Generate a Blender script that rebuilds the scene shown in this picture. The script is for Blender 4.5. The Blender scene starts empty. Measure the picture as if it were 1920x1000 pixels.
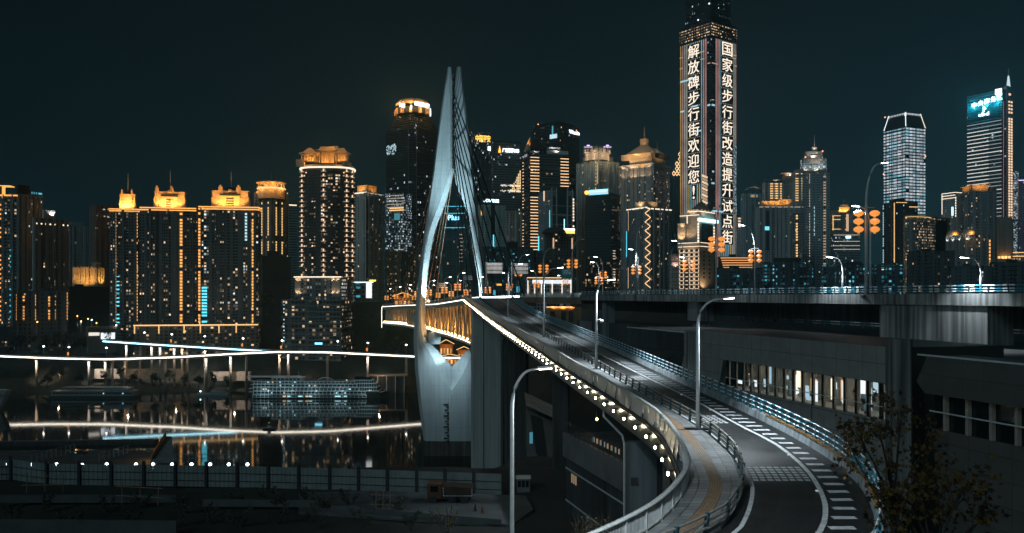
import bpy, bmesh, math, random
from mathutils import Vector as V
random.seed(7)
S = bpy.context.scene
COL = S.collection
R = math.radians
F = 1600.0            # focal length in photo pixels (1920 wide)
CH = 85.0             # eye height above the river
HY = 556.0            # horizon row

# ---------------------------------------------------------------- camera, sky, light, exposure
cam = bpy.data.cameras.new('camera'); co = bpy.data.objects.new('camera', cam); COL.objects.link(co)
cam.lens = 36.0 * F / 1920; cam.sensor_width = 36; cam.shift_y = (HY - 500) / 1920
cam.clip_start = 0.5; cam.clip_end = 20000
co.location = (0, 0, CH); co.rotation_euler = (R(90), 0, 0); S.camera = co
S.view_settings.view_transform = 'Standard'; S.view_settings.look = 'None'
S.view_settings.exposure = 0; S.view_settings.gamma = 1
S.cycles.use_denoising = True
S.cycles.max_bounces = 5; S.cycles.diffuse_bounces = 2; S.cycles.glossy_bounces = 3
S.cycles.transmission_bounces = 4; S.cycles.volume_bounces = 0
S.cycles.sample_clamp_indirect = 3; S.cycles.caustics_reflective = False; S.cycles.caustics_refractive = False

w = bpy.data.worlds.new('World'); S.world = w; w.use_nodes = True
wn = w.node_tree.nodes; wl = w.node_tree.links; wn.clear()
wo = wn.new('ShaderNodeOutputWorld'); bg = wn.new('ShaderNodeBackground')
geo = wn.new('ShaderNodeTexCoord'); sx = wn.new('ShaderNodeSeparateXYZ'); cr = wn.new('ShaderNodeValToRGB')
wl.new(geo.outputs['Generated'], sx.inputs[0])
wl.new(sx.outputs['Z'], cr.inputs[0])
cr.color_ramp.elements[0].position = 0.0; cr.color_ramp.elements[0].color = (.0072, .0255, .0320, 1)
cr.color_ramp.elements[1].position = 0.42; cr.color_ramp.elements[1].color = (.0028, .0060, .0078, 1)
e_ = cr.color_ramp.elements.new(.17); e_.color = (.0055, .0148, .0185, 1)
mxr = wn.new('ShaderNodeMapRange'); wl.new(sx.outputs['X'], mxr.inputs[0]); mxr.inputs[1].default_value = -.55; mxr.inputs[2].default_value = .55; mxr.inputs[3].default_value = .62; mxr.inputs[4].default_value = 1.22
cl = wn.new('ShaderNodeTexNoise'); cl.inputs['Scale'].default_value = 2.2; cl.inputs['Detail'].default_value = 4; wl.new(geo.outputs['Generated'], cl.inputs[0])
cm = wn.new('ShaderNodeMath'); cm.operation = 'MULTIPLY_ADD'; wl.new(cl.outputs[0], cm.inputs[0]); cm.inputs[1].default_value = .7; cm.inputs[2].default_value = .65
cm2 = wn.new('ShaderNodeMath'); cm2.operation = 'MULTIPLY'; wl.new(cm.outputs[0], cm2.inputs[0]); wl.new(mxr.outputs[0], cm2.inputs[1]); wl.new(cm2.outputs[0], bg.inputs[1])
wl.new(cr.outputs[0], bg.inputs[0])
wl.new(bg.outputs[0], wo.inputs[0])

sd = bpy.data.lights.new('fill_sun', 'SUN'); so = bpy.data.objects.new('fill_sun', sd); COL.objects.link(so)
sd.energy = 0.40; sd.angle = R(25); sd.color = (.62, .92, 1.0)  # added soft fill that lifts the facades, no moon stands in the sky
so.rotation_euler = (R(58), 0, R(-38))

# ---------------------------------------------------------------- helpers
def W(px, py, Y): return V(((px - 960) * Y / F, Y, CH + (HY - py) * Y / F))
def wloc(o):
    l = V((0, 0, 0))
    while o: l = l + o.location; o = o.parent
    return l

class MB:
    """collects faces; build() links them as one mesh object"""
    def __init__(s): s.v = []; s.f = []; s.uv = []; s.m = []
    def face(s, pts, uv=None, m=0):
        i = len(s.v); s.v += [tuple(p) for p in pts]; s.f.append(list(range(i, i + len(pts))))
        s.uv.append(uv or [(0, 0)] * len(pts)); s.m.append(m)
    def hexa(s, a, m=0):
        i = len(s.v); s.v += [tuple(p) for p in a]
        for q in ((3, 2, 1, 0), (4, 5, 6, 7), (0, 1, 5, 4), (1, 2, 6, 5), (2, 3, 7, 6), (3, 0, 4, 7)):
            s.f.append([i + k for k in q]); s.uv.append([(0, 0)] * 4); s.m.append(m)
    def obox(s, o, a, b, c, m=0):
        o, a, b, c = V(o), V(a), V(b), V(c)
        s.hexa([o, o + a, o + a + b, o + b, o + c, o + a + c, o + a + b + c, o + b + c], m)
    def box(s, c, sz, rz=0, m=0):
        c = V(c); ax = V((math.cos(rz), math.sin(rz), 0)) * sz[0]; ay = V((-math.sin(rz), math.cos(rz), 0)) * sz[1]
        az = V((0, 0, sz[2])); s.obox(c - ax / 2 - ay / 2 - az / 2, ax, ay, az, m)
    def prism(s, poly, z0, z1, poly1=None, m=0, mt=None, u0=0):
        n = len(poly); q = poly1 or poly; u = u0; mt = m if mt is None else mt
        for k in range(n):
            a, b, c, d = poly[k], poly[(k + 1) % n], q[(k + 1) % n], q[k]
            L = math.hypot(b[0] - a[0], b[1] - a[1])
            s.face([(a[0], a[1], z0), (b[0], b[1], z0), (c[0], c[1], z1), (d[0], d[1], z1)],
                   [(u, z0), (u + L, z0), (u + L, z1), (u, z1)], m); u += L
        s.face([(p[0], p[1], z1) for p in q], None, mt); s.face([(p[0], p[1], z0) for p in reversed(poly)], None, mt)
    def tube(s, pts, r, n=6, m=0, rr=None):
        pts = [V(p) for p in pts]; rings = []
        for k, p in enumerate(pts):
            t = (pts[min(k + 1, len(pts) - 1)] - pts[max(k - 1, 0)]).normalized()
            up = V((0, 0, 1)) if abs(t.z) < .95 else V((1, 0, 0))
            a = t.cross(up).normalized(); b = a.cross(t)
            q = rr[k] if rr else r
            rings.append([p + a * q * math.cos(2 * math.pi * j / n) + b * q * math.sin(2 * math.pi * j / n) for j in range(n)])
        s.loft(rings, m)
    def loft(s, rings, m=0, closed=True, caps=True, uvs=None):
        i = len(s.v); n = len(rings[0])
        for r in rings: s.v += [tuple(p) for p in r]
        for k in range(len(rings) - 1):
            for j in range(n if closed else n - 1):
                a = i + k * n + j; b = i + k * n + (j + 1) % n
                s.f.append([a, b, b + n, a + n]); s.m.append(m)
                s.uv.append([uvs[k][j], uvs[k][(j + 1) % n], uvs[k + 1][(j + 1) % n], uvs[k + 1][j]] if uvs else [(0, 0)] * 4)
        if closed and caps:
            s.f.append([i + j for j in range(n)][::-1]); s.uv.append([(0, 0)] * n); s.m.append(m)
            s.f.append([i + (len(rings) - 1) * n + j for j in range(n)]); s.uv.append([(0, 0)] * n); s.m.append(m)
    def lathe(s, c, prof, n=16, m=0, sx=1, sy=1):
        s.loft([[(c[0] + r * sx * math.cos(2 * math.pi * j / n), c[1] + r * sy * math.sin(2 * math.pi * j / n), c[2] + z) for j in range(n)] for r, z in prof], m)
    def build(s, name, mat, parent=None, smooth=False, kind=None):
        me = bpy.data.meshes.new(name); l = wloc(parent)
        me.from_pydata([(a[0] - l.x, a[1] - l.y, a[2] - l.z) for a in s.v], [], s.f)
        ul = me.uv_layers.new(name='UVMap'); k = 0
        fl = [c for f in s.uv for p in f for c in p]
        ul.data.foreach_set('uv', fl)
        me.polygons.foreach_set('material_index', s.m)
        if smooth: me.polygons.foreach_set('use_smooth', [True] * len(s.f))
        for q in (mat if isinstance(mat, (list, tuple)) else [mat]): me.materials.append(q)
        bm = bmesh.new(); bm.from_mesh(me); bmesh.ops.recalc_face_normals(bm, faces=bm.faces); bm.to_mesh(me); bm.free()
        o = bpy.data.objects.new(name, me); COL.objects.link(o); o.parent = parent
        if kind: o['kind'] = kind
        return o

def thing(name, label, cat, loc=(0, 0, 0), group=None):
    o = bpy.data.objects.new(name, None); COL.objects.link(o); o.location = loc
    o['label'] = label; o['category'] = cat
    if group: o['group'] = group
    return o
def tag(o, label, cat, group=None):
    o['label'] = label; o['category'] = cat
    if group: o['group'] = group
    return o
def copy_thing(o, loc, label):
    r = o.copy(); COL.objects.link(r); r.location = loc; r['label'] = label
    def kids(a, b):
        for c in list(a.children):
            d = c.copy(); COL.objects.link(d); d.parent = b; kids(c, d)
    kids(o, r); return r

def nt(m):
    m.use_nodes = True; t = m.node_tree; return t.nodes, t.links, t.nodes['Principled BSDF']
MATS = {}
def pm(name, c, rough=.7, metal=0, nz=.25, sc=1.0, bump=0, streak=False):
    """painted / concrete / metal surface with noise in tone"""
    if name in MATS: return MATS[name]
    m = bpy.data.materials.new(name); n, l, b = nt(m)
    b.inputs['Roughness'].default_value = rough; b.inputs['Metallic'].default_value = metal
    tc = n.new('ShaderNodeTexCoord'); mp = n.new('ShaderNodeMapping'); l.new(tc.outputs['Object'], mp.inputs[0])
    if streak: mp.inputs['Scale'].default_value = (1, 1, .12)
    no = n.new('ShaderNodeTexNoise'); no.inputs['Scale'].default_value = sc; no.inputs['Detail'].default_value = 6; no.inputs['Roughness'].default_value = .65
    l.new(mp.outputs[0], no.inputs['Vector'])
    r = n.new('ShaderNodeValToRGB'); l.new(no.outputs[0], r.inputs[0])
    r.color_ramp.elements[0].position = .3; r.color_ramp.elements[1].position = .72
    r.color_ramp.elements[0].color = tuple(x * (1 - nz) for x in c) + (1,)
    r.color_ramp.elements[1].color = tuple(min(1, x * (1 + nz)) for x in c) + (1,)
    if streak:   # drip stains running down the face
        m2 = n.new('ShaderNodeMapping'); l.new(tc.outputs['Object'], m2.inputs[0]); m2.inputs['Scale'].default_value = (1.6, 1.6, .05)
        q2 = n.new('ShaderNodeTexNoise'); q2.inputs['Scale'].default_value = max(.5, sc * 2.2); q2.inputs['Detail'].default_value = 4; l.new(m2.outputs[0], q2.inputs['Vector'])
        r2 = n.new('ShaderNodeValToRGB'); l.new(q2.outputs[0], r2.inputs[0]); r2.color_ramp.elements[0].position = .36; r2.color_ramp.elements[1].position = .6
        g_ = max(.25, 1 - nz * 1.5); r2.color_ramp.elements[0].color = (g_, g_, g_, 1); r2.color_ramp.elements[1].color = (1, 1, 1, 1)
        mm = n.new('ShaderNodeMix'); mm.data_type = 'RGBA'; mm.blend_type = 'MULTIPLY'; mm.inputs[0].default_value = 1; l.new(r.outputs[0], mm.inputs[6]); l.new(r2.outputs[0], mm.inputs[7]); l.new(mm.outputs[2], b.inputs['Base Color'])
    else: l.new(r.outputs[0], b.inputs['Base Color'])
    if bump:
        bp = n.new('ShaderNodeBump'); bp.inputs['Strength'].default_value = bump; l.new(no.outputs[0], bp.inputs['Height']); l.new(bp.outputs[0], b.inputs['Normal'])
    MATS[name] = m; return m
def em(name, c, s, light=False):
    """something that gives off light"""
    if name in MATS: return MATS[name]
    m = bpy.data.materials.new(name); n, l, b = nt(m)
    b.inputs['Base Color'].default_value = (.3, .3, .3, 1); b.inputs['Roughness'].default_value = .5
    b.inputs['Emission Color'].default_value = tuple(c) + (1,); b.inputs['Emission Strength'].default_value = s
    m.cycles.emission_sampling = 'AUTO' if light else 'NONE'
    MATS[name] = m; return m
WARM = (1, .70, .42); COOL = (.80, .93, 1); CYAN = (.12, .62, .80); ORG = (1, .40, .07); PALE = (1, .86, .68)
PALS = {
 'mix': [(0, (1, .66, .38)), (.28, (.75, .92, 1)), (.58, (.12, .55, .70)), (.92, (1, .42, .12))],
 'warm': [(0, (1, .66, .36)), (.5, (1, .80, .58)), (.85, (1, .45, .14))],
 'cyan': [(0, (.08, .46, .62)), (.5, (.3, .75, .9)), (.82, (.75, .92, 1)), (.94, (1, .6, .3))],
 'cool': [(0, (.72, .88, 1)), (.55, (.9, .96, 1)), (.85, (.3, .7, .85))],
}
def FM(name, wall=(.2, .2, .2), cw=3.2, ch=3.4, fw=.55, fh=.5, p=.1, pal='mix', s=1.2, glass=(.015, .022, .026), seed=0,
       fl=0, clus=.09, line=.0, wr=.75, gr=.15, vz=None, mull=0, even=0):
    """facade: window grid in metres, each cell lit or dark on its own"""
    if name in MATS: return MATS[name]
    if p < .6: p *= 1.3; s *= .76; cw *= .85; ch *= .92
    wall = tuple(min(.5, x * 2.0 * t_) for x, t_ in zip(wall, (.84, 1.0, 1.06)))
    m = bpy.data.materials.new(name); n, l, b = nt(m)
    def M(op, a, c=None, d=None):
        q = n.new('ShaderNodeMath'); q.operation = op
        for i, x in enumerate((a, c, d)):
            if x is None: continue
            if isinstance(x, (int, float)): q.inputs[i].default_value = x
            else: l.new(x, q.inputs[i])
        return q.outputs[0]
    tc = n.new('ShaderNodeTexCoord'); sp = n.new('ShaderNodeSeparateXYZ'); l.new(tc.outputs['UV'], sp.inputs[0])
    u = M('DIVIDE', sp.outputs[0], cw); v = M('DIVIDE', sp.outputs[1], ch)
    iu, iv = M('FLOOR', u), M('FLOOR', v); fu, fv = M('FRACT', u), M('FRACT', v)
    fwv = fw / 2
    if not even and fw < .8:      # bays of differing width, some blind
        wc = n.new('ShaderNodeTexWhiteNoise'); wc.noise_dimensions = '1D'; l.new(M('ADD', iu, seed * 1.7 + .5), wc.inputs['W'])
        wv = wc.outputs[0]; fwv = M('MULTIPLY', M('GREATER_THAN', wv, .14), M('MULTIPLY_ADD', wv, fw * .38, fw * .26))
    mk = M('MULTIPLY', M('LESS_THAN', M('ABSOLUTE', M('SUBTRACT', fu, .5)), fwv), M('LESS_THAN', M('ABSOLUTE', M('SUBTRACT', fv, .5)), fh / 2))
    if mull: mk = M('MULTIPLY', mk, M('GREATER_THAN', M('ABSOLUTE', M('SUBTRACT', fu, .5)), mull / cw / 2))
    cb = n.new('ShaderNodeCombineXYZ'); l.new(iu, cb.inputs[0]); l.new(iv, cb.inputs[1]); cb.inputs[2].default_value = seed + .5
    wn_ = n.new('ShaderNodeTexWhiteNoise'); wn_.noise_dimensions = '3D'; l.new(cb.outputs[0], wn_.inputs['Vector'])
    rgb = n.new('ShaderNodeSeparateColor'); l.new(wn_.outputs['Color'], rgb.inputs[0])
    nz = n.new('ShaderNodeTexNoise'); nz.inputs['Scale'].default_value = clus; nz.inputs['Detail'].default_value = 1; l.new(cb.outputs[0], nz.inputs['Vector'])
    pe = M('MULTIPLY', M('MAXIMUM', M('MULTIPLY_ADD', nz.outputs[0], 4.2, -1.15), .12), p)
    if fl:
        w1 = n.new('ShaderNodeTexWhiteNoise'); w1.noise_dimensions = '1D'; l.new(M('ADD', iv, seed * 3.7 + .5), w1.inputs['W'])
        pe = M('MULTIPLY', pe, M('MULTIPLY', M('LESS_THAN', w1.outputs[0], fl), 1 / fl))
    lit = M('MULTIPLY', M('LESS_THAN', wn_.outputs[0], pe), mk)
    if vz:   # only storeys between two heights may be lit more densely: (z0, z1, extra)
        inz = M('MULTIPLY', M('GREATER_THAN', sp.outputs[1], vz[0]), M('LESS_THAN', sp.outputs[1], vz[1]))
        lit = M('MAXIMUM', lit, M('MULTIPLY', M('LESS_THAN', wn_.outputs[0], M('MULTIPLY', inz, vz[2])), mk))
    cr = n.new('ShaderNodeValToRGB'); cr.color_ramp.interpolation = 'CONSTANT'
    P = PALS[pal]; cr.color_ramp.elements[0].position = 0; cr.color_ramp.elements[0].color = P[0][1] + (1,)
    cr.color_ramp.elements[1].position = P[1][0]; cr.color_ramp.elements[1].color = P[1][1] + (1,)
    for q, c in P[2:]: e = cr.color_ramp.elements.new(q); e.color = c + (1,)
    l.new(rgb.outputs[0], cr.inputs[0])
    # curtains / furniture break up each lit pane
    n2 = n.new('ShaderNodeTexNoise'); n2.inputs['Scale'].default_value = 1.1; n2.inputs['Detail'].default_value = 2; l.new(tc.outputs['UV'], n2.inputs['Vector'])
    st = M('MULTIPLY', lit, M('MULTIPLY', M('MULTIPLY_ADD', M('POWER', rgb.outputs[1], 3.0), 1.9, .14) if not even else M('MULTIPLY_ADD', rgb.outputs[1], .7, .45), s))
    st = M('MULTIPLY', st, M('MULTIPLY_ADD', n2.outputs[0], 1.3, .35))
    mx = n.new('ShaderNodeMix'); mx.data_type = 'RGBA'
    n3 = n.new('ShaderNodeTexNoise'); n3.inputs['Scale'].default_value = .06; n3.inputs['Detail'].default_value = 5; l.new(tc.outputs['UV'], n3.inputs['Vector'])
    wm = n.new('ShaderNodeMix'); wm.data_type = 'RGBA'; l.new(n3.outputs[0], wm.inputs[0])
    wm.inputs[6].default_value = tuple(x * .72 for x in wall) + (1,); wm.inputs[7].default_value = tuple(min(1, x * 1.25) for x in wall) + (1,)
    wcol = wm.outputs[2]
    if line:
        lm = n.new('ShaderNodeMix'); lm.data_type = 'RGBA'; l.new(M('LESS_THAN', fv, line), lm.inputs[0]); l.new(wcol, lm.inputs[6])
        lm.inputs[7].default_value = tuple(min(1, x * 2.0) for x in wall) + (1,); wcol = lm.outputs[2]
    l.new(mk, mx.inputs[0]); l.new(wcol, mx.inputs[6]); mx.inputs[7].default_value = tuple(glass) + (1,)
    l.new(mx.outputs[2], b.inputs['Base Color'])
    l.new(M('MULTIPLY_ADD', mk, gr - wr, wr), b.inputs['Roughness'])
    l.new(cr.outputs[0], b.inputs['Emission Color']); l.new(st, b.inputs['Emission Strength'])
    m.cycles.emission_sampling = 'NONE'; m['wall'] = wall
    MATS[name] = m; return m

def point(loc, e, c=WARM, r=.4, parent=None, name='flood_lamp_light'):
    d = bpy.data.lights.new(name, 'POINT'); d.energy = e; d.color = c; d.shadow_soft_size = r
    o = bpy.data.objects.new(name, d); COL.objects.link(o); o.location = loc; return o
def spot(loc, to, e, c=COOL, ang=100, blend=.5, r=.3, name='lamp_light'):
    d = bpy.data.lights.new(name, 'SPOT'); d.energy = e; d.color = c; d.shadow_soft_size = r; d.spot_size = R(ang); d.spot_blend = blend
    o = bpy.data.objects.new(name, d); COL.objects.link(o); o.location = loc
    o.rotation_euler = (V(to) - V(loc)).to_track_quat('-Z', 'Y').to_euler(); return o

def text_mb(txt, bold=0):
    """lettering as outline faces in the xy plane, centred; returns (verts, faces, w, h)"""
    cu = bpy.data.curves.new('lettering', 'FONT'); cu.body = txt; cu.size = 1; cu.resolution_u = 2; cu.offset = bold
    o = bpy.data.objects.new('lettering', cu); COL.objects.link(o)
    bpy.context.view_layer.update()
    me = bpy.data.meshes.new_from_object(o.evaluated_get(bpy.context.evaluated_depsgraph_get()))
    vs = [v.co.copy() for v in me.vertices]; fs = [list(p.vertices) for p in me.polygons]
    bpy.data.objects.remove(o); bpy.data.curves.remove(cu); bpy.data.meshes.remove(me)
    x0 = min(v.x for v in vs); x1 = max(v.x for v in vs); y0 = min(v.y for v in vs); y1 = max(v.y for v in vs)
    vs = [((v.x - x0) / (x1 - x0) - .5, (v.y - y0) / (y1 - y0) - .5) for v in vs]
    return vs, fs, x1 - x0, y1 - y0
TXT = {}
def lettering(name, txt, c, right, up, w, h, mat, parent, keep=False, thick=.25, bold=0):
    """solid letters: centre c, unit vectors right/up, size in metres"""
    if txt not in TXT: TXT[txt] = text_mb(txt, bold)
    vs, fs, tw, th = TXT[txt]
    if keep: w = min(w, h * tw / th)
    right, up = V(right), V(up); nrm = right.cross(up)
    mb = MB(); i = 0
    for off in (0, thick):
        for x, y in vs: mb.v.append(tuple(V(c) + right * x * w + up * y * h + nrm * off))
    n = len(vs)
    for f in fs:
        mb.f.append([k + n for k in f]); mb.uv.append([(0, 0)] * len(f)); mb.m.append(0)
        mb.f.append(f[::-1]); mb.uv.append([(0, 0)] * len(f)); mb.m.append(0)
    cnt = {}
    for f in fs:
        for a, b_ in zip(f, f[1:] + f[:1]): cnt[(a, b_)] = 1
    for a, b_ in cnt:
        if (b_, a) not in cnt: mb.f.append([a, b_, b_ + n, a + n]); mb.uv.append([(0, 0)] * 4); mb.m.append(0)
    return mb.build(name, mat, parent)

# common materials
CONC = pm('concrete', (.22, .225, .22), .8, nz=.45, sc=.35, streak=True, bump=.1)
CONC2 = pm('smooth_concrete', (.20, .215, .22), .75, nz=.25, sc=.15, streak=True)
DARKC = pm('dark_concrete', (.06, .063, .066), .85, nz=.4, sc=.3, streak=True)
STONE = pm('pale_stone', (.42, .40, .36), .7, nz=.2, sc=.4)
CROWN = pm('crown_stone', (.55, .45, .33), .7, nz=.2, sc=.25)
STEEL = pm('grey_steel', (.58, .60, .61), .5, .15, nz=.15, sc=2)
DSTEEL = pm('dark_steel', (.035, .038, .042), .5, .3, nz=.3, sc=2)
WHITEP = pm('white_paint', (.78, .80, .80), .55, nz=.2, sc=3)
TEALP = pm('teal_paint', (.02, .17, .24), .5, nz=.25, sc=3)
DTEAL = pm('dark_teal_paint', (.012, .06, .08), .5, nz=.3, sc=3)
ROOFM = pm('dark_roof', (.05, .052, .055), .9, nz=.4, sc=.2)
LW = em('warm_light_strip', (1, .72, .45), 1.6); LO = em('orange_light_strip', (1, .42, .09), 1.5); LC = em('white_light_strip', (.85, .95, 1), 2.0)
LB = em('cyan_light_strip', (.1, .75, .95), 1.6); LG = em('gold_light_strip', (1, .58, .22), 1.3); LP = em('pale_light_strip', (1, .82, .62), 1.6)
LD = em('dim_light_strip', (1, .80, .60), .55)
# ---------------------------------------------------------------- the curved ramp (a plane rising 3 % towards the bridge)
def rz(Y): return CH - 11.9 + .03 * min(Y, 385)
def rp(px, py):
    Y = 11.9 / ((py - HY) / F + .03); return ((px - 960) * Y / F, Y)
def smooth(pts, it=3):
    for _ in range(it):
        q = [pts[0]]
        for a, b in zip(pts, pts[1:]):
            q += [(a[0] * .75 + b[0] * .25, a[1] * .75 + b[1] * .25), (a[0] * .25 + b[0] * .75, a[1] * .25 + b[1] * .75)]
        pts = q + [pts[-1]]
    return pts
class Curve:
    def __init__(s, pts, it=3):
        s.p = smooth(pts, it); s.d = [0]
        for a, b in zip(s.p, s.p[1:]): s.d.append(s.d[-1] + math.hypot(b[0] - a[0], b[1] - a[1]))
        s.L = s.d[-1]
    def at(s, d):
        d = max(0, min(s.L, d)); lo, hi = 0, len(s.d) - 1
        while hi - lo > 1:
            m = (lo + hi) // 2
            if s.d[m] <= d: lo = m
            else: hi = m
        t = (d - s.d[lo]) / max(1e-9, s.d[hi] - s.d[lo]); a, b = s.p[lo], s.p[hi]
        return V((a[0] + (b[0] - a[0]) * t, a[1] + (b[1] - a[1]) * t, 0))
    def tan(s, d): return (s.at(d + .3) - s.at(d - .3)).normalized()
    def left(s, d): t = s.tan(d); return V((-t.y, t.x, 0))
    def X(s, Y):
        for a, b in zip(s.p, s.p[1:]):
            if (a[1] - Y) * (b[1] - Y) <= 0 and a[1] != b[1]: return a[0] + (b[0] - a[0]) * (Y - a[1]) / (b[1] - a[1])
        return None
    def dY(s, Y):
        for k, (a, b) in enumerate(zip(s.p, s.p[1:])):
            if (a[1] - Y) * (b[1] - Y) <= 0 and a[1] != b[1]: return s.d[k] + (s.d[k + 1] - s.d[k]) * (Y - a[1]) / (b[1] - a[1])
inner = Curve([(2.6, 32), (5.9, 35.2), (7.6, 37.0), (8.95, 38.7)] + [rp(*p) for p in ((1353, 988), (1369, 964), (1389, 922), (1387, 900), (1373, 861), (1350, 837), (1320, 811), (1274, 783), (1200, 740), (1121.6, 694.8), (1052, 650), (986, 614), (951, 597))] + [(-11, 323), (-14.5, 372)])
para = Curve([(.3, 31.4), (3.3, 34.55), (4.85, 36.6), (6.3, 38.7), (7.4, 40.8), (8.4, 43.1), (9.6, 46.4), (10.2, 49.5), (11, 58), (11.15, 64), (10.9, 68.6), (9.4, 83), (7.5, 99), (3.3, 138.6), (-5.6, 220), (-16.7, 333), (-20.6, 372)])
right = Curve([(12.4, 31.6), (13.9, 33.6), (15.3, 36.2), (16.4, 38.7), (17.7, 41.7), (19, 46), (19.7, 50), (20.15, 55), (20.1, 62.4), (19.6, 71), (19.1, 77.1), (18, 89), (17.2, 99), (15.6, 120), (14, 136.4), (10.75, 172), (6, 219), (.6, 329), (-.5, 372)])
edge = Curve([(9.3, 33.2), (12, 36)] + [rp(*p) for p in ((1537, 1000), (1545.5, 981), (1549, 959), (1545.5, 935), (1528.7, 901.6), (1509.6, 877.6), (1483, 853.6), (1452, 830), (1380, 795), (1308, 753), (1200, 702), (1082, 642), (1060, 632), (1016, 609), (952, 574))] + [(-5.5, 372)])
lline = Curve([(4.6, 33), (8, 36.4)] + [rp(*p) for p in ((1382, 1000), (1394, 981), (1406, 954), (1412, 923), (1409, 904), (1394.5, 877.6), (1380, 861))] + [(inner.X(y) + .55, y) for y in (62.8, 69.3, 82, 102, 134, 180, 214, 300, 370)])

# asphalt, pavers
ASPH = bpy.data.materials.new('asphalt'); n, l, b = nt(ASPH)
tc = n.new('ShaderNodeTexCoord'); n1 = n.new('ShaderNodeTexNoise'); n1.inputs['Scale'].default_value = 9; n1.inputs['Detail'].default_value = 8
n2 = n.new('ShaderNodeTexNoise'); n2.inputs['Scale'].default_value = .25; n2.inputs['Detail'].default_value = 4
l.new(tc.outputs['Object'], n1.inputs[0]); l.new(tc.outputs['Object'], n2.inputs[0])
r1 = n.new('ShaderNodeValToRGB'); l.new(n1.outputs[0], r1.inputs[0]); r1.color_ramp.elements[0].position = .25; r1.color_ramp.elements[1].position = .8
r1.color_ramp.elements[0].color = (.012, .0135, .0145, 1); r1.color_ramp.elements[1].color = (.055, .06, .063, 1)
mx = n.new('ShaderNodeMix'); mx.data_type = 'RGBA'; mx.blend_type = 'MULTIPLY'; mx.inputs[0].default_value = .55
su = n.new('ShaderNodeMapping'); l.new(tc.outputs['UV'], su.inputs[0]); su.inputs['Scale'].default_value = (.03, 1.1, 1); n3 = n.new('ShaderNodeTexNoise'); n3.inputs['Scale'].default_value = 1.0; n3.inputs['Detail'].default_value = 5; l.new(su.outputs[0], n3.inputs[0])
r3 = n.new('ShaderNodeValToRGB'); l.new(n3.outputs[0], r3.inputs[0]); r3.color_ramp.elements[0].position = .38; r3.color_ramp.elements[1].position = .62; r3.color_ramp.elements[0].color = (.5, .5, .5, 1)
pb = n.new('ShaderNodeTexBrick'); pb.inputs['Scale'].default_value = 1; pb.inputs['Brick Width'].default_value = 23; pb.inputs['Row Height'].default_value = 4.1; pb.inputs['Mortar Size'].default_value = .05; pb.inputs['Color1'].default_value = (1, 1, 1, 1); pb.inputs['Color2'].default_value = (.78, .78, .78, 1); pb.inputs['Mortar'].default_value = (.5, .5, .5, 1); l.new(tc.outputs['UV'], pb.inputs[0])
m3 = n.new('ShaderNodeMix'); m3.data_type = 'RGBA'; m3.blend_type = 'MULTIPLY'; m3.inputs[0].default_value = 1; l.new(r1.outputs[0], m3.inputs[6]); l.new(r3.outputs[0], m3.inputs[7])
m4 = n.new('ShaderNodeMix'); m4.data_type = 'RGBA'; m4.blend_type = 'MULTIPLY'; m4.inputs[0].default_value = .8; l.new(m3.outputs[2], m4.inputs[6]); l.new(pb.outputs[0], m4.inputs[7])
l.new(m4.outputs[2], mx.inputs[6]); l.new(n2.outputs[0], mx.inputs[7]); l.new(mx.outputs[2], b.inputs['Base Color'])
mr = n.new('ShaderNodeMapRange'); l.new(n2.outputs[0], mr.inputs[0]); mr.inputs[1].default_value = .35; mr.inputs[2].default_value = .65; mr.inputs[3].default_value = .38; mr.inputs[4].default_value = .6
l.new(mr.outputs[0], b.inputs['Roughness'])
bp = n.new('ShaderNodeBump'); bp.inputs['Strength'].default_value = .25; bp.inputs['Distance'].default_value = .02; l.new(n1.outputs[0], bp.inputs['Height']); l.new(bp.outputs[0], b.inputs['Normal'])
PAVE = bpy.data.materials.new('stone_pavers'); n, l, b = nt(PAVE)
tc = n.new('ShaderNodeTexCoord'); br = n.new('ShaderNodeTexBrick'); l.new(tc.outputs['UV'], br.inputs[0])
br.inputs['Scale'].default_value = 1; br.inputs['Brick Width'].default_value = .62; br.inputs['Row Height'].default_value = .62; br.inputs['Mortar Size'].default_value = .022; br.offset = 0
br.inputs['Color1'].default_value = (.24, .25, .255, 1); br.inputs['Color2'].default_value = (.46, .47, .475, 1); br.inputs['Mortar'].default_value = (.02, .02, .02, 1)
n2 = n.new('ShaderNodeTexNoise'); n2.inputs['Scale'].default_value = 1.6; n2.inputs['Detail'].default_value = 7; l.new(tc.outputs['UV'], n2.inputs[0])
mx = n.new('ShaderNodeMix'); mx.data_type = 'RGBA'; mx.blend_type = 'MULTIPLY'; mx.inputs[0].default_value = .75
l.new(br.outputs[0], mx.inputs[6]); l.new(n2.outputs[0], mx.inputs[7]); l.new(mx.outputs[2], b.inputs['Base Color'])
mr = n.new('ShaderNodeMapRange'); l.new(n2.outputs[0], mr.inputs[0]); mr.inputs[1].default_value = .35; mr.inputs[2].default_value = .65; mr.inputs[3].default_value = .3; mr.inputs[4].default_value = .5
l.new(mr.outputs[0], b.inputs['Roughness'])
bp = n.new('ShaderNodeBump'); bp.inputs['Strength'].default_value = .3; bp.inputs['Distance'].default_value = .02; l.new(br.outputs[1], bp.inputs['Height']); bp.invert = True; l.new(bp.outputs[0], b.inputs['Normal'])
MARK = pm('white_road_paint', (.55, .57, .57), .6, nz=.35, sc=2.5)
TACT = pm('ochre_tactile_paving', (.23, .145, .085), .6, nz=.35, sc=3)
TACT2 = pm('ochre_tactile_ribs', (.30, .20, .125), .55, nz=.3, sc=3)

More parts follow.
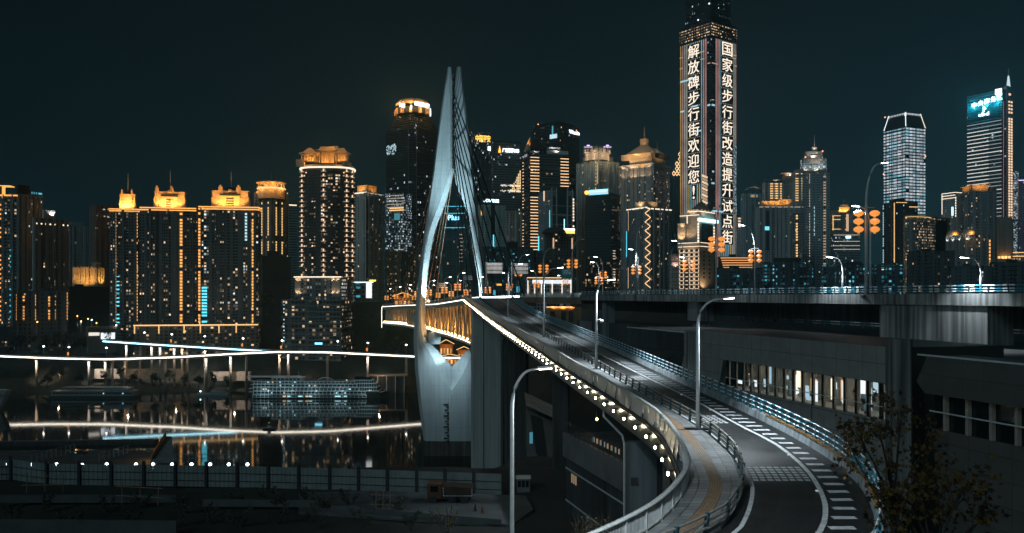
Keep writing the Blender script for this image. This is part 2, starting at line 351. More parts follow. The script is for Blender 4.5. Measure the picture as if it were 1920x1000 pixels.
def ribbon(name, ca, cb, dz, mat, N=150, ta=0, tb=1, uvs=True, kind='structure', shift=(0, 0)):
    mb = MB(); prev = None; u = 0
    for k in range(N + 1):
        t = k / N; a = ca.at(ca.L * t) + ca.left(ca.L * t) * shift[0]; c = cb.at(cb.L * t) + cb.left(cb.L * t) * shift[1]
        p = a.lerp(c, ta); q = a.lerp(c, tb); p.z = rz(p.y) + dz; q.z = rz(q.y) + dz
        if prev:
            du = ((p - prev[0]).length + (q - prev[1]).length) / 2; wd = (q - p).length
            mb.face([prev[0], prev[1], q, p], [(u, 0), (u, wd), (u + du, wd), (u + du, 0)]); u += du
        prev = (p, q)
    return mb.build(name, mat, None, kind=kind)
ribbon('road', inner, right, 0, ASPH)
ribbon('pavement', para, inner, .16, PAVE)
def sweep(mb, cv, prof, ds=2.0, m=0, d0=0, d1=None, segs=None, closed=True):
    """profile (offset to the left of the curve, height) swept along it"""
    d1 = cv.L if d1 is None else d1; n_ = max(2, int((d1 - d0) / ds)); rings = []; uvs = []
    for k in range(n_ + 1):
        d = d0 + (d1 - d0) * k / n_; p = cv.at(d); le = cv.left(d); ring = []
        for o_, h in prof: q = p + le * o_; ring.append((q.x, q.y, rz(p.y) + h))
        rings.append(ring); uvs.append([(d, i * .5) for i in range(len(prof))])
    mb.loft(rings, m, closed=closed, uvs=uvs)
# tactile strip: base band and ribs
mb = MB(); sweep(mb, para, [(-1.15, .168), (-1.85, .168), (-1.85, .10), (-1.15, .10)], 1.0); mb.build('tactile_strip', TACT, None, kind='structure')
mb = MB()
for k in range(5): sweep(mb, para, [(-1.22 - k * .135, .17), (-1.27 - k * .135, .172), (-1.27 - k * .135, .185), (-1.22 - k * .135, .185)], 1.0, d1=para.dY(62))
mb.build('tactile_ribs', TACT2, None, kind='structure')
# deck underneath, kerb of the pavement
mb = MB(); sweep(mb, inner, [(0, .16), (-.18, .16), (-.18, -.1), (0, -.1)]); mb.build('kerb', CONC2, None, kind='structure')
rd = thing('road_ramp', 'long curved concrete ramp carrying the road up to the bridge', 'ramp', (10, 60, rz(60)))
mb = MB(); prev = None
for k in range(121):
    t = k / 120; a = para.at(para.L * t) + para.left(para.L * t) * .25; c = right.at(right.L * t) - right.left(right.L * t) * .35
    m_ = a.lerp(c, .5); za, zc = rz(a.y), rz(c.y)
    ring = [(a.x, a.y, za - .12), (a.x, a.y, za - .5), (a.lerp(c, .16).x, a.lerp(c, .16).y, za - 1.9), (a.lerp(c, .84).x, a.lerp(c, .84).y, zc - 1.9), (c.x, c.y, zc - .5), (c.x, c.y, zc - .05)]
    if prev is None: rings = []
    prev = 1; rings.append(ring)
mb.loft(rings); mb.build('deck', CONC2, rd)

# road markings
mb = MB()
def line(cv, w_, d0, d1, ds=1.5): sweep(mb, cv, [(w_ / 2, .008), (-w_ / 2, .008)], ds, d0=d0, d1=d1, closed=False)
line(edge, .26, 0, edge.L); line(lline, .22, 0, lline.L)
y = 36.0
while y < 350:
    x0, x1 = edge.X(y), right.X(y)
    if x0 is not None and x1 is not None:
        a, c = x0 + .35, x1 - .75
        if y < 48: a = x0 + .45
        if c > a: mb.face([(a, y, rz(y) + .009), (c, y, rz(y) + .009), (c, y + .49, rz(y) + .017 + .009), (a, y + .49, rz(y) + .017 + .009)])
    y += 1.62
for y0 in (48.3, 66.6, 93, 121, 152):
    for r_ in range(6):
        yy = y0 + r_ * .62; xa = lline.X(yy) + .2; xb = edge.X(yy) - .2; k = xa
        while k < xb - .3:
            mb.face([(k, yy, rz(yy) + .01), (k + .3, yy, rz(yy) + .01), (k + .3, yy + .36, rz(yy) + .021), (k, yy + .36, rz(yy) + .021)]); k += .42
yy = 90.5; mb.face([(lline.X(yy) + .2, yy, rz(yy) + .01), (edge.X(yy) - 1.6, yy, rz(yy) + .01), (edge.X(yy) - 1.6, yy + .5, rz(yy) + .025), (lline.X(yy) + .2, yy + .5, rz(yy) + .025)])
mb.build('road_marking', MARK, None, kind='structure')
# raised cat's-eye studs along the edge line
mb = MB()
for d in range(6, 300, 9):
    p = edge.at(d) + edge.left(d) * .2; mb.box((p.x, p.y, rz(p.y) + .04), (.14, .1, .06))
sd_ = mb.build('road_stud', em('stud_painted_glint', (.8, .95, 1), .35), None, kind='structure')  # emission stands in for the light the studs reflect

# ---- outer parapet with lamps along the fascia
pa = thing('parapet', 'white metal parapet with a row of lit lamps under it beside the ramp', 'parapet', (10, 60, rz(60)))
PARP = pm('pale_rail_paint', (.46, .48, .48), .5, nz=.25, sc=3)
PANEL = pm('brushed_panel', (.58, .60, .58), .38, .45, nz=.06, sc=1.5)
FASC = pm('dark_fascia', (.10, .115, .11), .32, .3, nz=.3, sc=.6, bump=.05)
mb = MB(); sweep(mb, para, [(.16, 1.30), (-.06, 1.34), (-.14, 1.27), (-.06, 1.20), (.16, 1.20)], 1.2); mb.build('top_rail', PARP, pa, True)
mb = MB(); sweep(mb, para, [(.05, .34), (-.05, .34), (-.05, .26), (.05, .26)], 1.5); mb.build('bottom_rail', PARP, pa)
mb = MB(); sweep(mb, para, [(.44, .0), (.38, .06), (.32, .0), (.32, -.08), (.44, -.08)], 1.5)
sweep(mb, para, [(.56, -.22), (.50, -.16), (.44, -.22), (.50, -.30)], 1.5); mb.build('edge_pipe', DSTEEL, pa, True)
mb = MB(); sweep(mb, para, [(.42, -.08), (.50, -.10), (.30, -1.85), (.20, -1.85)], 2); mb.build('fascia', FASC, pa)
dn = para.dY(62)
mb = MB(); d = dn - 9; k = 0          # outer cladding panels, each tilted a little its own way
while d < para.L - .1:
    d2 = min(para.L, d + 1.9); a, c = para.at(d), para.at(d2); la, lc = para.left(d), para.left(d2); j = random.uniform(-.09, .09); j2 = j + random.uniform(-.03, .03)
    A = a + la * (.34 + j); B = c + lc * (.34 + j2); Cc = c + lc * (.16 + j2 * .5); D = a + la * (.16 - j * .5)
    za, zc = rz(a.y), rz(c.y)
    q = [(A.x, A.y, za + .06), (B.x, B.y, zc + .06), (Cc.x, Cc.y, zc + 1.2), (D.x, D.y, za + 1.2)]
    mb.face(q); d += 2.0
mb.build('cladding_panel', PANEL, pa)
mb = MB(); d = 1.0
while d < para.L:                      # pickets near, where they can be told apart
    p = para.at(d); le = para.left(d); t = para.tan(d)
    if d < dn + 12: mb.obox(p - le * .012 - t * .018 + V((0, 0, rz(p.y) + .3)), le * .024, t * .036, (0, 0, .92))
    d += .13
mb.build('picket', PARP, pa)['kind'] = 'stuff'
post_me = None; d = 1.0; k = 0
far = MB()
while d < para.L:
    p = para.at(d); le = para.left(d); t = para.tan(d)
    q = far if p.y > 190 else MB()
    q.obox(p - le * .06 - t * .05 + V((0, 0, rz(p.y))), le * .12, t * .10, (0, 0, 1.22))
    if q is not far: q.build('post', PARP, pa)
    d += 2.0
far.build('post', PARP, pa)['kind'] = 'stuff'
BULB = em('parapet_lamp_glow', (1, .82, .55), 95, True)
mb = MB(); mb.lathe(wloc(pa), [(.02, -.12), (.06, -.08), (.082, 0), (.06, .06), (.02, .10)], 10); b0 = mb.build('lamp', BULB, pa, True)
HOLD = MB(); d = para.dY(45.5); first = True
while d < para.L:
    p = para.at(d) + para.left(d) * .80; z = rz(p.y) - .80
    o = b0 if first else b0.copy()
    if not first: COL.objects.link(o)
    first = False; o.location = V((p.x, p.y, z)) - wloc(pa)
    HOLD.box((p.x - para.left(d).x * .25, p.y - para.left(d).y * .25, z + .2), (.4, .4, .06))
    d += 4.0
HOLD.build('lamp_bracket', DSTEEL, pa)

# ---- inner guard rail between the pavement and the road
gr = thing('guard_rail', 'dark teal guard rail between the pavement and the lane of the curved ramp', 'guard rail', (13, 60, rz(60)))
RAILB = pm('beige_rail_steel', (.36, .34, .30), .4, .5, nz=.2, sc=2)
mb = MB()
for h in (.45, .72, 1.02): sweep(mb, inner, [(-.15, h + .045), (-.24, h + .045), (-.24, h - .045), (-.15, h - .045)], 1.5)
mb.build('rail', RAILB, gr)
far = MB(); d = .5
while d < inner.L:
    p = inner.at(d); le = inner.left(d); t = inner.tan(d); q = far if p.y > 260 else MB()
    z = V((0, 0, rz(p.y)))
    q.hexa([p - le * .16 - t * .10 + z, p - le * .02 - t * .10 + z, p - le * .02 + t * .10 + z, p - le * .16 + t * .10 + z,
            p - le * .3 - t * .09 + z + V((0, 0, 1.1)), p - le * .14 - t * .09 + z + V((0, 0, 1.1)), p - le * .14 + t * .09 + z + V((0, 0, 1.1)), p - le * .3 + t * .09 + z + V((0, 0, 1.1))])
    if q is not far: q.build('post', DTEAL, gr)
    d += 2.7
far.build('post', DTEAL, gr)['kind'] = 'stuff'

# ---- outer kerb wall with white and teal rails
ob = thing('crash_barrier', 'kerb wall topped by three white and teal striped rails on the ramp', 'barrier', (20, 60, rz(60)))
KERB = pm('grey_kerb_wall', (.30, .335, .35), .65, nz=.3, sc=.6, streak=True)
mb = MB(); sweep(mb, right, [(.02, -.3), (-.12, .52), (-.48, .58), (-.5, -.3)], 1.5); mb.build('kerb_wall', KERB, ob)
mb = MB()
for h, o_ in ((.86, -.24), (1.2, -.26), (1.56, -.3)):
    d = 0; k = 0
    while d < right.L - .2:
        L_ = 1.15 if k % 2 == 0 else .75
        sweep(mb, right, [(o_ + .055, h), (o_, h + .055), (o_ - .055, h), (o_, h - .055)], .6, m=k % 2, d0=d, d1=min(right.L, d + L_)); d += L_; k += 1
mb.build('rail', [WHITEP, TEALP], ob)
far = MB(); d = .6
while d < right.L:
    p = right.at(d); le = right.left(d); t = right.tan(d); q = far if p.y > 200 else MB(); z = V((0, 0, rz(p.y) + .56))
    q.hexa([p - le * .34 - t * .05 + z, p - le * .14 - t * .05 + z, p - le * .14 + t * .05 + z, p - le * .34 + t * .05 + z,
            p - le * .36 - t * .05 + z + V((0, 0, 1.0)), p - le * .24 - t * .05 + z + V((0, 0, 1.0)), p - le * .24 + t * .05 + z + V((0, 0, 1.0)), p - le * .36 + t * .05 + z + V((0, 0, 1.0))])
    if q is not far: q.build('post', TEALP, ob)
    d += 1.9
far.build('post', TEALP, ob)['kind'] = 'stuff'
mb = MB(); d = right.dY(41)
while d < right.dY(67):
    p = right.at(d); le = right.left(d); t = right.tan(d)
    mb.obox(p - le * .2 - t * .09 + V((0, 0, rz(p.y) + .575)), le * .16, t * .30, (0, 0, .09)); d += .42
mb.build('reflector_strip', pm('amber_reflector', (.34, .16, .04), .4, nz=.3, sc=4), ob)

# ---- concrete supports below
def pillar(name, lab, xa, xb, Y, dep, ztop, zbot, mat, groove=True, cap=None):
    t = thing(name, lab, 'pillar', ((xa + xb) / 2, Y, zbot)); mb = MB()
    c = min(1.0, (xb - xa) * .12)
    mb.prism([(xa + c, Y), (xb - c, Y), (xb, Y + c), (xb, Y + dep - c), (xb - c, Y + dep), (xa + c, Y + dep), (xa, Y + dep - c), (xa, Y + c)], zbot, ztop)
    mb.build('shaft', mat, t)
    if groove:
        mb = MB(); g = xa + (xb - xa) * .4; mb.box((g, Y - .02, (ztop + zbot) / 2), (.35, .1, ztop - zbot - 2)); mb.build('drain_groove', DARKC, t)
    if cap:
        mb = MB(); mb.prism([(xa - cap, Y - cap * .5), (xb + cap, Y - cap * .5), (xb + cap, Y + dep + cap * .5), (xa - cap, Y + dep + cap * .5)], ztop - 2.5, ztop + .01); mb.build('cap', mat, t)
    return t
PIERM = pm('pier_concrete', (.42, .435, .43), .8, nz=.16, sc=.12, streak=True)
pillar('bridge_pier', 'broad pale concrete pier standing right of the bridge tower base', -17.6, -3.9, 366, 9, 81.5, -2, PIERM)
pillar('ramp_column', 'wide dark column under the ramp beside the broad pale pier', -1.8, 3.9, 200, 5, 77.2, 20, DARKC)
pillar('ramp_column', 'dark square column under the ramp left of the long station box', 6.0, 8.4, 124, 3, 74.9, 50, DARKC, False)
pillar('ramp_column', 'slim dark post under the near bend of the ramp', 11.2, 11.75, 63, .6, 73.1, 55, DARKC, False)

# ---- lamp posts
HEADL = em('lamp_head_glow', (.92, .97, 1), 40, False); HEADW = em('warm_lamp_head_glow', (1, .9, .74), 25, False)
def arc_lamp(label, base, h, reach, ang=0, r=.13, arm=True, glow=HEADL, power=0, head_len=1.1, group=None, name='street_lamp', spot_ang=118, col=COOL, tilt=.1, bend=.35, collar=None):
    """pole that bends over into an arm and carries a flat lamp head; ang = direction of the arm (0 = +X)"""
    bx, by, bz = base; t = thing(name, label, 'street lamp', base, group)
    dx, dy = math.cos(ang), math.sin(ang); pts = [(bx, by, bz), (bx, by, bz + h * .4), (bx, by, bz + h * (1 - bend))]
    for k in range(1, 9):
        a = k / 8 * math.pi / 2 * .95
        pts.append((bx + dx * reach * .8 * (1 - math.cos(a)), by + dy * reach * .8 * (1 - math.cos(a)), bz + h * (1 - bend) + h * bend * .97 * math.sin(a)))
    pts.append((bx + dx * reach, by + dy * reach, bz + h * 1.0 - .02))
    rr = [r * 1.15, r, r * .9] + [r * (.85 - .04 * k) for k in range(1, 10)]
    mb = MB(); mb.tube(pts, r, 8, rr=rr); mb.build('pole', STEEL, t, True)
    mb = MB(); mb.box((bx, by, bz + .12), (r * 5, r * 5, .24)); mb.build('base_plate', DSTEEL, t)
    e = V(pts[-1]); up = V((0, 0, 1)); d_ = V((dx, dy, tilt)).normalized(); sd2 = V((-dy, dx, 0)); up = d_.cross(sd2) * -1
    if up.z < 0: up = -up
    mb = MB(); mb.obox(e - sd2 * .17, d_ * head_len, sd2 * .34, up * .14); hd = mb.build('lamp_head', STEEL, t)
    mb = MB(); mb.obox(e - sd2 * .15 + d_ * .08 - up * .06, d_ * (head_len - .1), sd2 * .30, up * .055); mb.build('lens', glow, hd)
    if power: spot(e + d_ * head_len * .5 - up * .15, e + d_ * head_len * .5 - V((0, 0, 10)), power, col, spot_ang, .6, .25)
    return t
LANT = None
def lantern_string(label, x, y, ztop, sz, n_=3, group='orange lanterns hung on lamp posts'):
    """three round lanterns one under another"""
    t = thing('lantern_string', label, 'lanterns', (x, y, ztop), group)
    mb = MB(); mb.tube([(x, y, ztop + sz * .25), (x, y, ztop - sz * 1.25 * n_)], .03, 4); mb.build('cord', DSTEEL, t)
    for k in range(n_):
        z = ztop - sz * .5 - k * sz * 1.0
        mb = MB(); mb.lathe((x, y, z), [(sz * .1, sz * .38), (sz * .34, sz * .33), (sz * .56, sz * .16), (sz * .62, 0), (sz * .56, -sz * .16), (sz * .34, -sz * .33), (sz * .1, -sz * .38)], 14)
        q = mb.build('lantern', em('lantern_glow', (1, .33, .05), .95, False), t, True)
        mb = MB(); mb.lathe((x, y, z - sz * .46), [(sz * .13, sz * .1), (sz * .16, -sz * .06)], 8); mb.build('tassel', em('tassel_glow', (1, .45, .05), .6), q)
    return t
def P2(px, py): x, y = rp(px, py); return (x, y, rz(y))
b1 = inner.at(inner.dY(63.2)) + inner.left(inner.dY(63.2)) * .3
arc_lamp('tall grey lamp post on the pavement at the near bend of the ramp', (b1.x, b1.y, rz(b1.y)), 9.85, 2.0, .1, .14, glow=HEADW, power=9000, head_len=.75, bend=.2)
mb = MB(); mb.box((b1.x, b1.y, rz(b1.y) + .2), (1.9, .5, .14)); o = mb.build('lamp_plinth', DSTEEL, None); tag(o, 'low dark plinth under the nearest ramp lamp post', 'plinth')
for yy, h, lab, rch in ((102, 10.8, 'grey lamp post halfway up the ramp with a camera on it', 1.3), (151, 12.4, 'grey lamp post on the upper ramp before the gantry signs', 2.4), (211, 13.6, 'grey lamp post on the ramp nearest the bridge tower', 2.6)):
    q = inner.at(inner.dY(yy)) + inner.left(inner.dY(yy)) * .3
    t = arc_lamp(lab, (q.x, q.y, rz(q.y)), h, rch, 0, .15, power=14000 if yy == 102 else 7500, head_len=1.0, bend=.22)
    if yy == 102:
        mb = MB(); mb.tube([(q.x, q.y, rz(q.y) + 6), (q.x + .5, q.y - .2, rz(q.y) + 6.1)], .05, 6); mb.lathe((q.x + .6, q.y - .2, rz(q.y) + 5.85), [(.02, .22), (.2, .2), (.2, 0), (.12, -.16), (.02, -.2)], 10)
        mb.build('camera_dome', WHITEP, t, True)
# foreground lamp standing on the lower ground
arc_lamp('tall pale lamp post in the foreground standing on the low ground', (0.0, 56, 60.2), 85 - 4.75 - 60.2, 1.7, 0.1, .15, glow=HEADW, power=3200, head_len=.95, bend=.13, tilt=.06)
spot((4.0, 28.5, rz(31) + 10), (6, 36, rz(38)), 7500, COOL, 130, .6, .25)   # added unseen spot brightening the near pavement, no lamp post built
# ---------------------------------------------------------------- ground, water, hills
WAT = bpy.data.materials.new('river_water'); n, l, b = nt(WAT)
b.inputs['Base Color'].default_value = (.004, .009, .011, 1); b.inputs['Roughness'].default_value = .045; b.inputs['IOR'].default_value = 1.33
tc = n.new('ShaderNodeTexCoord'); mp = n.new('ShaderNodeMapping'); l.new(tc.outputs['Object'], mp.inputs[0]); mp.inputs['Scale'].default_value = (1.4, .10, 1)
no = n.new('ShaderNodeTexNoise'); no.inputs['Scale'].default_value = .8; no.inputs['Detail'].default_value = 5; l.new(mp.outputs[0], no.inputs[0])
bp = n.new('ShaderNodeBump'); bp.inputs['Strength'].default_value = .08; bp.inputs['Distance'].default_value = .03; l.new(no.outputs[0], bp.inputs['Height']); l.new(bp.outputs[0], b.inputs['Normal'])
mb = MB(); mb.face([(-1500, 130, 0), (700, 130, 0), (700, 1000, 0), (-1500, 1000, 0)]); mb.build('river', WAT, None, kind='structure')
EARTH = pm('dark_earth', (.022, .024, .023), .95, nz=.6, sc=.05); SCRUB = pm('dark_scrub', (.03, .036, .03), .95, nz=.7, sc=.25, bump=.6)
def lerp_tab(tab, x):
    if x <= tab[0][0]: return tab[0][1]
    for (a, b_), (c, d) in zip(tab, tab[1:]):
        if x <= c: return b_ + (d - b_) * (x - a) / (c - a)
    return tab[-1][1]
def sheet(name, x0, x1, y0, y1, nx, ny, fz, mat):
    mb = MB(); g = [[(x0 + (x1 - x0) * i / nx, y0 + (y1 - y0) * j / ny) for i in range(nx + 1)] for j in range(ny + 1)]
    g = [[(x, y, fz(x, y)) for x, y in r_] for r_ in g]
    for j in range(ny):
        for i in range(nx): mb.face([g[j][i], g[j][i + 1], g[j + 1][i + 1], g[j + 1][i]], [(p[0], p[1]) for p in (g[j][i], g[j][i + 1], g[j + 1][i + 1], g[j + 1][i])])
    return mb.build(name, mat, None, True, 'structure')
rnd = random.Random(3)
def nz2(x, y, s): return math.sin(x * s + 1.3) * math.sin(y * s * 1.37 + .4) + .6 * math.sin(x * s * 2.3 + y * s * 1.9) + .4 * math.sin(x * s * 4.9 - y * s * 3.1)
def zcity(x, y):
    z = lerp_tab([(735, -4), (765, 2), (800, 10), (832, 26), (880, 34), (950, 55), (1000, 70), (1100, 80), (1900, 95)], y + nz2(x, y, .013) * 8)
    return z + nz2(x, y, .05) * 1.2
sheet('far_bank', -1300, 1300, 730, 1900, 110, 60, zcity, SCRUB)
def zhill(x, y): return min(lerp_tab([(420, 62), (520, 79)], y), max(-6, lerp_tab([(-40, -6), (10, 10), (60, 40), (140, 90)], x - (y - 400) * -.2))) + nz2(x, y, .04) * 1.5 - (6 if y < 420 else 0)
sheet('near_hill', -40, 760, 330, 780, 50, 30, lambda x, y: zhill(x, y) - max(0, (60 - x) * .6), EARTH)
def zlow(x, y):
    z = lerp_tab([(0, 60.2), (114, 60.2), (126, 60.0), (150, 46), (205, -3)], y)
    if x > -4 and y > 114: z = max(z, lerp_tab([(114, 60.2), (140, 58.6), (190, 46), (235, -3)], y))
    return z + nz2(x, y, .21) * .22
sheet('low_ground', -260, 130, -30, 240, 90, 70, zlow, EARTH)

# ---------------------------------------------------------------- bridge deck with its lit truss
def bl(Y): return -20.6 - .285 * (Y - 380)             # left edge of the bridge
BZ = [(380, 84.4), (450, 81.6), (560, 79.8), (720, 76.5), (900, 74)]
def bz(Y): return lerp_tab(BZ, Y)
BW = lambda Y: lerp_tab([(372, 30), (420, 25), (460, 23), (900, 23)], Y)
br_ = thing('bridge', 'two level bridge with an orange lit truss crossing the river through the tower', 'bridge', (-50, 460, 80))
Ys = [372 + 12 * k for k in range(25)]
LOW = lambda Y: lerp_tab([(372, -19.6), (420, -16.4), (467, -14.2), (560, -13), (700, -13)], Y)
def along(mb, fx, h0, h1, wd, side=1, m=0, low=False):
    rings = []
    for Y in Ys:
        x = fx(Y); z = bz(Y) + (LOW(Y) if low else 0)
        rings.append([(x, Y, z + h0), (x + wd, Y, z + h0), (x + wd, Y, z + h1), (x, Y, z + h1)])
    mb.loft(rings, m)
mb = MB(); rings = []
for Y in Ys: x = bl(Y); z = bz(Y); w_ = BW(Y); rings.append([(x, Y, z - .02), (x + w_, Y, z - .02), (x + w_, Y, z - .7), (x + w_ - 2, Y, z - 3.2), (x + 2, Y, z - 3.2), (x, Y, z - .7)])
mb.loft(rings); mb.build('upper_deck', CONC2, br_)
mb = MB(); along(mb, lambda Y: bl(Y) + .6, -1.6, -.3, 21, low=True); mb.build('lower_deck', CONC2, br_)
mb = MB(); along(mb, lambda Y: bl(Y) - .3, -1.0, -.66, .28); mb.build('led_strip', em('bridge_led', (1, .93, .78), 3.2), br_)
mb = MB(); along(mb, lambda Y: bl(Y) - .1, -.2, .12, .28, low=True); mb.build('led_strip', em('bridge_led', (1, .93, .78), 3.2), br_)
mb = MB(); along(mb, lambda Y: bl(Y) - .35, -3.1, -1.2, .25); mb.build('fascia', pm('fascia_panel', (.34, .35, .34), .6, nz=.3, sc=.4), br_)
mb = MB(); along(mb, lambda Y: bl(Y) + .05, 1.15, 1.28, .14); along(mb, lambda Y: bl(Y) + BW(Y) - .3, 1.0, 1.15, .14)
for Y in range(374, 660, 3): mb.box((bl(Y) + .12, Y, bz(Y) + .6), (.08, .12, 1.15))
mb.build('railing', WHITEP, br_)
TRUSS = pm('truss_steel', (.45, .38, .30), .55, .1, nz=.2, sc=.5)
for sgn, off in ((0, .9), (1, 20.2)):
    mb = MB(); Y = 376
    while Y < 648:
        for dy, a, c in ((0, -17.4, -3.2), ):
            p = V((bl(Y) + off, Y, bz(Y) + LOW(Y) - .2)); q = V((bl(Y + 4) + off, Y + 4, bz(Y + 4) - 3.2)); r_ = V((bl(Y + 8) + off, Y + 8, bz(Y + 8) + LOW(Y + 8) - .2))
            mb.tube([p, q], .42, 4); mb.tube([q, r_], .42, 4)
        Y += 8
    mb.build('truss', TRUSS, br_)
mb = MB(); rings = []
for Y in Ys: x = bl(Y) + 10.3; rings.append([(x, Y, bz(Y) + LOW(Y)), (x + .3, Y, bz(Y) + LOW(Y)), (x + .3, Y, bz(Y) - 3.3), (x, Y, bz(Y) - 3.3)])
mb.loft(rings); mb.build('inner_screen', pm('inner_screen', (.30, .22, .14), .7, nz=.4, sc=.2), br_)
OB = em('truss_lamp_glow', (1, .62, .25), 20, False); b0 = None
mb = MB(); mb.lathe(wloc(br_), [(.02, -.4), (.4, -.25), (.45, 0), (.02, .35)], 8)
Y = 378; tl0 = None
while Y < 655:
    if not (490 < Y < 540):
        o = mb.build('truss_lamp', OB, br_, True) if tl0 is None else tl0.copy()
        if tl0 is None: tl0 = o
        else: COL.objects.link(o)
        o.location = V((bl(Y) + .2, Y, bz(Y) + LOW(Y) + 1.0)) - wloc(br_)
        if int(Y / 8) % 2 == 0 and Y < 600: point((bl(Y) + 2.6, Y + 2, bz(Y) + LOW(Y) + 2.0), 4200 if Y < 500 else 1800, (1, .45, .10), .5)
    Y += 8
mb = MB()
for Y in (388, 392, 396): mb.tube([(bl(Y) + .2, Y, bz(Y) - 17), (bl(Y) + .2, Y, bz(Y) - .5)], .12, 4)
for h in range(1, 16, 2): mb.tube([(bl(388) + .2, 388, bz(388) - h), (bl(396) + .2, 396, bz(396) - h)], .08, 4)
mb.build('access_ladder', DSTEEL, br_)
# lit end wall and stone houses at the far landing
mb = MB()
for Y in (658,): mb.box((bl(Y) - .6, Y, bz(Y) - 9), (.28, .3, 16))
mb.build('led_column', em('bridge_led', (1, .93, .78), 3.2), br_)

# ---------------------------------------------------------------- the tower
TY = 460.0; PX = TY / F
def tx(px): return (px - 960) * PX
def tz(py): return CH + (HY - py) * PX
tw = thing('bridge_tower', 'tall white needle shaped bridge tower with two curved legs floodlit from the deck', 'bridge tower', (tx(848), TY, 0))
TWM = pm('tower_paint', (.52, .575, .60), .5, nz=.11, sc=.10, streak=True)
n, l, b = nt(TWM); tc = n.new('ShaderNodeTexCoord'); sz_ = n.new('ShaderNodeSeparateXYZ'); l.new(tc.outputs['Object'], sz_.inputs[0])
d1 = n.new('ShaderNodeMath'); d1.operation = 'DIVIDE'; l.new(sz_.outputs[2], d1.inputs[0]); d1.inputs[1].default_value = 7.5
d2 = n.new('ShaderNodeMath'); d2.operation = 'FRACT'; l.new(d1.outputs[0], d2.inputs[0]); d3 = n.new('ShaderNodeMath'); d3.operation = 'LESS_THAN'; l.new(d2.outputs[0], d3.inputs[0]); d3.inputs[1].default_value = .035
src = b.inputs['Base Color'].links[0].from_socket; mj = n.new('ShaderNodeMix'); mj.data_type = 'RGBA'; mj.blend_type = 'MULTIPLY'; l.new(d3.outputs[0], mj.inputs[0]); l.new(src, mj.inputs[6]); mj.inputs[7].default_value = (.84, .84, .84, 1); l.new(mj.outputs[2], b.inputs['Base Color'])
# rows: y, outer, ridge, bevel, inner   (left half, photo pixels at the tower's distance)
LH = [(127, 839.5, 841.5, 843, 846), (160, 834, 836.5, 842, 848), (200, 828, 831, 845, 849), (260, 820, 823, 845, 849), (318, 813, 816.5, 844, 849), (345, 809, 812.5, 838, 845), (390, 802.5, 806.5, 823, 832), (430, 797, 801.5, 808.5, 816), (470, 791.5, 796.5, 800.5, 807.5), (520, 785.5, 791.5, 794.5, 801),
      (560, 781, 787.5, 791.5, 798), (600, 777.5, 785, 791, 797), (640, 776, 784, 796, 804), (664, 777, 785, 810, 826), (676, 778, 785.5, 816, 837), (688, 778.5, 786, 821.5, 848), (700, 779.5, 787, 828, 848), (715, 781, 788.5, 837, 848), (731, 783, 790, 846.5, 848), (770, 787, 794, 846.8, 848), (800, 791, 798, 847, 848), (826, 795, 801, 847, 848)]
RH = [(127, 866, 864, 862, 857), (160, 868, 866, 858.5, 852), (200, 873, 870, 857.5, 851), (260, 880.5, 877, 857, 851), (318, 887, 883.5, 856, 850), (345, 890, 886.5, 862, 855), (390, 895.5, 891, 880, 873), (430, 900, 896, 888, 881), (470, 904.5, 900, 893.5, 887.5), (520, 911, 905.5, 901, 895.5), (560, 916, 909.5, 906, 900)]
RH += [(y, 1696 - o_ + (4 if y < 640 else 0), 1696 - r_, 1696 - b_, 1696 - i_) for y, o_, r_, b_, i_ in LH[11:]]
TD = 11.0
def half(rows, name):
    mb = MB(); rings = []
    for y, o_, r_, b_, i_ in rows:
        z = tz(y); sc = min(1.0, max(.35, (y - 100) / 330)) if y < 430 else 1.0; d = TD * sc; c = (TD - d) / 2; k = 2.6 * sc
        fr = TY + c - TD / 2; bk = fr + d
        deep = k * 1.5 if y < 720 else (k * 1.5 * max(0, (731 - y) / 11) if y < 731 else 0)
        w1 = abs(r_ - o_) * PX
        rings.append([(tx(o_), fr + min(d * .42, 4.4), z), (tx(r_), fr + .4, z), ((tx(r_) * .5 + tx(b_) * .5), fr - .05, z), (tx(b_), fr, z), (tx(i_), fr + deep, z), (tx(i_), bk - deep, z), (tx(b_), bk, z), (tx(r_), bk - .4, z), (tx(o_), bk - min(d * .42, 4.4), z)])
    # subdivide along the height for a smooth outline
    out = []
    for k in range(len(rings) - 1):
        for t in range(4):
            t_ = t / 4; q = []
            for j in range(9):
                p0 = V(rings[max(k - 1, 0)][j]); p1 = V(rings[k][j]); p2 = V(rings[k + 1][j]); p3 = V(rings[min(k + 2, len(rings) - 1)][j])
                lin = p1.lerp(p2, t_)
                cm = .5 * ((2 * p1) + (p2 - p0) * t_ + (2 * p0 - 5 * p1 + 4 * p2 - p3) * t_ ** 2 + (3 * p1 - p0 - 3 * p2 + p3) * t_ ** 3)
                cm.z = lin.z; ok_ = abs(cm.x - lin.x) < 1.5; q.append(tuple(cm if ok_ else lin))
            out.append(q)
    out.append(rings[-1]); mb.loft(out); return mb.build(name, TWM, tw)
half(LH, 'leg'); half(RH, 'leg')
mb = MB()
for y in range(140, 318, 12): mb.box((tx(849.8), TY - .6, tz(y + 5)), (1.0, 2.6, 2.2))
mb.build('cable_anchor_box', DARKC, tw)
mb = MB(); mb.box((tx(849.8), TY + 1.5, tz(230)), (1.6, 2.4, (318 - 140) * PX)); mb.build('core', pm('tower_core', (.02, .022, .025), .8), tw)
mb = MB(); z0 = tz(826); mb.prism([(tx(797), TY - 5.6), (tx(899), TY - 5.6), (tx(901), TY + 6), (tx(795), TY + 6)], -3, z0 + .5); mb.build('foot', pm('stained_pier_foot', (.13, .11, .10), .85, nz=.4, sc=.2, streak=True), tw)
mb = MB()
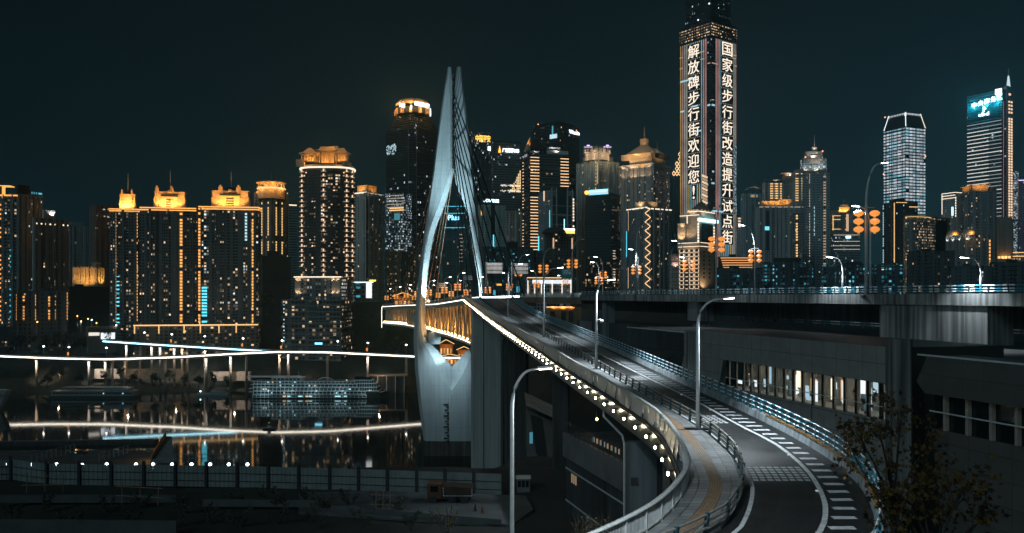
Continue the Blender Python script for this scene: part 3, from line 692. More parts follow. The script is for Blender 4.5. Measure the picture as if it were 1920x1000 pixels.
for k in range(14): mb.box((tx(838 + (k % 2) * 3), TY - 5.75, tz(756 + k * 5.2)), (1.3 if k % 4 else 2.6, .7, .5))
mb.tube([(tx(841.5), TY - 5.8, tz(752)), (tx(841.5), TY - 5.8, tz(828))], .12, 4); mb.build('ladder', DARKC, tw)
mb = MB(); zf = tz(640); mb.lathe((tx(815), TY - 2, tz(634)), [(3.1, -3.1), (3.6, 0), (2.9, 3.3), (.5, 3.8)], 14); mb.build('strut_cap', TWM, tw, True)
# thin lit seams on the tower's edge
# stay cables in the plane of the deck's middle line
CABLE = pm('black_cable', (.012, .012, .014), .5, nz=.2)
axis = lambda Y: (-33 + (460 - Y) * .262) if Y < 460 else (-33 - (Y - 460) * .285)
cb_t = thing('stay_cables', 'fan of black stay cables running from the tower down to the near deck', 'cables', (tx(850), TY, tz(200)))
for k in range(9):
    y0 = 175 + k * 15; Y1 = 322 + k * 14
    mb = MB(); mb.tube([(tx(850.5), TY - 2, tz(y0)), (axis(Y1) + 1.5, Y1, 85.2)], .30, 5); mb.build('cable', CABLE, cb_t)
cf_t = thing('stay_cables', 'fan of orange lit stay cables behind the tower opening', 'cables', (tx(850), TY, tz(300)))
CABO = pm('painted_lit_cable', (.42, .25, .15), .6, nz=.2)  # orange lamp light is put into the cable colour
for k in range(10):
    y0 = 190 + k * 14; Y1 = 640 - k * 15
    mb = MB(); mb.tube([(tx(849.5), TY + 2, tz(y0)), (axis(Y1), Y1, bz(Y1))], .22, 5); mb.build('cable', CABO, cf_t)
for Y_ in (480, 520): point((axis(Y_), Y_, bz(Y_) + 2), 9000, (1, .5, .16), .5)
# floodlights on the deck
TWL = (.60, .90, 1.0)
for sx_, px_ in ((1, 806), (-1, 894)):
    spot((tx(px_) + sx_ * 2, TY - 13, bz(450) + 1.2), (tx(848) - sx_ * 8, TY - 3, tz(360)), 60000, TWL, 75, .8, .6)
    spot((tx(px_) + sx_ * 1.0, TY - 4, bz(455) + 1.0), (tx(800 if sx_ > 0 else 897), TY, tz(500)), 55000, TWL, 110, .7, .4)
spot((-30, TY - 46, 86), (tx(846), TY - 3, tz(250)), 420000, TWL, 46, .9, .8)
# downlights under the deck onto the trunk
spot((tx(846), TY - 26, 62), (tx(835), TY, tz(700)), 26000, (.66, .9, 1), 80, .9, .6)
spot((tx(848), TY - 8, tz(684) + 3.5), (tx(812), TY - 3, tz(650)), 6000, TWL, 120, .8, .4)
FLOODM = em('flood_lamp_glow', (.85, .97, 1), 18)
for lab, px_ in (('left', 806), ('right', 896)):
    t = thing('floodlight', 'floodlight on the deck at the foot of the %s tower leg' % lab, 'floodlight', (tx(px_), TY - 8, bz(455)))
    mb = MB(); mb.box((tx(px_), TY - 8, bz(455) + 1.0), (1.4, .6, .9)); mb.box((tx(px_), TY - 8, bz(455) + .3), (.3, .3, .6)); mb.build('housing', DSTEEL, t)
    mb = MB(); mb.box((tx(px_), TY - 8.36, bz(455) + 1.05), (1.2, .1, .7)); mb.build('lens', FLOODM, t)
# added glowing bar standing in for the road glow at the crest
mb = MB(); mb.tube([(-19.5, 425, 84.1), (3.0, 384, 85.0)], .45, 6); o = mb.build('added_crest_glow', em('crest_glow', (.85, .96, 1), 9, True), None)
tag(o, 'added glowing bar in place of the road glow at the crest beside the right leg', 'light bar')

# lamps and lanterns along the bridge, seen between the legs
ORD = ['first', 'second', 'third', 'fourth', 'fifth', 'sixth', 'seventh', 'eighth', 'ninth', 'tenth', 'eleventh', 'twelfth']
SHLAMP = em('lamp_head_glow', (.92, .97, 1), 40, False)
for side, lab in ((0, 'left'), (1, 'right')):
    for k, Y in enumerate((402, 432, 474, 512, 552, 596, 644)):
        x = bl(Y) + (1.2 if side == 0 else BW(Y) - 1.2)
        arc_lamp('%s lamp post along the %s side of the bridge counting from the ramp' % (ORD[k], lab), (x, Y, bz(Y)), 12.5, 2.2, 0 if side == 0 else math.pi, .17, power=2600 if Y < 520 else 0, head_len=1.3, bend=.22, group='lamp posts along the bridge')
        for s_, sl in ((-1, 'left'), (1, 'right')):
            lantern_string('%s string of lanterns on the %s lamp post of the %s bridge side' % (sl, ORD[k], lab), x + s_ * 1.0, Y, bz(Y) + 7.6, 1.15)
# gantry signs seen from behind
for k, (pxa, pxb, pa_, pb_, Y, lab) in enumerate(((913, 942, 493, 513, 345, 'blank grey back of a road sign right of the tower, upper left of two'), (961, 990, 494, 514, 338, 'blank grey back of a road sign right of the tower, right of two'), (870, 886, 517, 525, 440, 'small blank road sign seen between the tower legs'), (823, 837, 531, 540, 500, 'tiny blank road sign between the tower legs near the left leg'))):
    t = thing('road_sign', lab, 'road sign', tuple(W(pxa, 560, Y)))
    a = W(pxa, pa_, Y); b_ = W(pxb, pb_, Y); mb = MB(); mb.box(((a.x + b_.x) / 2, Y, (a.z + b_.z) / 2), (b_.x - a.x, .18, a.z - b_.z)); mb.build('board', pm('sign_back', (.66, .65, .64), .6, 0, nz=.3, sc=.8), t)
    mb = MB()
    for f_ in (.3, .7): z = b_.z + (a.z - b_.z) * f_; mb.box(((a.x + b_.x) / 2, Y - .2, z), (b_.x - a.x, .2, .22))
    mb.build('brace', DSTEEL, t)
    if k < 2: spot((a.x + 2, Y - 8, a.z + 1), (a.x + 2, Y, a.z - 2), 1300, (1, .96, .92), 80)  # added spot brightening the sign back, no lamp is there
    mb = MB(); mb.tube([(a.x - .3, Y - .1, 84.5 if k < 2 else bz(Y)), (a.x - .3, Y - .1, a.z + .4)], .16, 6); mb.build('post', STEEL, t)

# ---------------------------------------------------------------- level viaduct on the right
AX = V((-.2448, .9696, 0)); AN = V((.9696, .2448, 0))      # along it (away), across it (right)
VO = V((24, 298, 0))
def vp(t, s): return VO - AX * t + AN * s                    # t metres towards us from its far end, s across
vd = thing('viaduct', 'long level concrete viaduct with teal striped railing across the right half', 'viaduct', (24, 298, 60))
VT = 330
def vbox(mb, t0, t1, s0, s1, z0, z1, m=0):
    a = vp(t0, s0); mb.obox((a.x, a.y, z0), -AX * (t1 - t0), AN * (s1 - s0), (0, 0, z1 - z0), m)
mb = MB(); vbox(mb, 0, VT, 0, 24, 84.9, 85.35); mb.build('road_deck', ASPH, vd)
mb = MB()
for k in range(0, 110): vbox(mb, k * 3.0 + .02, k * 3.0 + 2.97, -.3, -.02, 83.65, 85.4)
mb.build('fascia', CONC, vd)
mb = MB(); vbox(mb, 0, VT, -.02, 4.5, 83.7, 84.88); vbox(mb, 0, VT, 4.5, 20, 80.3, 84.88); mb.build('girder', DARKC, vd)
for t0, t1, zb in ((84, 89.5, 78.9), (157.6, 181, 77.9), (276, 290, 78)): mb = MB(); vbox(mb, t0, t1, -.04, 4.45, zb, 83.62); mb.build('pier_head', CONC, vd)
for t0, t1 in ((85, 88.5), (160, 165), (19, 22.4), (280, 285)):
    mb = MB(); vbox(mb, t0, t1, .9, 4, 50, 83.68 if t0 == 19 else 78.3); mb.build('pier_shaft', CONC2, vd)
mb = MB()
for k in range(0, 102):
    pass
BP = right
mb = MB()
for y_ in (59, 71): p = right.at(right.dY(y_)); mb = MB(); mb.tube([(p.x + .2, p.y, rz(y_) + .5), (p.x + .3, p.y, rz(y_) + 1.3), (p.x + .55, p.y, rz(y_) + 1.7), (p.x + .55, p.y, rz(y_) + 2.7)], .06, 6); mb.build('bent_post', DSTEEL, ob)
mb = MB()
for h, w_ in ((85.78, .08), (86.15, .08), (86.62, .11)):
    t = 0; k = 0
    while t < VT:
        L_ = 2.1 if k % 2 == 0 else 1.5
        a = vp(t, .05); mb.obox((a.x, a.y, h - w_), -AX * min(L_, VT - t), AN * (w_ * 2), (0, 0, w_ * 2), k % 2); t += L_; k += 1
mb.build('rail', [WHITEP, TEALP], vd)
for k in range(92):
    t = 1 + k * 3.6; mb = MB(); a = vp(t, -.05)
    mb.hexa([V((a.x, a.y, 85.35)), V((a.x, a.y, 85.35)) - AX * .16, V((a.x, a.y, 85.35)) - AX * .16 + AN * .22, V((a.x, a.y, 85.35)) + AN * .22,
             V((a.x, a.y, 86.66)) + AN * -.1, V((a.x, a.y, 86.66)) - AX * .12 - AN * .1, V((a.x, a.y, 86.66)) - AX * .12 + AN * .05, V((a.x, a.y, 86.66)) + AN * .05])
    mb.build('post', DTEAL, vd)
# connecting span between the ramp crest and the viaduct
cs = thing('connecting_span', 'low brown girder span with a pale railing left of the level viaduct', 'span', (16, 330, 80))
mb = MB(); a = V((24, 298, 0)); b_ = V((4.2, 378, 0)); dirv = (b_ - a); mb.obox((a.x + .2, a.y + .5, 82.4), dirv * .99, AN * 22, (0, 0, 2.2)); mb.build('girder', pm('brown_girder', (.22, .15, .10), .7, nz=.3, sc=.2), cs)
mb = MB()
for k in range(60):
    p = a + dirv * (k / 60); mb.box((p.x, p.y, 85.4), (.28, .28, 1.5))
for h in (85.1, 86.1): mb.obox((a.x, a.y, h), dirv, AN * .15, (0, 0, .14))
mb.build('railing', WHITEP, cs)
# lower structures seen below the viaduct
bb = thing('lower_beam', 'dark brown concrete beam below the level viaduct behind the ramp lamp', 'beam', (40, 260, 70))
mb = MB(); vbox(mb, -10, 90, 2, 14, 70.5, 76.5); mb.build('beam', DARKC, bb)
mb = MB(); vbox(mb, -6, 6, 1.5, 1.95, 70.2, 76.4); mb.build('end_block', CONC2, bb)
ob2 = thing('lower_railing', 'teal and white railing of a lower road glimpsed under the viaduct', 'railing', (90, 170, 74))
mb = MB(); a = vp(120, 16); 
for h in (78.7, 79.25, 79.8):
    for k in range(40): q = vp(70 + k * 3.5, 22); mb.obox((q.x, q.y, h), -AX * 3.4, AN * .14, (0, 0, .13), k % 2)
for k in range(40): q = vp(71 + k * 3.5, 22); mb.box((q.x, q.y, 79.1), (.2, .2, 1.8), 0, 1)
mb.build('rail', [WHITEP, TEALP], ob2)
for t_ in (120, 150): q = vp(t_, 10); spot((q.x, q.y, 79.9), tuple(vp(t_, 24))[:2] + (78.5,), 900, COOL, 140)  # added spots light this railing, no lamps stand here
sr = thing('station_roof', 'dark flat canopy edge with a pale rim under the viaduct', 'canopy', (70, 110, 78))
mb = MB(); vbox(mb, 92, 260, -19.5, 1, 77.2, 77.6); mb.build('slab', DARKC, sr)
mb = MB(); vbox(mb, 92, 260, -19.7, -19.55, 77.55, 77.75); mb.build('rim', STEEL, sr)

# ---------------------------------------------------------------- rail station behind the ramp
TILE = bpy.data.materials.new('grey_facade_panel'); n, l, b = nt(TILE)
tc = n.new('ShaderNodeTexCoord'); bk = n.new('ShaderNodeTexBrick'); l.new(tc.outputs['UV'], bk.inputs[0]); bk.offset = 0
bk.inputs['Scale'].default_value = 1; bk.inputs['Brick Width'].default_value = 2.4; bk.inputs['Row Height'].default_value = 2.1; bk.inputs['Mortar Size'].default_value = .03; bk.inputs['Bias'].default_value = 0
bk.inputs['Color1'].default_value = (.31, .31, .30, 1); bk.inputs['Color2'].default_value = (.36, .36, .35, 1); bk.inputs['Mortar'].default_value = (.05, .05, .05, 1)
no = n.new('ShaderNodeTexNoise'); no.inputs['Scale'].default_value = .5; no.inputs['Detail'].default_value = 6; l.new(tc.outputs['UV'], no.inputs[0])
mx = n.new('ShaderNodeMix'); mx.data_type = 'RGBA'; mx.blend_type = 'MULTIPLY'; mx.inputs[0].default_value = .5; l.new(bk.outputs[0], mx.inputs[6]); l.new(no.outputs[0], mx.inputs[7]); l.new(mx.outputs[2], b.inputs['Base Color'])
b.inputs['Roughness'].default_value = .5
bp = n.new('ShaderNodeBump'); bp.inputs['Strength'].default_value = .4; bp.inputs['Distance'].default_value = .03; bp.invert = True; l.new(bk.outputs[1], bp.inputs['Height']); l.new(bp.outputs[0], b.inputs['Normal'])
def sp(t, s, z): q = V((38, 100, 0)) - AX * t + AN * s; return V((q.x, q.y, z))   # t towards us, s to the right (into the building)
def plate(mb, t0, t1, z0, z1, s=0, th=.4, sl0=0, sl1=0):
    """upright panel on the station's face; sl slants its ends"""
    a, b_, c, d = sp(t0 + sl0, s, z0), sp(t1 + sl1, s, z0), sp(t1, s, z1), sp(t0, s, z1); nn = AN * th
    i = [(t0 + sl0, z0), (t1 + sl1, z0), (t1, z1), (t0, z1)]
    mb.face([a, b_, c, d], i); mb.face([d + nn, c + nn, b_ + nn, a + nn], i)
    for p, q in ((a, b_), (b_, c), (c, d), (d, a)): mb.face([p, p + nn, q + nn, q])
GLASS = bpy.data.materials.new('station_glass'); n, l, b = nt(GLASS)
b.inputs['Base Color'].default_value = (.8, .85, .85, 1); b.inputs['Roughness'].default_value = .03; b.inputs['Transmission Weight'].default_value = 1.0; b.inputs['IOR'].default_value = 1.15
st = thing('station_building', 'grey panelled station hall with a lit strip of windows behind the ramp', 'station', (38, 100, 40))
mb = MB()
zt, z1, z0 = 79.6, 75.6, 71.7
plate(mb, -40.5, 10.0, z1, zt)                                   # upper band
plate(mb, -40.5, -26.6, 60, z1, sl0=-6, sl1=-5.0)                   # solid left part, slanted ends
plate(mb, -28.2, 10.0, 60, z0, sl0=-3.0)
mb.face([sp(-40.5, .4, zt), sp(10, .4, zt), sp(10, 14, zt), sp(-40.5, 14, zt)])
mb.face([sp(10.0, .41, 60), sp(10.0, 14, 60), sp(10.0, 14, zt), sp(10.0, .41, zt)])
mb.build('wall', TILE, st)
for k in range(18):
    t = -26.3 + k * 2.1; mb = MB(); plate(mb, t, t + .42, z0, z1, .25, .5); mb.build('mullion', pm('pale_column', (.30, .27, .22), .6, nz=.2), st)
mb = MB(); plate(mb, -26.6, 10, z0 + 1.35, z0 + 1.45, -.06, .1); mb.build('hand_rail', STEEL, st)
mb = MB(); plate(mb, -27.2, -26.3, z0, z1, -.05, .5, sl0=-1.4, sl1=-1.4); mb.build('slanted_reveal', DARKC, st)
rndS = random.Random(5)
mb = MB(); plate(mb, -27, 10, z0 - .2, z0 + .02, .6, 6.5); mb.build('floor', STONE, st)
mb = MB(); plate(mb, -27, 10, z0, z1, 7.2, .2); mb.build('back_wall', pm('hall_wall', (.20, .19, .17), .6, nz=.4, sc=.6), st)
for k in range(36):
    t = -26 + k * 1.0 + rndS.uniform(-.3, .3); za = z0 + rndS.choice((.2, .6, 1.4, 2.2)); zb_ = min(z1 - .2, za + rndS.choice((.5, .9, 1.6, 2.6))); kk = rndS.choice((0, 1, 1, 2, 3, 3)); mb = MB(); plate(mb, t, t + rndS.choice((.3, .5, .8, 1.2)), za, zb_, rndS.choice((2.4, 4.5, 6.6)), .12)
    mb.build('lit_panel', em('hall_panel_%d' % kk, ((1, .86, .62), (.85, .95, 1), (1, .5, .2), (.6, .85, 1))[kk], (1.6, 1.3, 1.0, .7)[kk]), st)
for k in range(7):
    t = -24.5 + k * 5.0; mb = MB(); plate(mb, t, t + 2.6, z1 - .12, z1 - .04, 3, .4); mb.build('ceiling_light', em('hall_light', (.95, .95, .85), 16, True), st)
    mb = MB(); q = sp(t + 1.2, 4.4, z0); mb.box((q.x, q.y, z0 + 1.0), (1.2, .5, 2.0), .3); mb.build('ticket_machine', pm('machine_blue_grey', (.15, .2, .24), .4, nz=.2), st)
mb = MB(); plate(mb, -26.8, 10, z0, z1, .12, .03); mb.build('glazing', GLASS, st)
pillar('station_pillar', 'slim pale concrete pillar standing in front of the station wall', 23.1, 24.5, 112, 1.4, 80.3, 50, CONC, False)
pillar('station_pillar', 'stained concrete pillar at the right end of the lit window strip', 37.3, 39.3, 83.5, 2, 80.8, 40, CONC, False)
# projecting end volume, closer to us
TILED = TILE.copy(); TILED.name = 'charcoal_facade_panel'; k_ = [q for q in TILED.node_tree.nodes if q.type == 'TEX_BRICK'][0]; k_.inputs['Color1'].default_value = (.10, .10, .098, 1); k_.inputs['Color2'].default_value = (.125, .125, .12, 1)
s2 = thing('station_wing', 'dark panelled station wing with a pointed left end at the right edge', 'station', (45, 70, 40))
mb = MB(); S0 = -4.0
def plate2(mb, pts, s, th):
    q = [sp(t, s, z) for t, z in pts]; nn = AN * th; mb.face(q, [(t, z) for t, z in pts]); mb.face([p + nn for p in reversed(q)], [(t, z) for t, z in pts])
    for k in range(len(q)): mb.face([q[k], q[k] + nn, q[(k + 1) % len(q)] + nn, q[(k + 1) % len(q)]])
plate2(mb, [(18.2, 76.9), (19.3, 75.9), (60, 75.9), (60, 79.4), (19.6, 79.4)], S0, 4.5)
plate2(mb, [(24, 40), (60, 40), (60, 72.6), (19.5, 72.6)], S0 + .6, 4)
mb.build('wall', TILED, s2)
mb = MB(); plate2(mb, [(19.5, 72.6), (60, 72.6), (60, 75.9), (19.4, 75.9)], S0 + 1.0, .05); mb.build('window_band', pm('dark_window', (.012, .015, .017), .08, nz=.1), s2)
for k in range(14):
    t = 21 + k * 2.7; mb = MB(); plate(mb, t, t + .32, 72.6, 75.9, S0 + .55, .4); mb.build('mullion', pm('pale_column', (.30, .27, .22), .6, nz=.2), s2)
mb = MB(); plate(mb, 19.4, 60, 74.2, 74.32, S0 + .4, .1); plate(mb, 18.4, 60, 79.4, 79.55, S0 - .1, .3); mb.build('rail', STEEL, s2)
# station box under the ramp
s3 = thing('station_box', 'dark sloping station box with a small window row under the ramp', 'station', (10, 88, 50))
def bp_(t, s, z): q = V((10.6, 80, 0)) + AX * t + AN * s; return V((q.x, q.y, z))
def plate3(mb, pts, s, th):
    q = [bp_(t, s, z) for t, z in pts]; nn = AN * th; mb.face(q, [(t, z) for t, z in pts]); mb.face([p + nn for p in reversed(q)], [(t, z) for t, z in pts])
    for k in range(len(q)): mb.face([q[k], q[k] + nn, q[(k + 1) % len(q)] + nn, q[(k + 1) % len(q)]])
mb = MB(); plate3(mb, [(0, 40), (19, 40), (19, 69.2), (0, 69.2)], .3, 9); mb.build('wall', DARKC, s3)
mb = MB(); plate3(mb, [(0, 66.6), (19, 66.6), (19, 69.3), (0, 69.3)], -.1, .39); mb.build('band', pm('grey_band', (.15, .15, .15), .6, nz=.3, sc=.3), s3)
mb = MB(); a = bp_(0, 0, 40); mb.obox((a.x, a.y - .02, 40), AN * 3.2, V((0, 1, 0)), (0, 0, 31.3)); mb.build('end_wall', pm('blue_grey_wall', (.20, .235, .26), .6, nz=.25, sc=.3, streak=True), s3)
mb = MB(); q = bp_(0, .9, 67.5); mb.box((q.x, q.y - .06, 67.6), (.75, .08, .75)); mb.build('vent', DARKC, s3)
mb = MB(); mb.tube([bp_(-.3, -.2, 42), bp_(-.3, -.2, 71.2), bp_(.5, -.1, 71.9), bp_(5.5, -.1, 73.0), bp_(5.6, -.1, 74)], .11, 6); mb.build('drain_pipe', STEEL, s3)
mb = MB()
for k in range(12): q = bp_(1 + k * 1.5, -.1, 70); mb.box((q.x, q.y, 70), (.06, .06, 1.5))
for h in (69.9, 70.7): mb.obox(bp_(0, -.15, h), AX * 19, AN * .06, (0, 0, .06))
mb.build('railing', DSTEEL, s3)
for k in range(8):
    mb = MB(); plate3(mb, [(3 + k * 1.05, 69.6), (3.3 + k * 1.05, 69.6), (3.3 + k * 1.05, 70.1), (3 + k * 1.05, 70.1)], .6, .1)
    mb.build('window', em('small_window_%d' % (k % 3), ((1, .6, .3), (.6, .8, .9), (1, .75, .5))[k % 3], (.22, .16, .12)[k % 3]), s3)
for k in range(3):
    mb = MB(); plate3(mb, [(15.2 + k * .7, 64), (15.4 + k * .7, 64), (15.4 + k * .7, 65), (15.2 + k * .7, 65)], .2, .12); mb.build('window', em('small_window_0', (1, .6, .3), .22), s3)
mb = MB()
for z in (61.5, 65.2): mb.obox(bp_(0, .2, z), AX * 19, AN * .1, (0, 0, .14))
mb.build('ledge', STEEL, s3)
# grey house with slanting wall between the columns
s4 = thing('side_building', 'dark house with a leaning wall and one cyan window between the ramp columns', 'house', tuple(W(1015, 900, 175)))
mb = MB(); Y = 175; p = [W(988, 770, Y), W(1060, 800, Y), W(1060, 980, Y), W(1012, 980, Y), W(988, 860, Y)]
mb.face(p); mb.face([q + V((0, 14, 0)) for q in reversed(p)])
for k in range(5): mb.face([p[k], p[k] + V((0, 14, 0)), p[(k + 1) % 5] + V((0, 14, 0)), p[(k + 1) % 5]])
mb.build('wall', pm('warm_grey_wall', (.13, .12, .11), .8, nz=.3, sc=.2), s4)
mb = MB(); a = W(986, 760, Y - 3); mb.obox(a, V((9, 0, -4.2)), V((0, 18, 0)), (0, 0, .6)); mb.build('roof', pm('beige_roof', (.30, .26, .22), .8, nz=.3, sc=.2), s4)
mb = MB(); a = W(993, 832, Y - .2); mb.obox(a, (.65, 0, 0), (0, .15, 0), (0, 0, 2.3)); mb.build('window', em('cyan_window', (.1, .55, .75), .35), s4)
mb = MB(); a = W(1005, 850, Y - .3); mb.hexa([a, a + V((2.5, 0, -4)), a + V((2.5, .2, -4)), a + V((0, .2, 0)), a + V((-1.2, 0, 8)), a + V((1.2, 0, 7)), a + V((1.2, .2, 7)), a + V((-1.2, .2, 8))]); mb.build('painted_dark_recess', pm('tower_core', (.02, .022, .025), .8), s4)  # dark plate on the wall, coloured as the shade of a recess
kd = thing('guard_hut', 'small pale guard hut with windows on the low ground beside the column', 'hut', tuple(W(981, 925, 108)))
a = W(969, 928, 108); mb = MB(); mb.obox(a, (1.65, 0, 0), (0, 1.6, 0), (0, 0, 2.0)); mb.build('wall', pm('hut_white', (.14, .15, .155), .6, nz=.2), kd)
mb = MB(); mb.obox(a + V((-.12, -.12, 2.0)), (1.9, 0, 0), (0, 1.85, 0), (0, 0, .14)); mb.build('roof', STEEL, kd)
for k in range(3): mb = MB(); mb.obox(a + V((.12 + k * .5, -.03, .95)), (.4, 0, 0), (0, .05, 0), (0, 0, .85)); mb.build('window', pm('dark_window', (.012, .015, .017), .08, nz=.1), kd)
q = thing('yellow_lamp', 'tiny yellow green lamp under the ramp above the station box', 'lamp', tuple(W(1119, 786, 92)))
a = W(1119, 786, 92); mb = MB(); mb.lathe(a, [(.02, -.16), (.16, 0), (.02, .16)], 10); mb.build('bulb', em('yellow_green_glow', (.85, 1, .25), 14, True), q, True)
mb = MB(); mb.tube([a + V((0, .3, 0)), a + V((0, .5, 2.5))], .05, 5); mb.build('bracket', DSTEEL, q)
# ---------------------------------------------------------------- riverside viaducts on the far bank
def sweep2(mb, cv, zf, prof, ds=6, m=0, d0=0, d1=None):
    d1 = cv.L if d1 is None else d1; n_ = max(1, int((d1 - d0) / ds)); rings = []
    for k in range(n_ + 1):
        d = d0 + (d1 - d0) * k / n_; p = cv.at(d); le = cv.left(d)
        rings.append([((p + le * o_).x, (p + le * o_).y, zf(p.x) + h) for o_, h in prof])
    mb.loft(rings, m)
def far_viaduct(label, pix, led, width, pil, lamps, lab2, ledh=.42):
    """pix: (px, py of the light line, distance)"""
    pts = [W(*p) for p in pix]; cv = Curve([(p.x, p.y) for p in pts], 2); tab = [(p.x, p.z) for p in pts]
    zf = lambda x: lerp_tab(tab, x)
    t = thing('riverside_viaduct', label, 'viaduct', tuple(pts[0]))
    mb = MB(); sweep2(mb, cv, zf, [(0, .3), (width, .3), (width - .5, -1.2), (width * .7, -2.0), (width * .3, -2.0), (.3, -1.2)]); mb.build('deck', CONC2, t)
    mb = MB(); sweep2(mb, cv, zf, [(-.1, 1.3), (.12, 1.3), (.12, .2), (-.1, .2)]); sweep2(mb, cv, zf, [(width, 1.3), (width + .2, 1.3), (width + .2, .2), (width, .2)]); mb.build('railing', pm('pale_railing', (.28, .29, .29), .6, nz=.3), t)
    mb = MB(); sweep2(mb, cv, zf, [(-.3, -.1 + ledh), (-.55, -.1 + ledh), (-.55, -.1 - ledh), (-.3, -.1 - ledh)]); mb.build('led_strip', led, t)
    for px in pil:
        Xp = None
        for k in range(400):
            d = cv.L * k / 399; p = cv.at(d)
            if (p.x / p.y) * F + 960 >= px: break
        p = p + cv.left(d) * width * .5; z = zf(p.x)
        mb = MB(); mb.lathe((p.x, p.y, 0), [(1.15, -8), (1.15, z - 4), (1.9, z - 1.9)], 10); mb.build('pillar', pm('warm_pillar', (.46, .43, .40), .8, nz=.25, sc=.3, streak=True), t, True)
        q = cv.at(d); spot((q.x, q.y - 4.5, z - 1.5), (p.x, p.y, z - 9), 34000, (1, .70, .46) if int(px) % 2 else (1, .88, .78), 70, .8, .3) if (int(px) % 3) else None
    for k, px in enumerate(lamps):
        for j in range(400):
            d = cv.L * j / 399; p = cv.at(d)
            if (p.x / p.y) * F + 960 >= px: break
        p = p + cv.left(d) * (width - .5); z = zf(p.x)
        l_ = thing('street_lamp', '%s lamp post from the left on the %s' % (ORD[k], lab2), 'street lamp', (p.x, p.y, z), 'lamp posts on the riverside viaducts')
        mb = MB(); mb.tube([(p.x, p.y, z), (p.x, p.y, z + 9.5)], .16, 5); mb.build('pole', STEEL, l_)
        mb = MB(); mb.lathe((p.x, p.y, z + 9.6), [(.05, -.55), (.8, -.2), (.8, .3), (.05, .6)], 8); mb.build('head', em('far_lamp_glow', (1, .95, .85), 14), l_)
        if k % 2 == 1:
            mb = MB(); mb.lathe((p.x - .8, p.y, z + 3.6), [(.1, -1.6), (.85, -1.1), (.85, 1.1), (.1, 1.6)], 8); o = mb.build('lantern', em('lantern_glow', (1, .36, .06), 1.15), None); tag(o, 'orange lantern by the %s lamp post from the left on the %s' % (ORD[k], lab2), 'lantern', 'lanterns on the riverside viaducts')
far_viaduct('lower riverside viaduct with a warm white light line crossing the left half', [(-160, 667, 770), (0, 668, 770), (100, 672, 765), (200, 674, 760), (330, 670, 757), (430, 664, 756), (520, 660, 757), (620, 661, 760), (700, 665, 765), (772, 668.5, 770), (900, 673, 780)], em('warm_white_led', (1, .90, .74), 6, True), 9,
            (61, 160, 190, 204, 228, 303, 382, 428, 459, 521, 536, 612, 688, 762), (68, 118, 188, 523, 631, 688, 762), 'lower riverside viaduct')
far_viaduct('upper riverside viaduct with a bluish white light line merging from the left', [(193, 640, 775), (300, 647, 772), (400, 653, 769), (500, 658.5, 767), (525, 660, 766)], em('blue_white_led', (.45, .86, 1), 6, True), 9,
            (232, 258, 280, 296, 322, 337, 348, 380), (262, 314, 376, 449), 'upper riverside viaduct')
# walls, quay and trees of the far bank
def blockw(name, label, cat, px0, px1, py0, py1, Y, dep, mat, kind=None):
    a = W(px0, py1, Y); b_ = W(px1, py0, Y); t = thing(name, label, cat, tuple(a)); mb = MB(); mb.obox(a - V((0, 0, 4)), (b_.x - a.x, 0, 0), (0, dep, 0), (0, 0, b_.z - a.z + 4)); mb.build('wall', mat, t); return t, a, b_
t, a, b_ = blockw('quay_shed', 'low flat roofed quay shed on posts right of the cruise ship', 'shed', 692, 758, 706, 740, 752, 14, DARKC)
mb = MB(); mb.obox((a.x - 1.5, a.y - 1, b_.z), (b_.x - a.x + 3, 0, 0), (0, 16, 0), (0, 0, 1.0)); mb.build('roof', pm('warm_roof', (.34, .26, .20), .7, nz=.3), t)
mb = MB()
for k in range(5): mb.box((a.x + k * (b_.x - a.x) / 4, a.y - .6, (a.z + b_.z) / 2), (.5, .5, b_.z - a.z))
mb.build('post', WHITEP, t)
point((a.x + 10, a.y - 6, b_.z + 5), 2500, (1, .7, .45), .4)
t, a, b_ = blockw('retaining_wall', 'long pale retaining wall under the riverside viaducts', 'wall', 165, 345, 692, 702, 772, 3, pm('lit_wall', (.30, .25, .21), .8, nz=.4, sc=.2))
t, a, b_ = blockw('retaining_wall', 'stepped pale wall on the bank behind the cruise ship', 'wall', 395, 470, 697, 706, 770, 3, pm('lit_wall', (.30, .25, .21), .8, nz=.4, sc=.2))
for px, py, e in ((110, 705, 900), (240, 690, 2500), (330, 700, 1800), (440, 695, 1500), (560, 700, 1200), (650, 700, 900)):
    q = W(px, py, 758); point(q, e, (1, .68, .42), .5)
LEAFD = pm('dark_leaf', (.045, .055, .035), .9, nz=.6, sc=.3); TRUNK = pm('bark', (.06, .05, .04), .9, nz=.4, sc=2)
def leafcloud(mb, c, r, n_, s, rn, sz=1.0):
    for _ in range(n_):
        while 1:
            p = V((rn.uniform(-1, 1), rn.uniform(-1, 1), rn.uniform(-1, 1)))
            if p.length < 1: break
        q = V(c) + V((p.x * r, p.y * r, p.z * r * sz)); a = V((rn.gauss(0, 1), rn.gauss(0, 1), rn.gauss(0, 1))).normalized(); b_ = a.orthogonal().normalized(); k = s * rn.uniform(.6, 1.3)
        mb.face([q - a * k, q + b_ * k * .6, q + a * k, q - b_ * k * .6])
rt = random.Random(11)
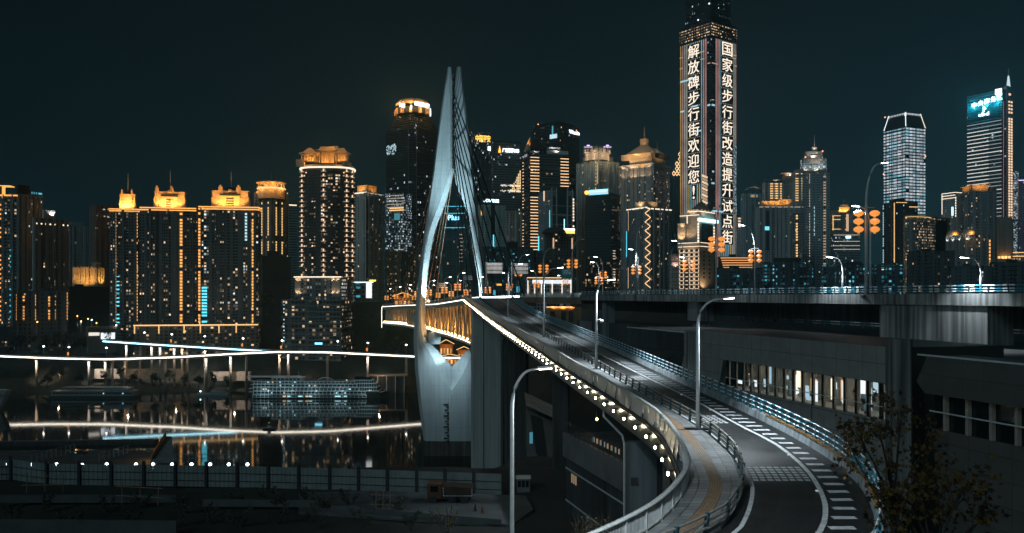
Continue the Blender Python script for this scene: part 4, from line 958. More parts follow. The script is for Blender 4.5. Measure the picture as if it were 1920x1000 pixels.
for k, (px, py, h) in enumerate(((88, 716, 9), (112, 700, 11), (196, 705, 8), (225, 700, 10), (252, 706, 8), (345, 712, 9), (372, 716, 8), (402, 712, 10), (425, 715, 8), (150, 712, 8), (290, 712, 9), (318, 704, 8))):
    b0_ = W(px, py + 8, 755 + (k % 3) * 4); t = thing('bank_tree', '%s dark tree from the left along the far river bank' % ORD[sorted((88, 112, 196, 225, 252, 345, 372, 402, 425, 150, 290, 318)).index(px)], 'tree', tuple(b0_), 'trees along the far river bank')
    mb = MB(); mb.tube([b0_ + V((0, 0, -3)), b0_ + V((.4, 0, h * .55))], .35, 5, rr=[.4, .2]); mb.build('trunk', TRUNK, t)
    mb = MB()
    for j in range(7): leafcloud(mb, b0_ + V((rt.uniform(-3, 3), rt.uniform(-2, 2), h * rt.uniform(.35, .95))), rt.uniform(1.6, 2.8), 45, .7, rt)
    mb.build('crown', LEAFD, t)

# ---------------------------------------------------------------- cruise ship and boats
SHW = pm('ship_white', (.66, .74, .76), .5, nz=.2, sc=.3); SHH = pm('ship_hull', (.03, .035, .04), .4, nz=.3); SHD = pm('ship_window', (.01, .013, .015), .1, nz=.1)
SY = 716.0; sp_ = SY / F
def sxx(px): return (px - 960) * sp_
def szz(py): return (746 - py) * sp_
ship = thing('cruise_ship', 'long white river cruise ship with five window decks moored on the far bank', 'ship', (sxx(595), SY, 0))
mb = MB(); rings = []
for px, hw, dk in ((478, 4, 3), (485, 6.5, 3), (520, 7.5, 3), (650, 7.5, 3), (690, 6.5, 3.6), (715, 4, 4.8), (730, .4, 6)):
    x = sxx(px); rings.append([(x - (0 if px > 500 else 0), SY - hw, dk), (x, SY + hw, dk), (x, SY + hw * .6, -1), (x, SY - hw * .6, -1)])
mb.loft(rings); mb.build('hull', SHH, ship)
decks = [(478, 690, 745.5, 739.5), (479, 688, 739.5, 732.5), (479, 676, 732.5, 726), (479, 672, 726, 719.5), (480, 668, 719.5, 714)]
for k, (pa_, pb_, lo, hi) in enumerate(decks):
    d = thing('deck_level', '', '', (0, 0, 0)); del d['label'], d['category']; d.parent = ship; d.location = (0, 0, 0)
    x0, x1, z0, z1 = sxx(pa_), sxx(pb_), szz(lo) + .3, szz(hi) + .3
    mb = MB(); mb.box(((x0 + x1) / 2, SY + .3, (z0 + z1) / 2), (x1 - x0 - 1.2, 12.2, z1 - z0)); mb.build('cabin_wall', SHD, d)
    mb = MB(); mb.box(((x0 + x1) / 2, SY, z1 - .18), (x1 - x0, 14.4, .36)); mb.box(((x0 + x1) / 2, SY - 7.1, z0 + .75), (x1 - x0, .1, .3)); 
    nn = int((x1 - x0) / 3.2)
    for j in range(nn + 1): mb.box((x0 + .2 + j * (x1 - x0 - .4) / nn, SY - 6.9, (z0 + z1) / 2), (.32, .5, z1 - z0 - .3))
    mb.build('gallery', SHW, d)
    rs = random.Random(k)
    for j in range(9 if k == 0 else 4):
        x = rs.uniform(x0 + 4, x1 - 4); mb = MB(); mb.box((x, SY - 6.3 + (-.9 if k == 0 else 0), z0 + 1.5), (2.6 if k == 0 else 1.3, .2, .9)); mb.build('lit_window', em('ship_light_%d' % (1 if j % 5 == 3 else 0), ((.45, .85, .95), (1, .55, .2))[1 if j % 5 == 3 else 0], 1.0 if k == 0 else .5), d)
mb = MB(); mb.box((sxx(541), SY, szz(710.5)), (26, 9, 2.4)); mb.box((sxx(541), SY, szz(707)), (28, 10, .3)); mb.build('wheelhouse', SHW, ship)
for j in range(7): mb = MB(); mb.box((sxx(518 + j * 7.4), SY - 4.56, szz(710.5)), (2.0, .1, 1.3)); mb.build('wheelhouse_window', SHD, ship)
mb = MB(); mb.tube([(sxx(613) + 6.5 * -math.cos(a_), SY - 5, szz(713) + 2.6 * math.sin(a_)) for a_ in [math.pi * k / 10 for k in range(11)]], .3, 5); mb.build('arched_canopy', WHITEP, ship)
mb = MB()
for k, (pa_, pb_, z) in enumerate(((668, 712, 732), (670, 710, 725), (668, 706, 718), (665, 700, 712))): mb.box((sxx((pa_ + pb_) / 2), SY, szz(z)), (sxx(pb_) - sxx(pa_), 11, .5)); mb.box((sxx((pa_ + pb_) / 2), SY, szz(z - 3)), (sxx(pb_) - sxx(pa_) - 1.5, 9.5, 2.4), 0, 1)
for j in range(9): mb.box((sxx(672 + j * 4.4), SY - 5.2, szz(722)), (.3, .3, 9))
mb.build('bow_decks', [SHW, SHD], ship)
mb = MB(); mb.tube([(sxx(720), SY, 6), (sxx(727), SY, 9.5)], .18, 5); mb.tube([(sxx(560), SY, szz(706)), (sxx(560), SY, szz(696))], .15, 5); mb.build('mast', WHITEP, ship)
for px_ in (500, 545, 590, 640, 690): q = V((sxx(px_), SY - 17, 5)); spot(q, q + V((0, 12, 5)), 2300, (.62, .92, 1), 130, .8, .5, 'ship_fill_light')  # added spots over open water brighten the ship, no lamps stand there
t = thing('cruise_ship', 'second grey multi deck boat half hidden behind the stern of the cruise ship', 'ship', (sxx(470), SY + 20, 0))
for k in range(4): 
    z = 3 + k * 3.1; mb = MB(); mb.box((sxx(500), SY + 22, z), (sxx(545) - sxx(455) - k * 1.2, 12, .5)); mb.build('deck_slab', SHW, t)
    mb = MB(); mb.box((sxx(500), SY + 22, z + 1.5), (sxx(540) - sxx(460) - k, 10, 2.6)); mb.build('cabin_wall', SHD, t)
mb = MB(); mb.box((sxx(500), SY + 22, 15.6), (sxx(555) - sxx(455), 13, .5)); mb.build('roof', SHW, t)
mb = MB(); mb.box((sxx(500), SY + 22, 1.2), (sxx(548) - sxx(456), 12, 3)); mb.build('hull', SHH, t)
t = thing('floating_restaurant', 'dim flat floating boat with a long window row moored left of the cruise ship', 'boat', (sxx(178), SY - 4, 0))
mb = MB(); mb.box((sxx(178), SY, .9), (sxx(258) - sxx(100), 13, 2.6)); mb.build('hull', SHH, t)
mb = MB(); mb.box((sxx(178), SY, 4.0), (sxx(254) - sxx(104), 11, 3.4)); mb.box((sxx(178), SY, 5.8), (sxx(257) - sxx(102), 12.6, .4)); mb.box((sxx(222), SY, 7.4), (sxx(250) - sxx(202), 9, 2.6)); mb.box((sxx(178), SY, 8.9), (sxx(252) - sxx(138), 10, .4)); mb.build('cabin', pm('dim_boat_white', (.24, .29, .30), .5, nz=.3), t)
for j in range(30): mb = MB(); mb.box((sxx(108 + j * 4.9), SY - 5.55, 4.2), (1.3, .1, 1.5)); mb.build('window', SHD, t)
for px in (200, 236): mb = MB(); mb.box((sxx(px), SY - 5.62, 4.2), (1.0, .1, 1.1)); mb.build('lit_window', em('ship_light_0', (.45, .85, .95), 1.0), t)
t = thing('moored_bow', 'pale ship bow entering the picture at the left edge of the river', 'ship', tuple(W(0, 745, 640)))
mb = MB(); rings = []
for px, hw, dk in ((-40, 6, 730), (-10, 5.5, 731), (5, 4, 731), (16, 2, 731.5), (22, .2, 732)):
    a = W(px, dk, 640); x1 = W(px if px < 0 else px * .1, 0, 640).x; rings.append([(a.x, 640 - hw, a.z), (a.x, 640 + hw, a.z), (x1, 640 + hw * .5, -1), (x1, 640 - hw * .5, -1)])
mb.loft(rings); mb.build('hull', pm('bow_white', (.50, .53, .54), .5, nz=.2), t)
mb = MB(); a = W(4, 739, 640); mb.box((a.x, 635.5, a.z), (2.2, .4, 1.2), .2); mb.build('anchor_pocket', SHH, t)
t = thing('small_boat', 'small dark boat with a tiny green light drifting on the river', 'boat', tuple(W(506, 806, 545)))
a = W(506, 808, 545); mb = MB(); rings = []
for dx, hw in ((-4.5, .3), (-3.5, .9), (2.5, 1.0), (4, .7)): rings.append([(a.x + dx, a.y - hw, 1.0 + (.5 if dx < -5 else 0)), (a.x + dx, a.y + hw, 1.0), (a.x + dx, a.y + hw * .6, -.3), (a.x + dx, a.y - hw * .6, -.3)])
mb.loft(rings); mb.build('hull', SHH, t)
mb = MB(); mb.box((a.x - .5, a.y, 1.9), (2, 1.2, 1.3)); mb.tube([(a.x - .5, a.y, 2.8), (a.x - .5, a.y, 4.2)], .06, 4); mb.build('cabin', pm('dim_boat_white', (.24, .29, .30), .5, nz=.3), t)
mb = MB(); mb.lathe((a.x - .5, a.y, 4.3), [(.02, -.2), (.2, 0), (.02, .2)], 8); mb.build('lamp', em('boat_green', (.6, 1, .4), 3), t)
t = thing('work_boat', 'low barge with one cyan white lamp at the bank left of the cruise ship', 'boat', tuple(W(400, 738, 735)))
a = W(400, 738, 735); mb = MB(); mb.box((a.x, a.y, .8), (26, 6, 2)); mb.box((a.x + 4, a.y, 2.6), (12, 4, 1.8)); mb.build('hull', pm('dim_boat_white', (.24, .29, .30), .5, nz=.3), t)
mb = MB(); mb.lathe((a.x - 10, a.y - 3, 3.6), [(.05, -.7), (.7, 0), (.05, .7)], 8); mb.build('lamp', em('barge_lamp', (.6, .95, 1), 8), t)

# ---------------------------------------------------------------- wharf on the near bank
WZ = 25.0
def wy(py): return F * (CH - WZ) / (py - HY)
def wp(px, py, h=0): Y = wy(py); return V(((px - 960) * Y / F, Y, WZ + h))
mb = MB(); q = [wp(-40, 890), wp(330, 890), wp(328, 868), wp(322, 852), wp(250, 845), wp(-60, 845)]
mb.prism([(p.x, p.y) for p in q], -4, WZ); mb.build('quay_terrace', pm('quay_concrete', (.07, .075, .08), .8, nz=.4, sc=.2), None, kind='structure')
t = thing('quay_ramp', 'walled concrete ramp with an orange lit side rail on the wharf', 'ramp', tuple(wp(300, 866)))
mb = MB(); A = wp(284, 868); B = wp(328, 868); C_ = wp(322, 850); D_ = wp(312, 850)
mb.hexa([A, B, C_, D_, A + V((0, 0, 1)), B + V((0, 0, 1)), C_ + V((0, 0, 6.5)), D_ + V((0, 0, 6.5))]); mb.build('slab', CONC2, t)
mb = MB(); mb.hexa([A + V((-.3, 0, 0)), A, D_, D_ + V((-.3, 0, 0)), A + V((-.3, 0, 2.6)), A + V((0, 0, 2.6)), D_ + V((0, 0, 8.5)), D_ + V((-.3, 0, 8.5))]); mb.build('side_wall', pm('amber_wall', (.40, .24, .10), .7, nz=.3), t)
point(A + V((-3, 4, 4)), 500, (1, .5, .15), .3)
t = thing('parked_car', 'dark parked car with faint lights on the wharf', 'car', tuple(wp(148, 852)))
a = wp(150, 852); mb = MB(); prof = [(-2.2, .3), (-2.25, .8), (-1.5, .95), (-.9, 1.45), (.8, 1.45), (1.5, .95), (2.2, .85), (2.2, .3)]
mb.loft([[(a.x + x, a.y + s_, WZ + z) for x, z in prof] for s_ in (-.85, .85)]); mb.build('body', pm('car_dark', (.03, .03, .035), .3, .3, nz=.2), t)
for x, s_ in ((-1.4, -.9), (1.4, -.9), (-1.4, .75), (1.4, .75)): mb = MB(); mb.loft([[(a.x + x + .34 * math.cos(k * .785), a.y + s_ + o_, WZ + .34 + .34 * math.sin(k * .785)) for k in range(8)] for o_ in (0, .18)]); mb.build('wheel', DSTEEL, t)
mb = MB(); mb.box((a.x - 1.2, a.y - .9, WZ + .7), (.6, .05, .16)); mb.build('plate_light', em('car_cyan', (.3, .85, 1), 1.2), t)
for lab, p in (('left wharf railing with slanting posts', ((60, 868), (140, 848), 9)), ('right wharf railing between the ramp and the water', ((330, 868), (452, 868), 10)), ('pale wharf railing beside the walled ramp', ((186, 866), (240, 850), 6))):
    (x0, y0), (x1, y1), n_ = p; t = thing('wharf_railing', lab, 'railing', tuple(wp(x0, y0)))
    mb = MB(); a = wp(x0, y0); c = wp(x1, y1)
    for k in range(n_ + 1): q = a.lerp(c, k / n_); mb.box(q + V((0, 0, 1.6)), (.22, .22, 3.2))
    for h in (1.6, 3.1): mb.tube([a + V((0, 0, h)), c + V((0, 0, h))], .1, 4)
    mb.build('rail', pm('blue_grey_rail', (.18, .26, .30), .5, nz=.2), t)
t = thing('pontoon', 'long low pontoon with a pale edge in front of the river light reflection', 'pontoon', tuple(W(140, 826, 510)))
a = W(-20, 834, 482); c = W(290, 830, 490); mb = MB(); mb.hexa([a - V((0, 0, 3)), c - V((0, 0, 3)), c + V((0, 6, -3)), a + V((0, 6, -3)), a + V((0, 0, 1)), c + V((0, 0, 1)), c + V((0, 6, 1)), a + V((0, 6, 1))]); mb.build('float', DARKC, t)
mb = MB(); mb.tube([a + V((0, 0, 2.0)), c + V((0, 0, 2.0))], .14, 4)
for k in range(14): q = a.lerp(c, k / 13); mb.box(q + V((0, 0, 1.4)), (.15, .15, 1.3))
mb.build('rail', pm('blue_grey_rail', (.18, .26, .30), .5, nz=.2), t)
# globe lamps above the hoarding
gl = None
for k, px in enumerate((10, 59, 106, 154, 200, 255, 287, 323, 359, 394, 429, 464)):
    Y = 142; z = W(px, 871 if k != 3 else 872, Y).z; x = (px - 960) * Y / F
    lab = '%s white globe lamp from the left in the row above the hoarding' % ORD[k]
    t = thing('globe_lamp', lab, 'lamp', (x, Y, 48), 'globe lamps above the hoarding')
    mb = MB(); mb.tube([(x, Y, 46), (x, Y, z - .2)], .06, 5); mb.build('pole', STEEL, t)
    mb = MB(); mb.lathe((x, Y, z), [(.02, -.27), (.2, -.19), (.28, 0), (.2, .19), (.02, .27)], 10); mb.build('globe', em('globe_glow', (.82, .95, 1), 7.5 if k != 3 else 2), t, True)
    if k % 2 == 0 and k != 3: point((x, Y - .6, z + .3), 120, COOL, .2)

# ---------------------------------------------------------------- hoarding and low ground
FENCE = pm('hoarding_sheet', (.20, .235, .24), .55, .2, nz=.2, sc=.5)
fn = thing('hoarding', 'long grey sheet metal hoarding with dark posts on the low ground at the lower left', 'fence', (-40, 112, 60))
fpx = [-40, 21, 88, 149, 209, 270, 329, 387, 445, 503, 560, 618, 672, 726, 781, 834, 888, 940]
def fy(px): return lerp_tab([(-60, 114), (21, 115), (88, 112), (440, 110.5), (672, 108.5), (940, 105.5)], px)
for k in range(len(fpx) - 1):
    a_, c_ = fpx[k], fpx[k + 1]; A = W(a_, 0, fy(a_)); B = W(c_, 0, fy(c_)); A.z = B.z = 60.3; zt_ = 2.75
    mb = MB(); n_ = 14
    for j in range(n_):
        p = A.lerp(B, j / n_); q = A.lerp(B, (j + 1) / n_); o_ = V((0, -.05 if j % 2 else .0, 0))
        mb.face([p + o_, q + o_, q + o_ + V((0, 0, zt_)), p + o_ + V((0, 0, zt_))], None)
    mb.build('panel', FENCE, fn)
    mb = MB()
    for h in (.75, 1.75): mb.obox(A + V((0, -.12, h)), B - A, (0, .06, 0), (0, 0, .08))
    mb.build('rail', DSTEEL, fn)
    mb = MB(); mb.box(A + V((0, -.1, 1.6)), (.34, .34, 3.3)); mb.build('post', DSTEEL, fn)
# truck
t = thing('dump_truck', 'dark dump truck with a reflective dotted edge parked before the hoarding', 'truck', tuple(W(830, 930, 101)))
a = W(826, 928, 101); a.z = 60.35
mb = MB(); mb.obox(a + V((-1.6, 0, .7)), (1.7, 0, 0), (0, 2.2, 0), (0, 0, 1.7)); mb.build('cab', pm('truck_orange', (.10, .045, .02), .5, nz=.3), t)
mb = MB(); mb.obox(a + V((-1.2, -.02, 1.5)), (.9, 0, 0), (0, .05, 0), (0, 0, .7)); mb.build('window', SHD, t)
mb = MB(); mb.hexa([a + V((.3, 0, 1.0)), a + V((3.7, 0, 1.0)), a + V((3.7, 2.2, 1.0)), a + V((.3, 2.2, 1.0)), a + V((.2, -.1, 2.2)), a + V((3.9, -.1, 2.0)), a + V((3.9, 2.3, 2.0)), a + V((.2, 2.3, 2.2))]); mb.build('tipper_body', pm('truck_brown', (.05, .032, .028), .6, nz=.3), t)
mb = MB(); mb.obox(a + V((-1.5, .2, .6)), (5.1, 0, 0), (0, 1.8, 0), (0, 0, .3)); mb.build('chassis', DSTEEL, t)
mb = MB()
for k in range(11): mb.obox(a + V((.35 + k * .31, -.06, 1.0)), (.17, 0, 0), (0, .05, 0), (0, 0, .08))
for k in range(4): mb.obox(a + V((.28, -.13, 1.05 + k * .28)), (.08, 0, 0), (0, .05, 0), (0, 0, .14)); mb.obox(a + V((3.68, -.13, 1.05 + k * .24)), (.08, 0, 0), (0, .05, 0), (0, 0, .14))
mb.build('reflective_tape', WHITEP, t)
for x in (-.9, 1.4, 2.8):
    for yy in (-.05, 1.9): mb = MB(); mb.loft([[(a.x + x + .48 * math.cos(k * .628), a.y + yy + o_, 60.4 + .48 + .48 * math.sin(k * .628)) for k in range(10)] for o_ in (0, .35)]); mb.build('wheel', DSTEEL, t)
# concrete apron, low walls, bamboo frames, shrubs, cones
mb = MB()
def gp(px, py, z=60.5): Y = F * (CH - z) / (py - HY); return V(((px - 960) * Y / F, Y, z))
mb.prism([(p.x, p.y) for p in (gp(560, 960), gp(960, 985), gp(1000, 955), gp(985, 930), gp(700, 921), gp(560, 925))], 60.2, 60.55); mb.build('apron', pm('apron_concrete', (.075, .083, .087), .8, nz=.4, sc=.25), None, kind='structure')
for lab, pa_, pb_, h in (('low concrete wall left of the bamboo frames', (0, 943), (330, 943), .9), ('low pale wall among the shrubs', (380, 950), (620, 952), .8), ('low wall at the edge of the apron', (620, 958), (940, 985), .6), ('near low wall at the bottom left corner', (-20, 1000), (330, 1003), 1.4)):
    a = gp(*pa_); c = gp(*pb_); t = MB(); t.hexa([a, c, c + V((0, .35, 0)), a + V((0, .35, 0)), a + V((0, 0, h)), c + V((0, 0, h)), c + V((0, .35, h)), a + V((0, .35, h))]); tag(t.build('low_wall', pm('apron_concrete', (.075, .083, .087), .8, nz=.4, sc=.25), None), lab, 'wall')
BAM = pm('bamboo', (.22, .17, .12), .7, nz=.3, sc=3)
for lab, pts in (('left bamboo pole frame', ((50, 925), (118, 922), 2)), ('middle bamboo pole frame among the shrubs', ((228, 945), (296, 948), 2)), ('two leaning poles tied with wire before the apron', ((704, 962), (730, 962), 2))):
    (x0, y0), (x1, y1), n_ = pts; a, c = gp(x0, y0), gp(x1, y1); t = thing('pole_frame', lab, 'frame', tuple(a)); mb = MB()
    for k in range(n_ + 1): q = a.lerp(c, k / n_); mb.tube([q, q + V((.1, 0, 2.5))], .06, 5)
    for h in (1.0, 2.1): mb.tube([a + V((-.6, -.1, h)), c + V((.6, -.1, h - .1))], .05, 5)
    mb.build('pole', BAM, t)
rs = random.Random(21)
sh_pos = [(20, 985), (80, 960), (140, 990), (205, 962), (262, 955), (340, 965), (395, 985), (440, 950), (500, 948), (532, 955), (575, 948), (610, 958), (655, 952), (715, 957), (745, 965), (330, 990), (520, 985), (600, 992), (680, 995), (450, 992), (770, 996), (240, 992)]
order = {p: k for k, p in enumerate(sorted(sh_pos))}
for px, py in sh_pos:
    a = gp(px, py, 60.2); t = thing('shrub', 'dark leafless looking shrub, number %s from the left on the low ground' % ['one', 'two', 'three', 'four', 'five', 'six', 'seven', 'eight', 'nine', 'ten', 'eleven', 'twelve', 'thirteen', 'fourteen', 'fifteen', 'sixteen', 'seventeen', 'eighteen', 'nineteen', 'twenty', 'twenty-one', 'twenty-two'][order[(px, py)]], 'shrub', tuple(a), 'dark shrubs on the low ground')
    mb = MB(); bl_ = MB()
    for k in range(9):
        tip = a + V((rs.uniform(-1.4, 1.4), rs.uniform(-.8, .8), rs.uniform(.9, 2.4))); mid = a.lerp(tip, .5) + V((rs.uniform(-.2, .2), 0, .15)); mb.tube([a, mid, tip], .03, 4, rr=[.05, .03, .012])
        for j in range(10): p = mid.lerp(tip, rs.random() * 1.1); leafcloud(bl_, p, .28, 2, .13, rs)
    mb.build('stems', TRUNK, t); bl_.build('foliage', LEAFD, t)
for k, (px, py) in enumerate(((891, 958), (904, 962))):
    a = gp(px, py, 60.55); mb = MB(); mb.lathe(a, [(.3, 0), (.3, .06), (.18, .07), (.04, .75)], 10); tag(mb.build('traffic_cone', pm('cone_dark', (.16, .06, .03), .6, nz=.2) if k else DSTEEL, None), ('dark traffic cone on the apron', 'reddish traffic cone on the apron edge')[k], 'traffic cone')
# yellowing weeds at the bottom middle
OCH = pm('ochre_leaf', (.30, .20, .04), .8, nz=.4, sc=2)
t = thing('weed', 'thin weed with yellow leaves at the bottom middle', 'plant', tuple(gp(840, 1010, 60.2)))
mb = MB(); bl_ = MB()
for k in range(7):
    a = gp(835, 1012, 60.2); tip = a + V((rs.uniform(-2.4, 2.0), rs.uniform(-.4, .4), rs.uniform(1.4, 4.2))); mb.tube([a, a.lerp(tip, .5) + V((.2, 0, .3)), tip], .03, 4)
    for j in range(6): leafcloud(bl_, a.lerp(tip, rs.uniform(.55, 1)), .35, 2, .12, rs)
mb.build('stems', TRUNK, t); bl_.build('leaves', OCH, t)
t = thing('reed_clump', 'clump of dry brown reeds below the near parapet', 'plant', tuple(W(1110, 985, 60)))
mb = MB()
for k in range(120):
    a = W(rs.uniform(1075, 1150), 1015, 62); a.z = CH + (HY - rs.uniform(985, 1010)) * 62 / F; tip = a + V((rs.uniform(-.9, .9), rs.uniform(-.4, .4), rs.uniform(.3, 1.3))); s_ = .035
    mb.face([a, a + V((s_, 0, 0)), tip])
for k in range(40): leafcloud(mb, W(rs.uniform(1085, 1145), rs.uniform(970, 995), 62), .2, 1, .12, rs)
mb.build('blades', pm('dry_reed', (.10, .08, .05), .9, nz=.4, sc=2), t)
tb = MB(); a = W(1110, 1015, 62); tb.box((a.x, a.y + 1, 62), (8, 3, 8)); tag(tb.build('planter', DARKC, None), 'dark planter wall below the near parapet at the bottom', 'planter')

# ---------------------------------------------------------------- tree at the lower right
LEAFB = pm('autumn_leaf', (.12, .058, .014), .8, nz=.6, sc=1.2); LEAFY = pm('yellow_leaf', (.13, .075, .014), .7, nz=.4, sc=1.5); LEAFK = pm('dark_autumn_leaf', (.04, .025, .012), .85, nz=.5, sc=1.5)
def maple(mb, c, s, rn, m):
    n_ = V((rn.gauss(0, .6), rn.gauss(-1, .5), rn.gauss(.3, .5))).normalized(); a = n_.orthogonal().normalized(); b_ = n_.cross(a); th = rn.uniform(0, 6.3)
    pts = []
    for k in range(10):
        r_ = s * ((1, .42)[k % 2] * (1 if k not in (0, ) else .55)); t_ = th + k * math.pi / 5; pts.append(c + a * r_ * math.cos(t_) + b_ * r_ * math.sin(t_) - n_ * (.12 * s if k % 2 == 0 else 0))
    mb.face(pts, None, m)
for (lab, bx, hi, box, nl, seed) in (('sparse autumn tree with brown leaves in front of the lit station windows', 1700, (1665, 745), [(1640, 790, 55, 40), (1690, 770, 45, 28), (1600, 850, 40, 42), (1660, 860, 60, 38), (1740, 830, 45, 40), (1600, 800, 30, 25), (1720, 880, 60, 40)], 260, 1), ('autumn tree with yellow brown leaves in the lower right corner', 1760, (1740, 880), [(1720, 905, 60, 30), (1700, 950, 55, 40), (1770, 960, 70, 45), (1660, 925, 35, 35), (1680, 990, 60, 30), (1810, 905, 50, 30), (1850, 960, 50, 50)], 320, 2)):
    Yt = 27 if seed == 1 else 23; rn = random.Random(seed); base = W(bx, 1150, Yt); t = thing('autumn_tree', lab, 'tree', tuple(base)); mb = MB(); lf = MB()
    top = W(hi[0], hi[1] + 120, Yt); fork = base.lerp(top, .45); mb.tube([base, fork + V((.1, 0, 0)), top], .1, 6, rr=[.14, .09, .035])
    for px, py, rx, ry in box:
        c = W(px, py, Yt + rn.uniform(-1.2, 1.2)); st_ = base.lerp(top, rn.uniform(.4, .95)); mb.tube([st_, st_.lerp(c, .5) + V((0, 0, .2)), c], .03, 5, rr=[.05, .03, .015])
        for k in range(5):
            e = c + V((rn.uniform(-1, 1) * rx, 0, rn.uniform(-1, 1) * ry)) * (Yt / F) + V((0, rn.uniform(-.6, .6), 0)); mb.tube([c.lerp(st_, .3), c.lerp(e, .5) + V((0, 0, .08)), e], .012, 4)
            for j in range(nl // 17):
                p = c.lerp(e, rn.uniform(.1, 1.3)) + V((rn.gauss(0, .2), rn.gauss(0, .25), rn.gauss(0, .16))); maple(lf, p, rn.uniform(.06, .13), rn, rn.choice((0, 0, 1, 2) if seed == 1 else (0, 1, 1, 2)))
    mb.build('trunk', TRUNK, t); lf.build('crown', [LEAFB, LEAFY, LEAFK], t)
# ---------------------------------------------------------------- city: generic tower builder
class Bld:
    def __init__(s, name, label, x0, xc, x1, yt, yb, Y, mat, al=35, depth=24, group=None, cat=None, zb=None, roof=None):
        xc = max(x0, min(x1, xc)); s.Y = Y
        f = math.atan((xc - 960) / F); d = V((math.sin(f), math.cos(f), 0)); r = V((math.cos(f), -math.sin(f), 0))
        if xc <= x0: al = 90
        if xc >= x1: al = 0
        a = R(al); s.dl = -r * math.cos(a) + d * math.sin(a); s.dr = r * math.sin(a) + d * math.cos(a)
        s.C = V(((xc - 960) * Y / F, Y, 0))
        def hit(px, dv):
            k = (px - 960) / F; return (k * s.C.y - s.C.x) / (dv.x - k * dv.y)
        s.L1 = hit(x0, s.dl) if xc > x0 else depth
        s.L2 = hit(x1, s.dr) if xc < x1 else depth
        if al in (0,): s.L2 = depth
        if al in (90,): s.L1 = depth
        s.zt = s.z(yt); s.zb = (s.z(yb) if zb is None else zb)
        s.root = thing(name, label, cat or 'building', (s.C.x, s.C.y, s.zb), group)
        if mat:
            mb = MB(); mb.prism(s.poly(), s.zb, s.zt, mt=1); s.body = mb.build('wall', [mat, roof or ROOFM], s.root)
            nm = mat.name
            if nm.startswith('facade_') and (x1 - x0) > 24 and name.split('_')[0] in ('apartment', 'crowned', 'residential', 'low', 'brick', 'twin', 'crown', 'round', 'lattice', 'orange', 'floodlit', 'crowned'):
                rr_ = random.Random(int(x0 * 13 + yt)); wc = mat['wall']; rm = pm('relief_' + nm, tuple(x * 1.1 for x in wc), .8, nz=.15); mb = MB(); mb2 = MB()
                for f_, L in (('L', s.L1), ('R', s.L2)):
                    if (f_ == 'L' and xc - x0 < 4) or (f_ == 'R' and x1 - xc < 4): continue
                    n_ = max(2, int(L / 7)); ts = [(k + rr_.uniform(.25, .75)) / n_ for k in range(n_)]
                    for t in ts: w_ = rr_.uniform(.5, 1.6) / L; s.slab(mb, f_, max(.001, t - w_), min(.999, t + w_), yt, yb, rr_.uniform(.5, 1.3))
                    for a, c in zip(ts, ts[1:]):
                        if rr_.random() < .45:
                            zz = s.zb + 6
                            while zz < s.zt - 2:
                                o = s.fp(f_, a + .02, zz); e = (s.dr * s.L2 if f_ == 'R' else s.dl * s.L1) * (c - a - .04); ov = (-s.dl if f_ == 'R' else -s.dr) * 1.1; mb2.obox(o, e, ov, (0, 0, .9)); zz += 3.4
                            (s.slab(mb2, f_, a + .03, a + .03 + .7 / L, yt + 3, yb, 1.0), mb2.build('balcony_slats', rm, s.root)); mb2 = MB()
                mb.build('pilaster', rm, s.root)

    def z(s, py): return CH + (HY - py) * s.Y / F
    def m(s, px): return px * s.Y / F
    def at(s, u, v, z=0): q = s.C + s.dr * (s.L2 * u) + s.dl * (s.L1 * v); return V((q.x, q.y, z))
    def poly(s, u0=0, u1=1, v0=0, v1=1): return [tuple(s.at(u, v))[:2] for u, v in ((u0, v0), (u1, v0), (u1, v1), (u0, v1))]
    def blk(s, name, u0, u1, v0, v1, y0, y1, mat, taper=None, parent=None, mb=None):
        own = mb is None; mb = mb or MB(); p1 = s.poly(*taper) if taper else None
        mb.prism(s.poly(u0, u1, v0, v1), s.z(y1), s.z(y0), p1)
        return mb.build(name, mat, parent or s.root) if own else None
    def ring(s, y0, y1, out, mat, name='cornice'):
        return s.blk(name, -out / s.L2, 1 + out / s.L2, -out / s.L1, 1 + out / s.L1, y0, y1, mat)
    def fp(s, face, t, z, out=0):
        q = s.at(t, 0, z) - s.dl * out if face == 'R' else s.at(0, t, z) - s.dr * out
        return q
    def slab(s, mb, face, t0, t1, y0, y1, out=.3, inn=.0, m=0):
        a = s.fp(face, t0, s.z(y1), -inn); e = (s.dr * s.L2 if face == 'R' else s.dl * s.L1) * (t1 - t0); o = (-s.dl if face == 'R' else -s.dr) * (out + inn)
        mb.obox(a, e, o, (0, 0, s.z(y0) - s.z(y1)), m)
    def vstrip(s, face, t, y0, y1, w, mat, out=.4, name='light_strip'):
        mb = MB(); L = s.L2 if face == 'R' else s.L1; s.slab(mb, face, t - w / L / 2, t + w / L / 2, y0, y1, out); return mb.build(name, mat, s.root)
    def dots(s, face, t, y0, y1, n, w, h, mat, out=.5, name='wall_light_column'):
        mb = MB(); L = s.L2 if face == 'R' else s.L1; rr_ = random.Random(int(y0 * 7 + n))
        for k in range(n):
            y = y0 + (y1 - y0) * k / max(1, n - 1); hp = h * F / s.Y / 2
            if rr_.random() < .9: s.slab(mb, face, t - w / L / 2, t + w / L / 2, y - hp, y + hp, out)
        if n > 1 and abs(y1 - y0) > .1: s.slab(mb, face, t - w / L * .15, t + w / L * .15, y0, y1, out * .4, 0, 1)
        return mb.build(name, [mat, DSTEEL], s.root)
    def hstrips(s, face, t0, t1, ys, h, mat, out=.35, name='light_strip'):
        for y in ys:
            mb = MB(); hp = h * F / s.Y / 2; s.slab(mb, face, t0, t1, y - hp, y + hp, out); mb.build(name, mat, s.root)
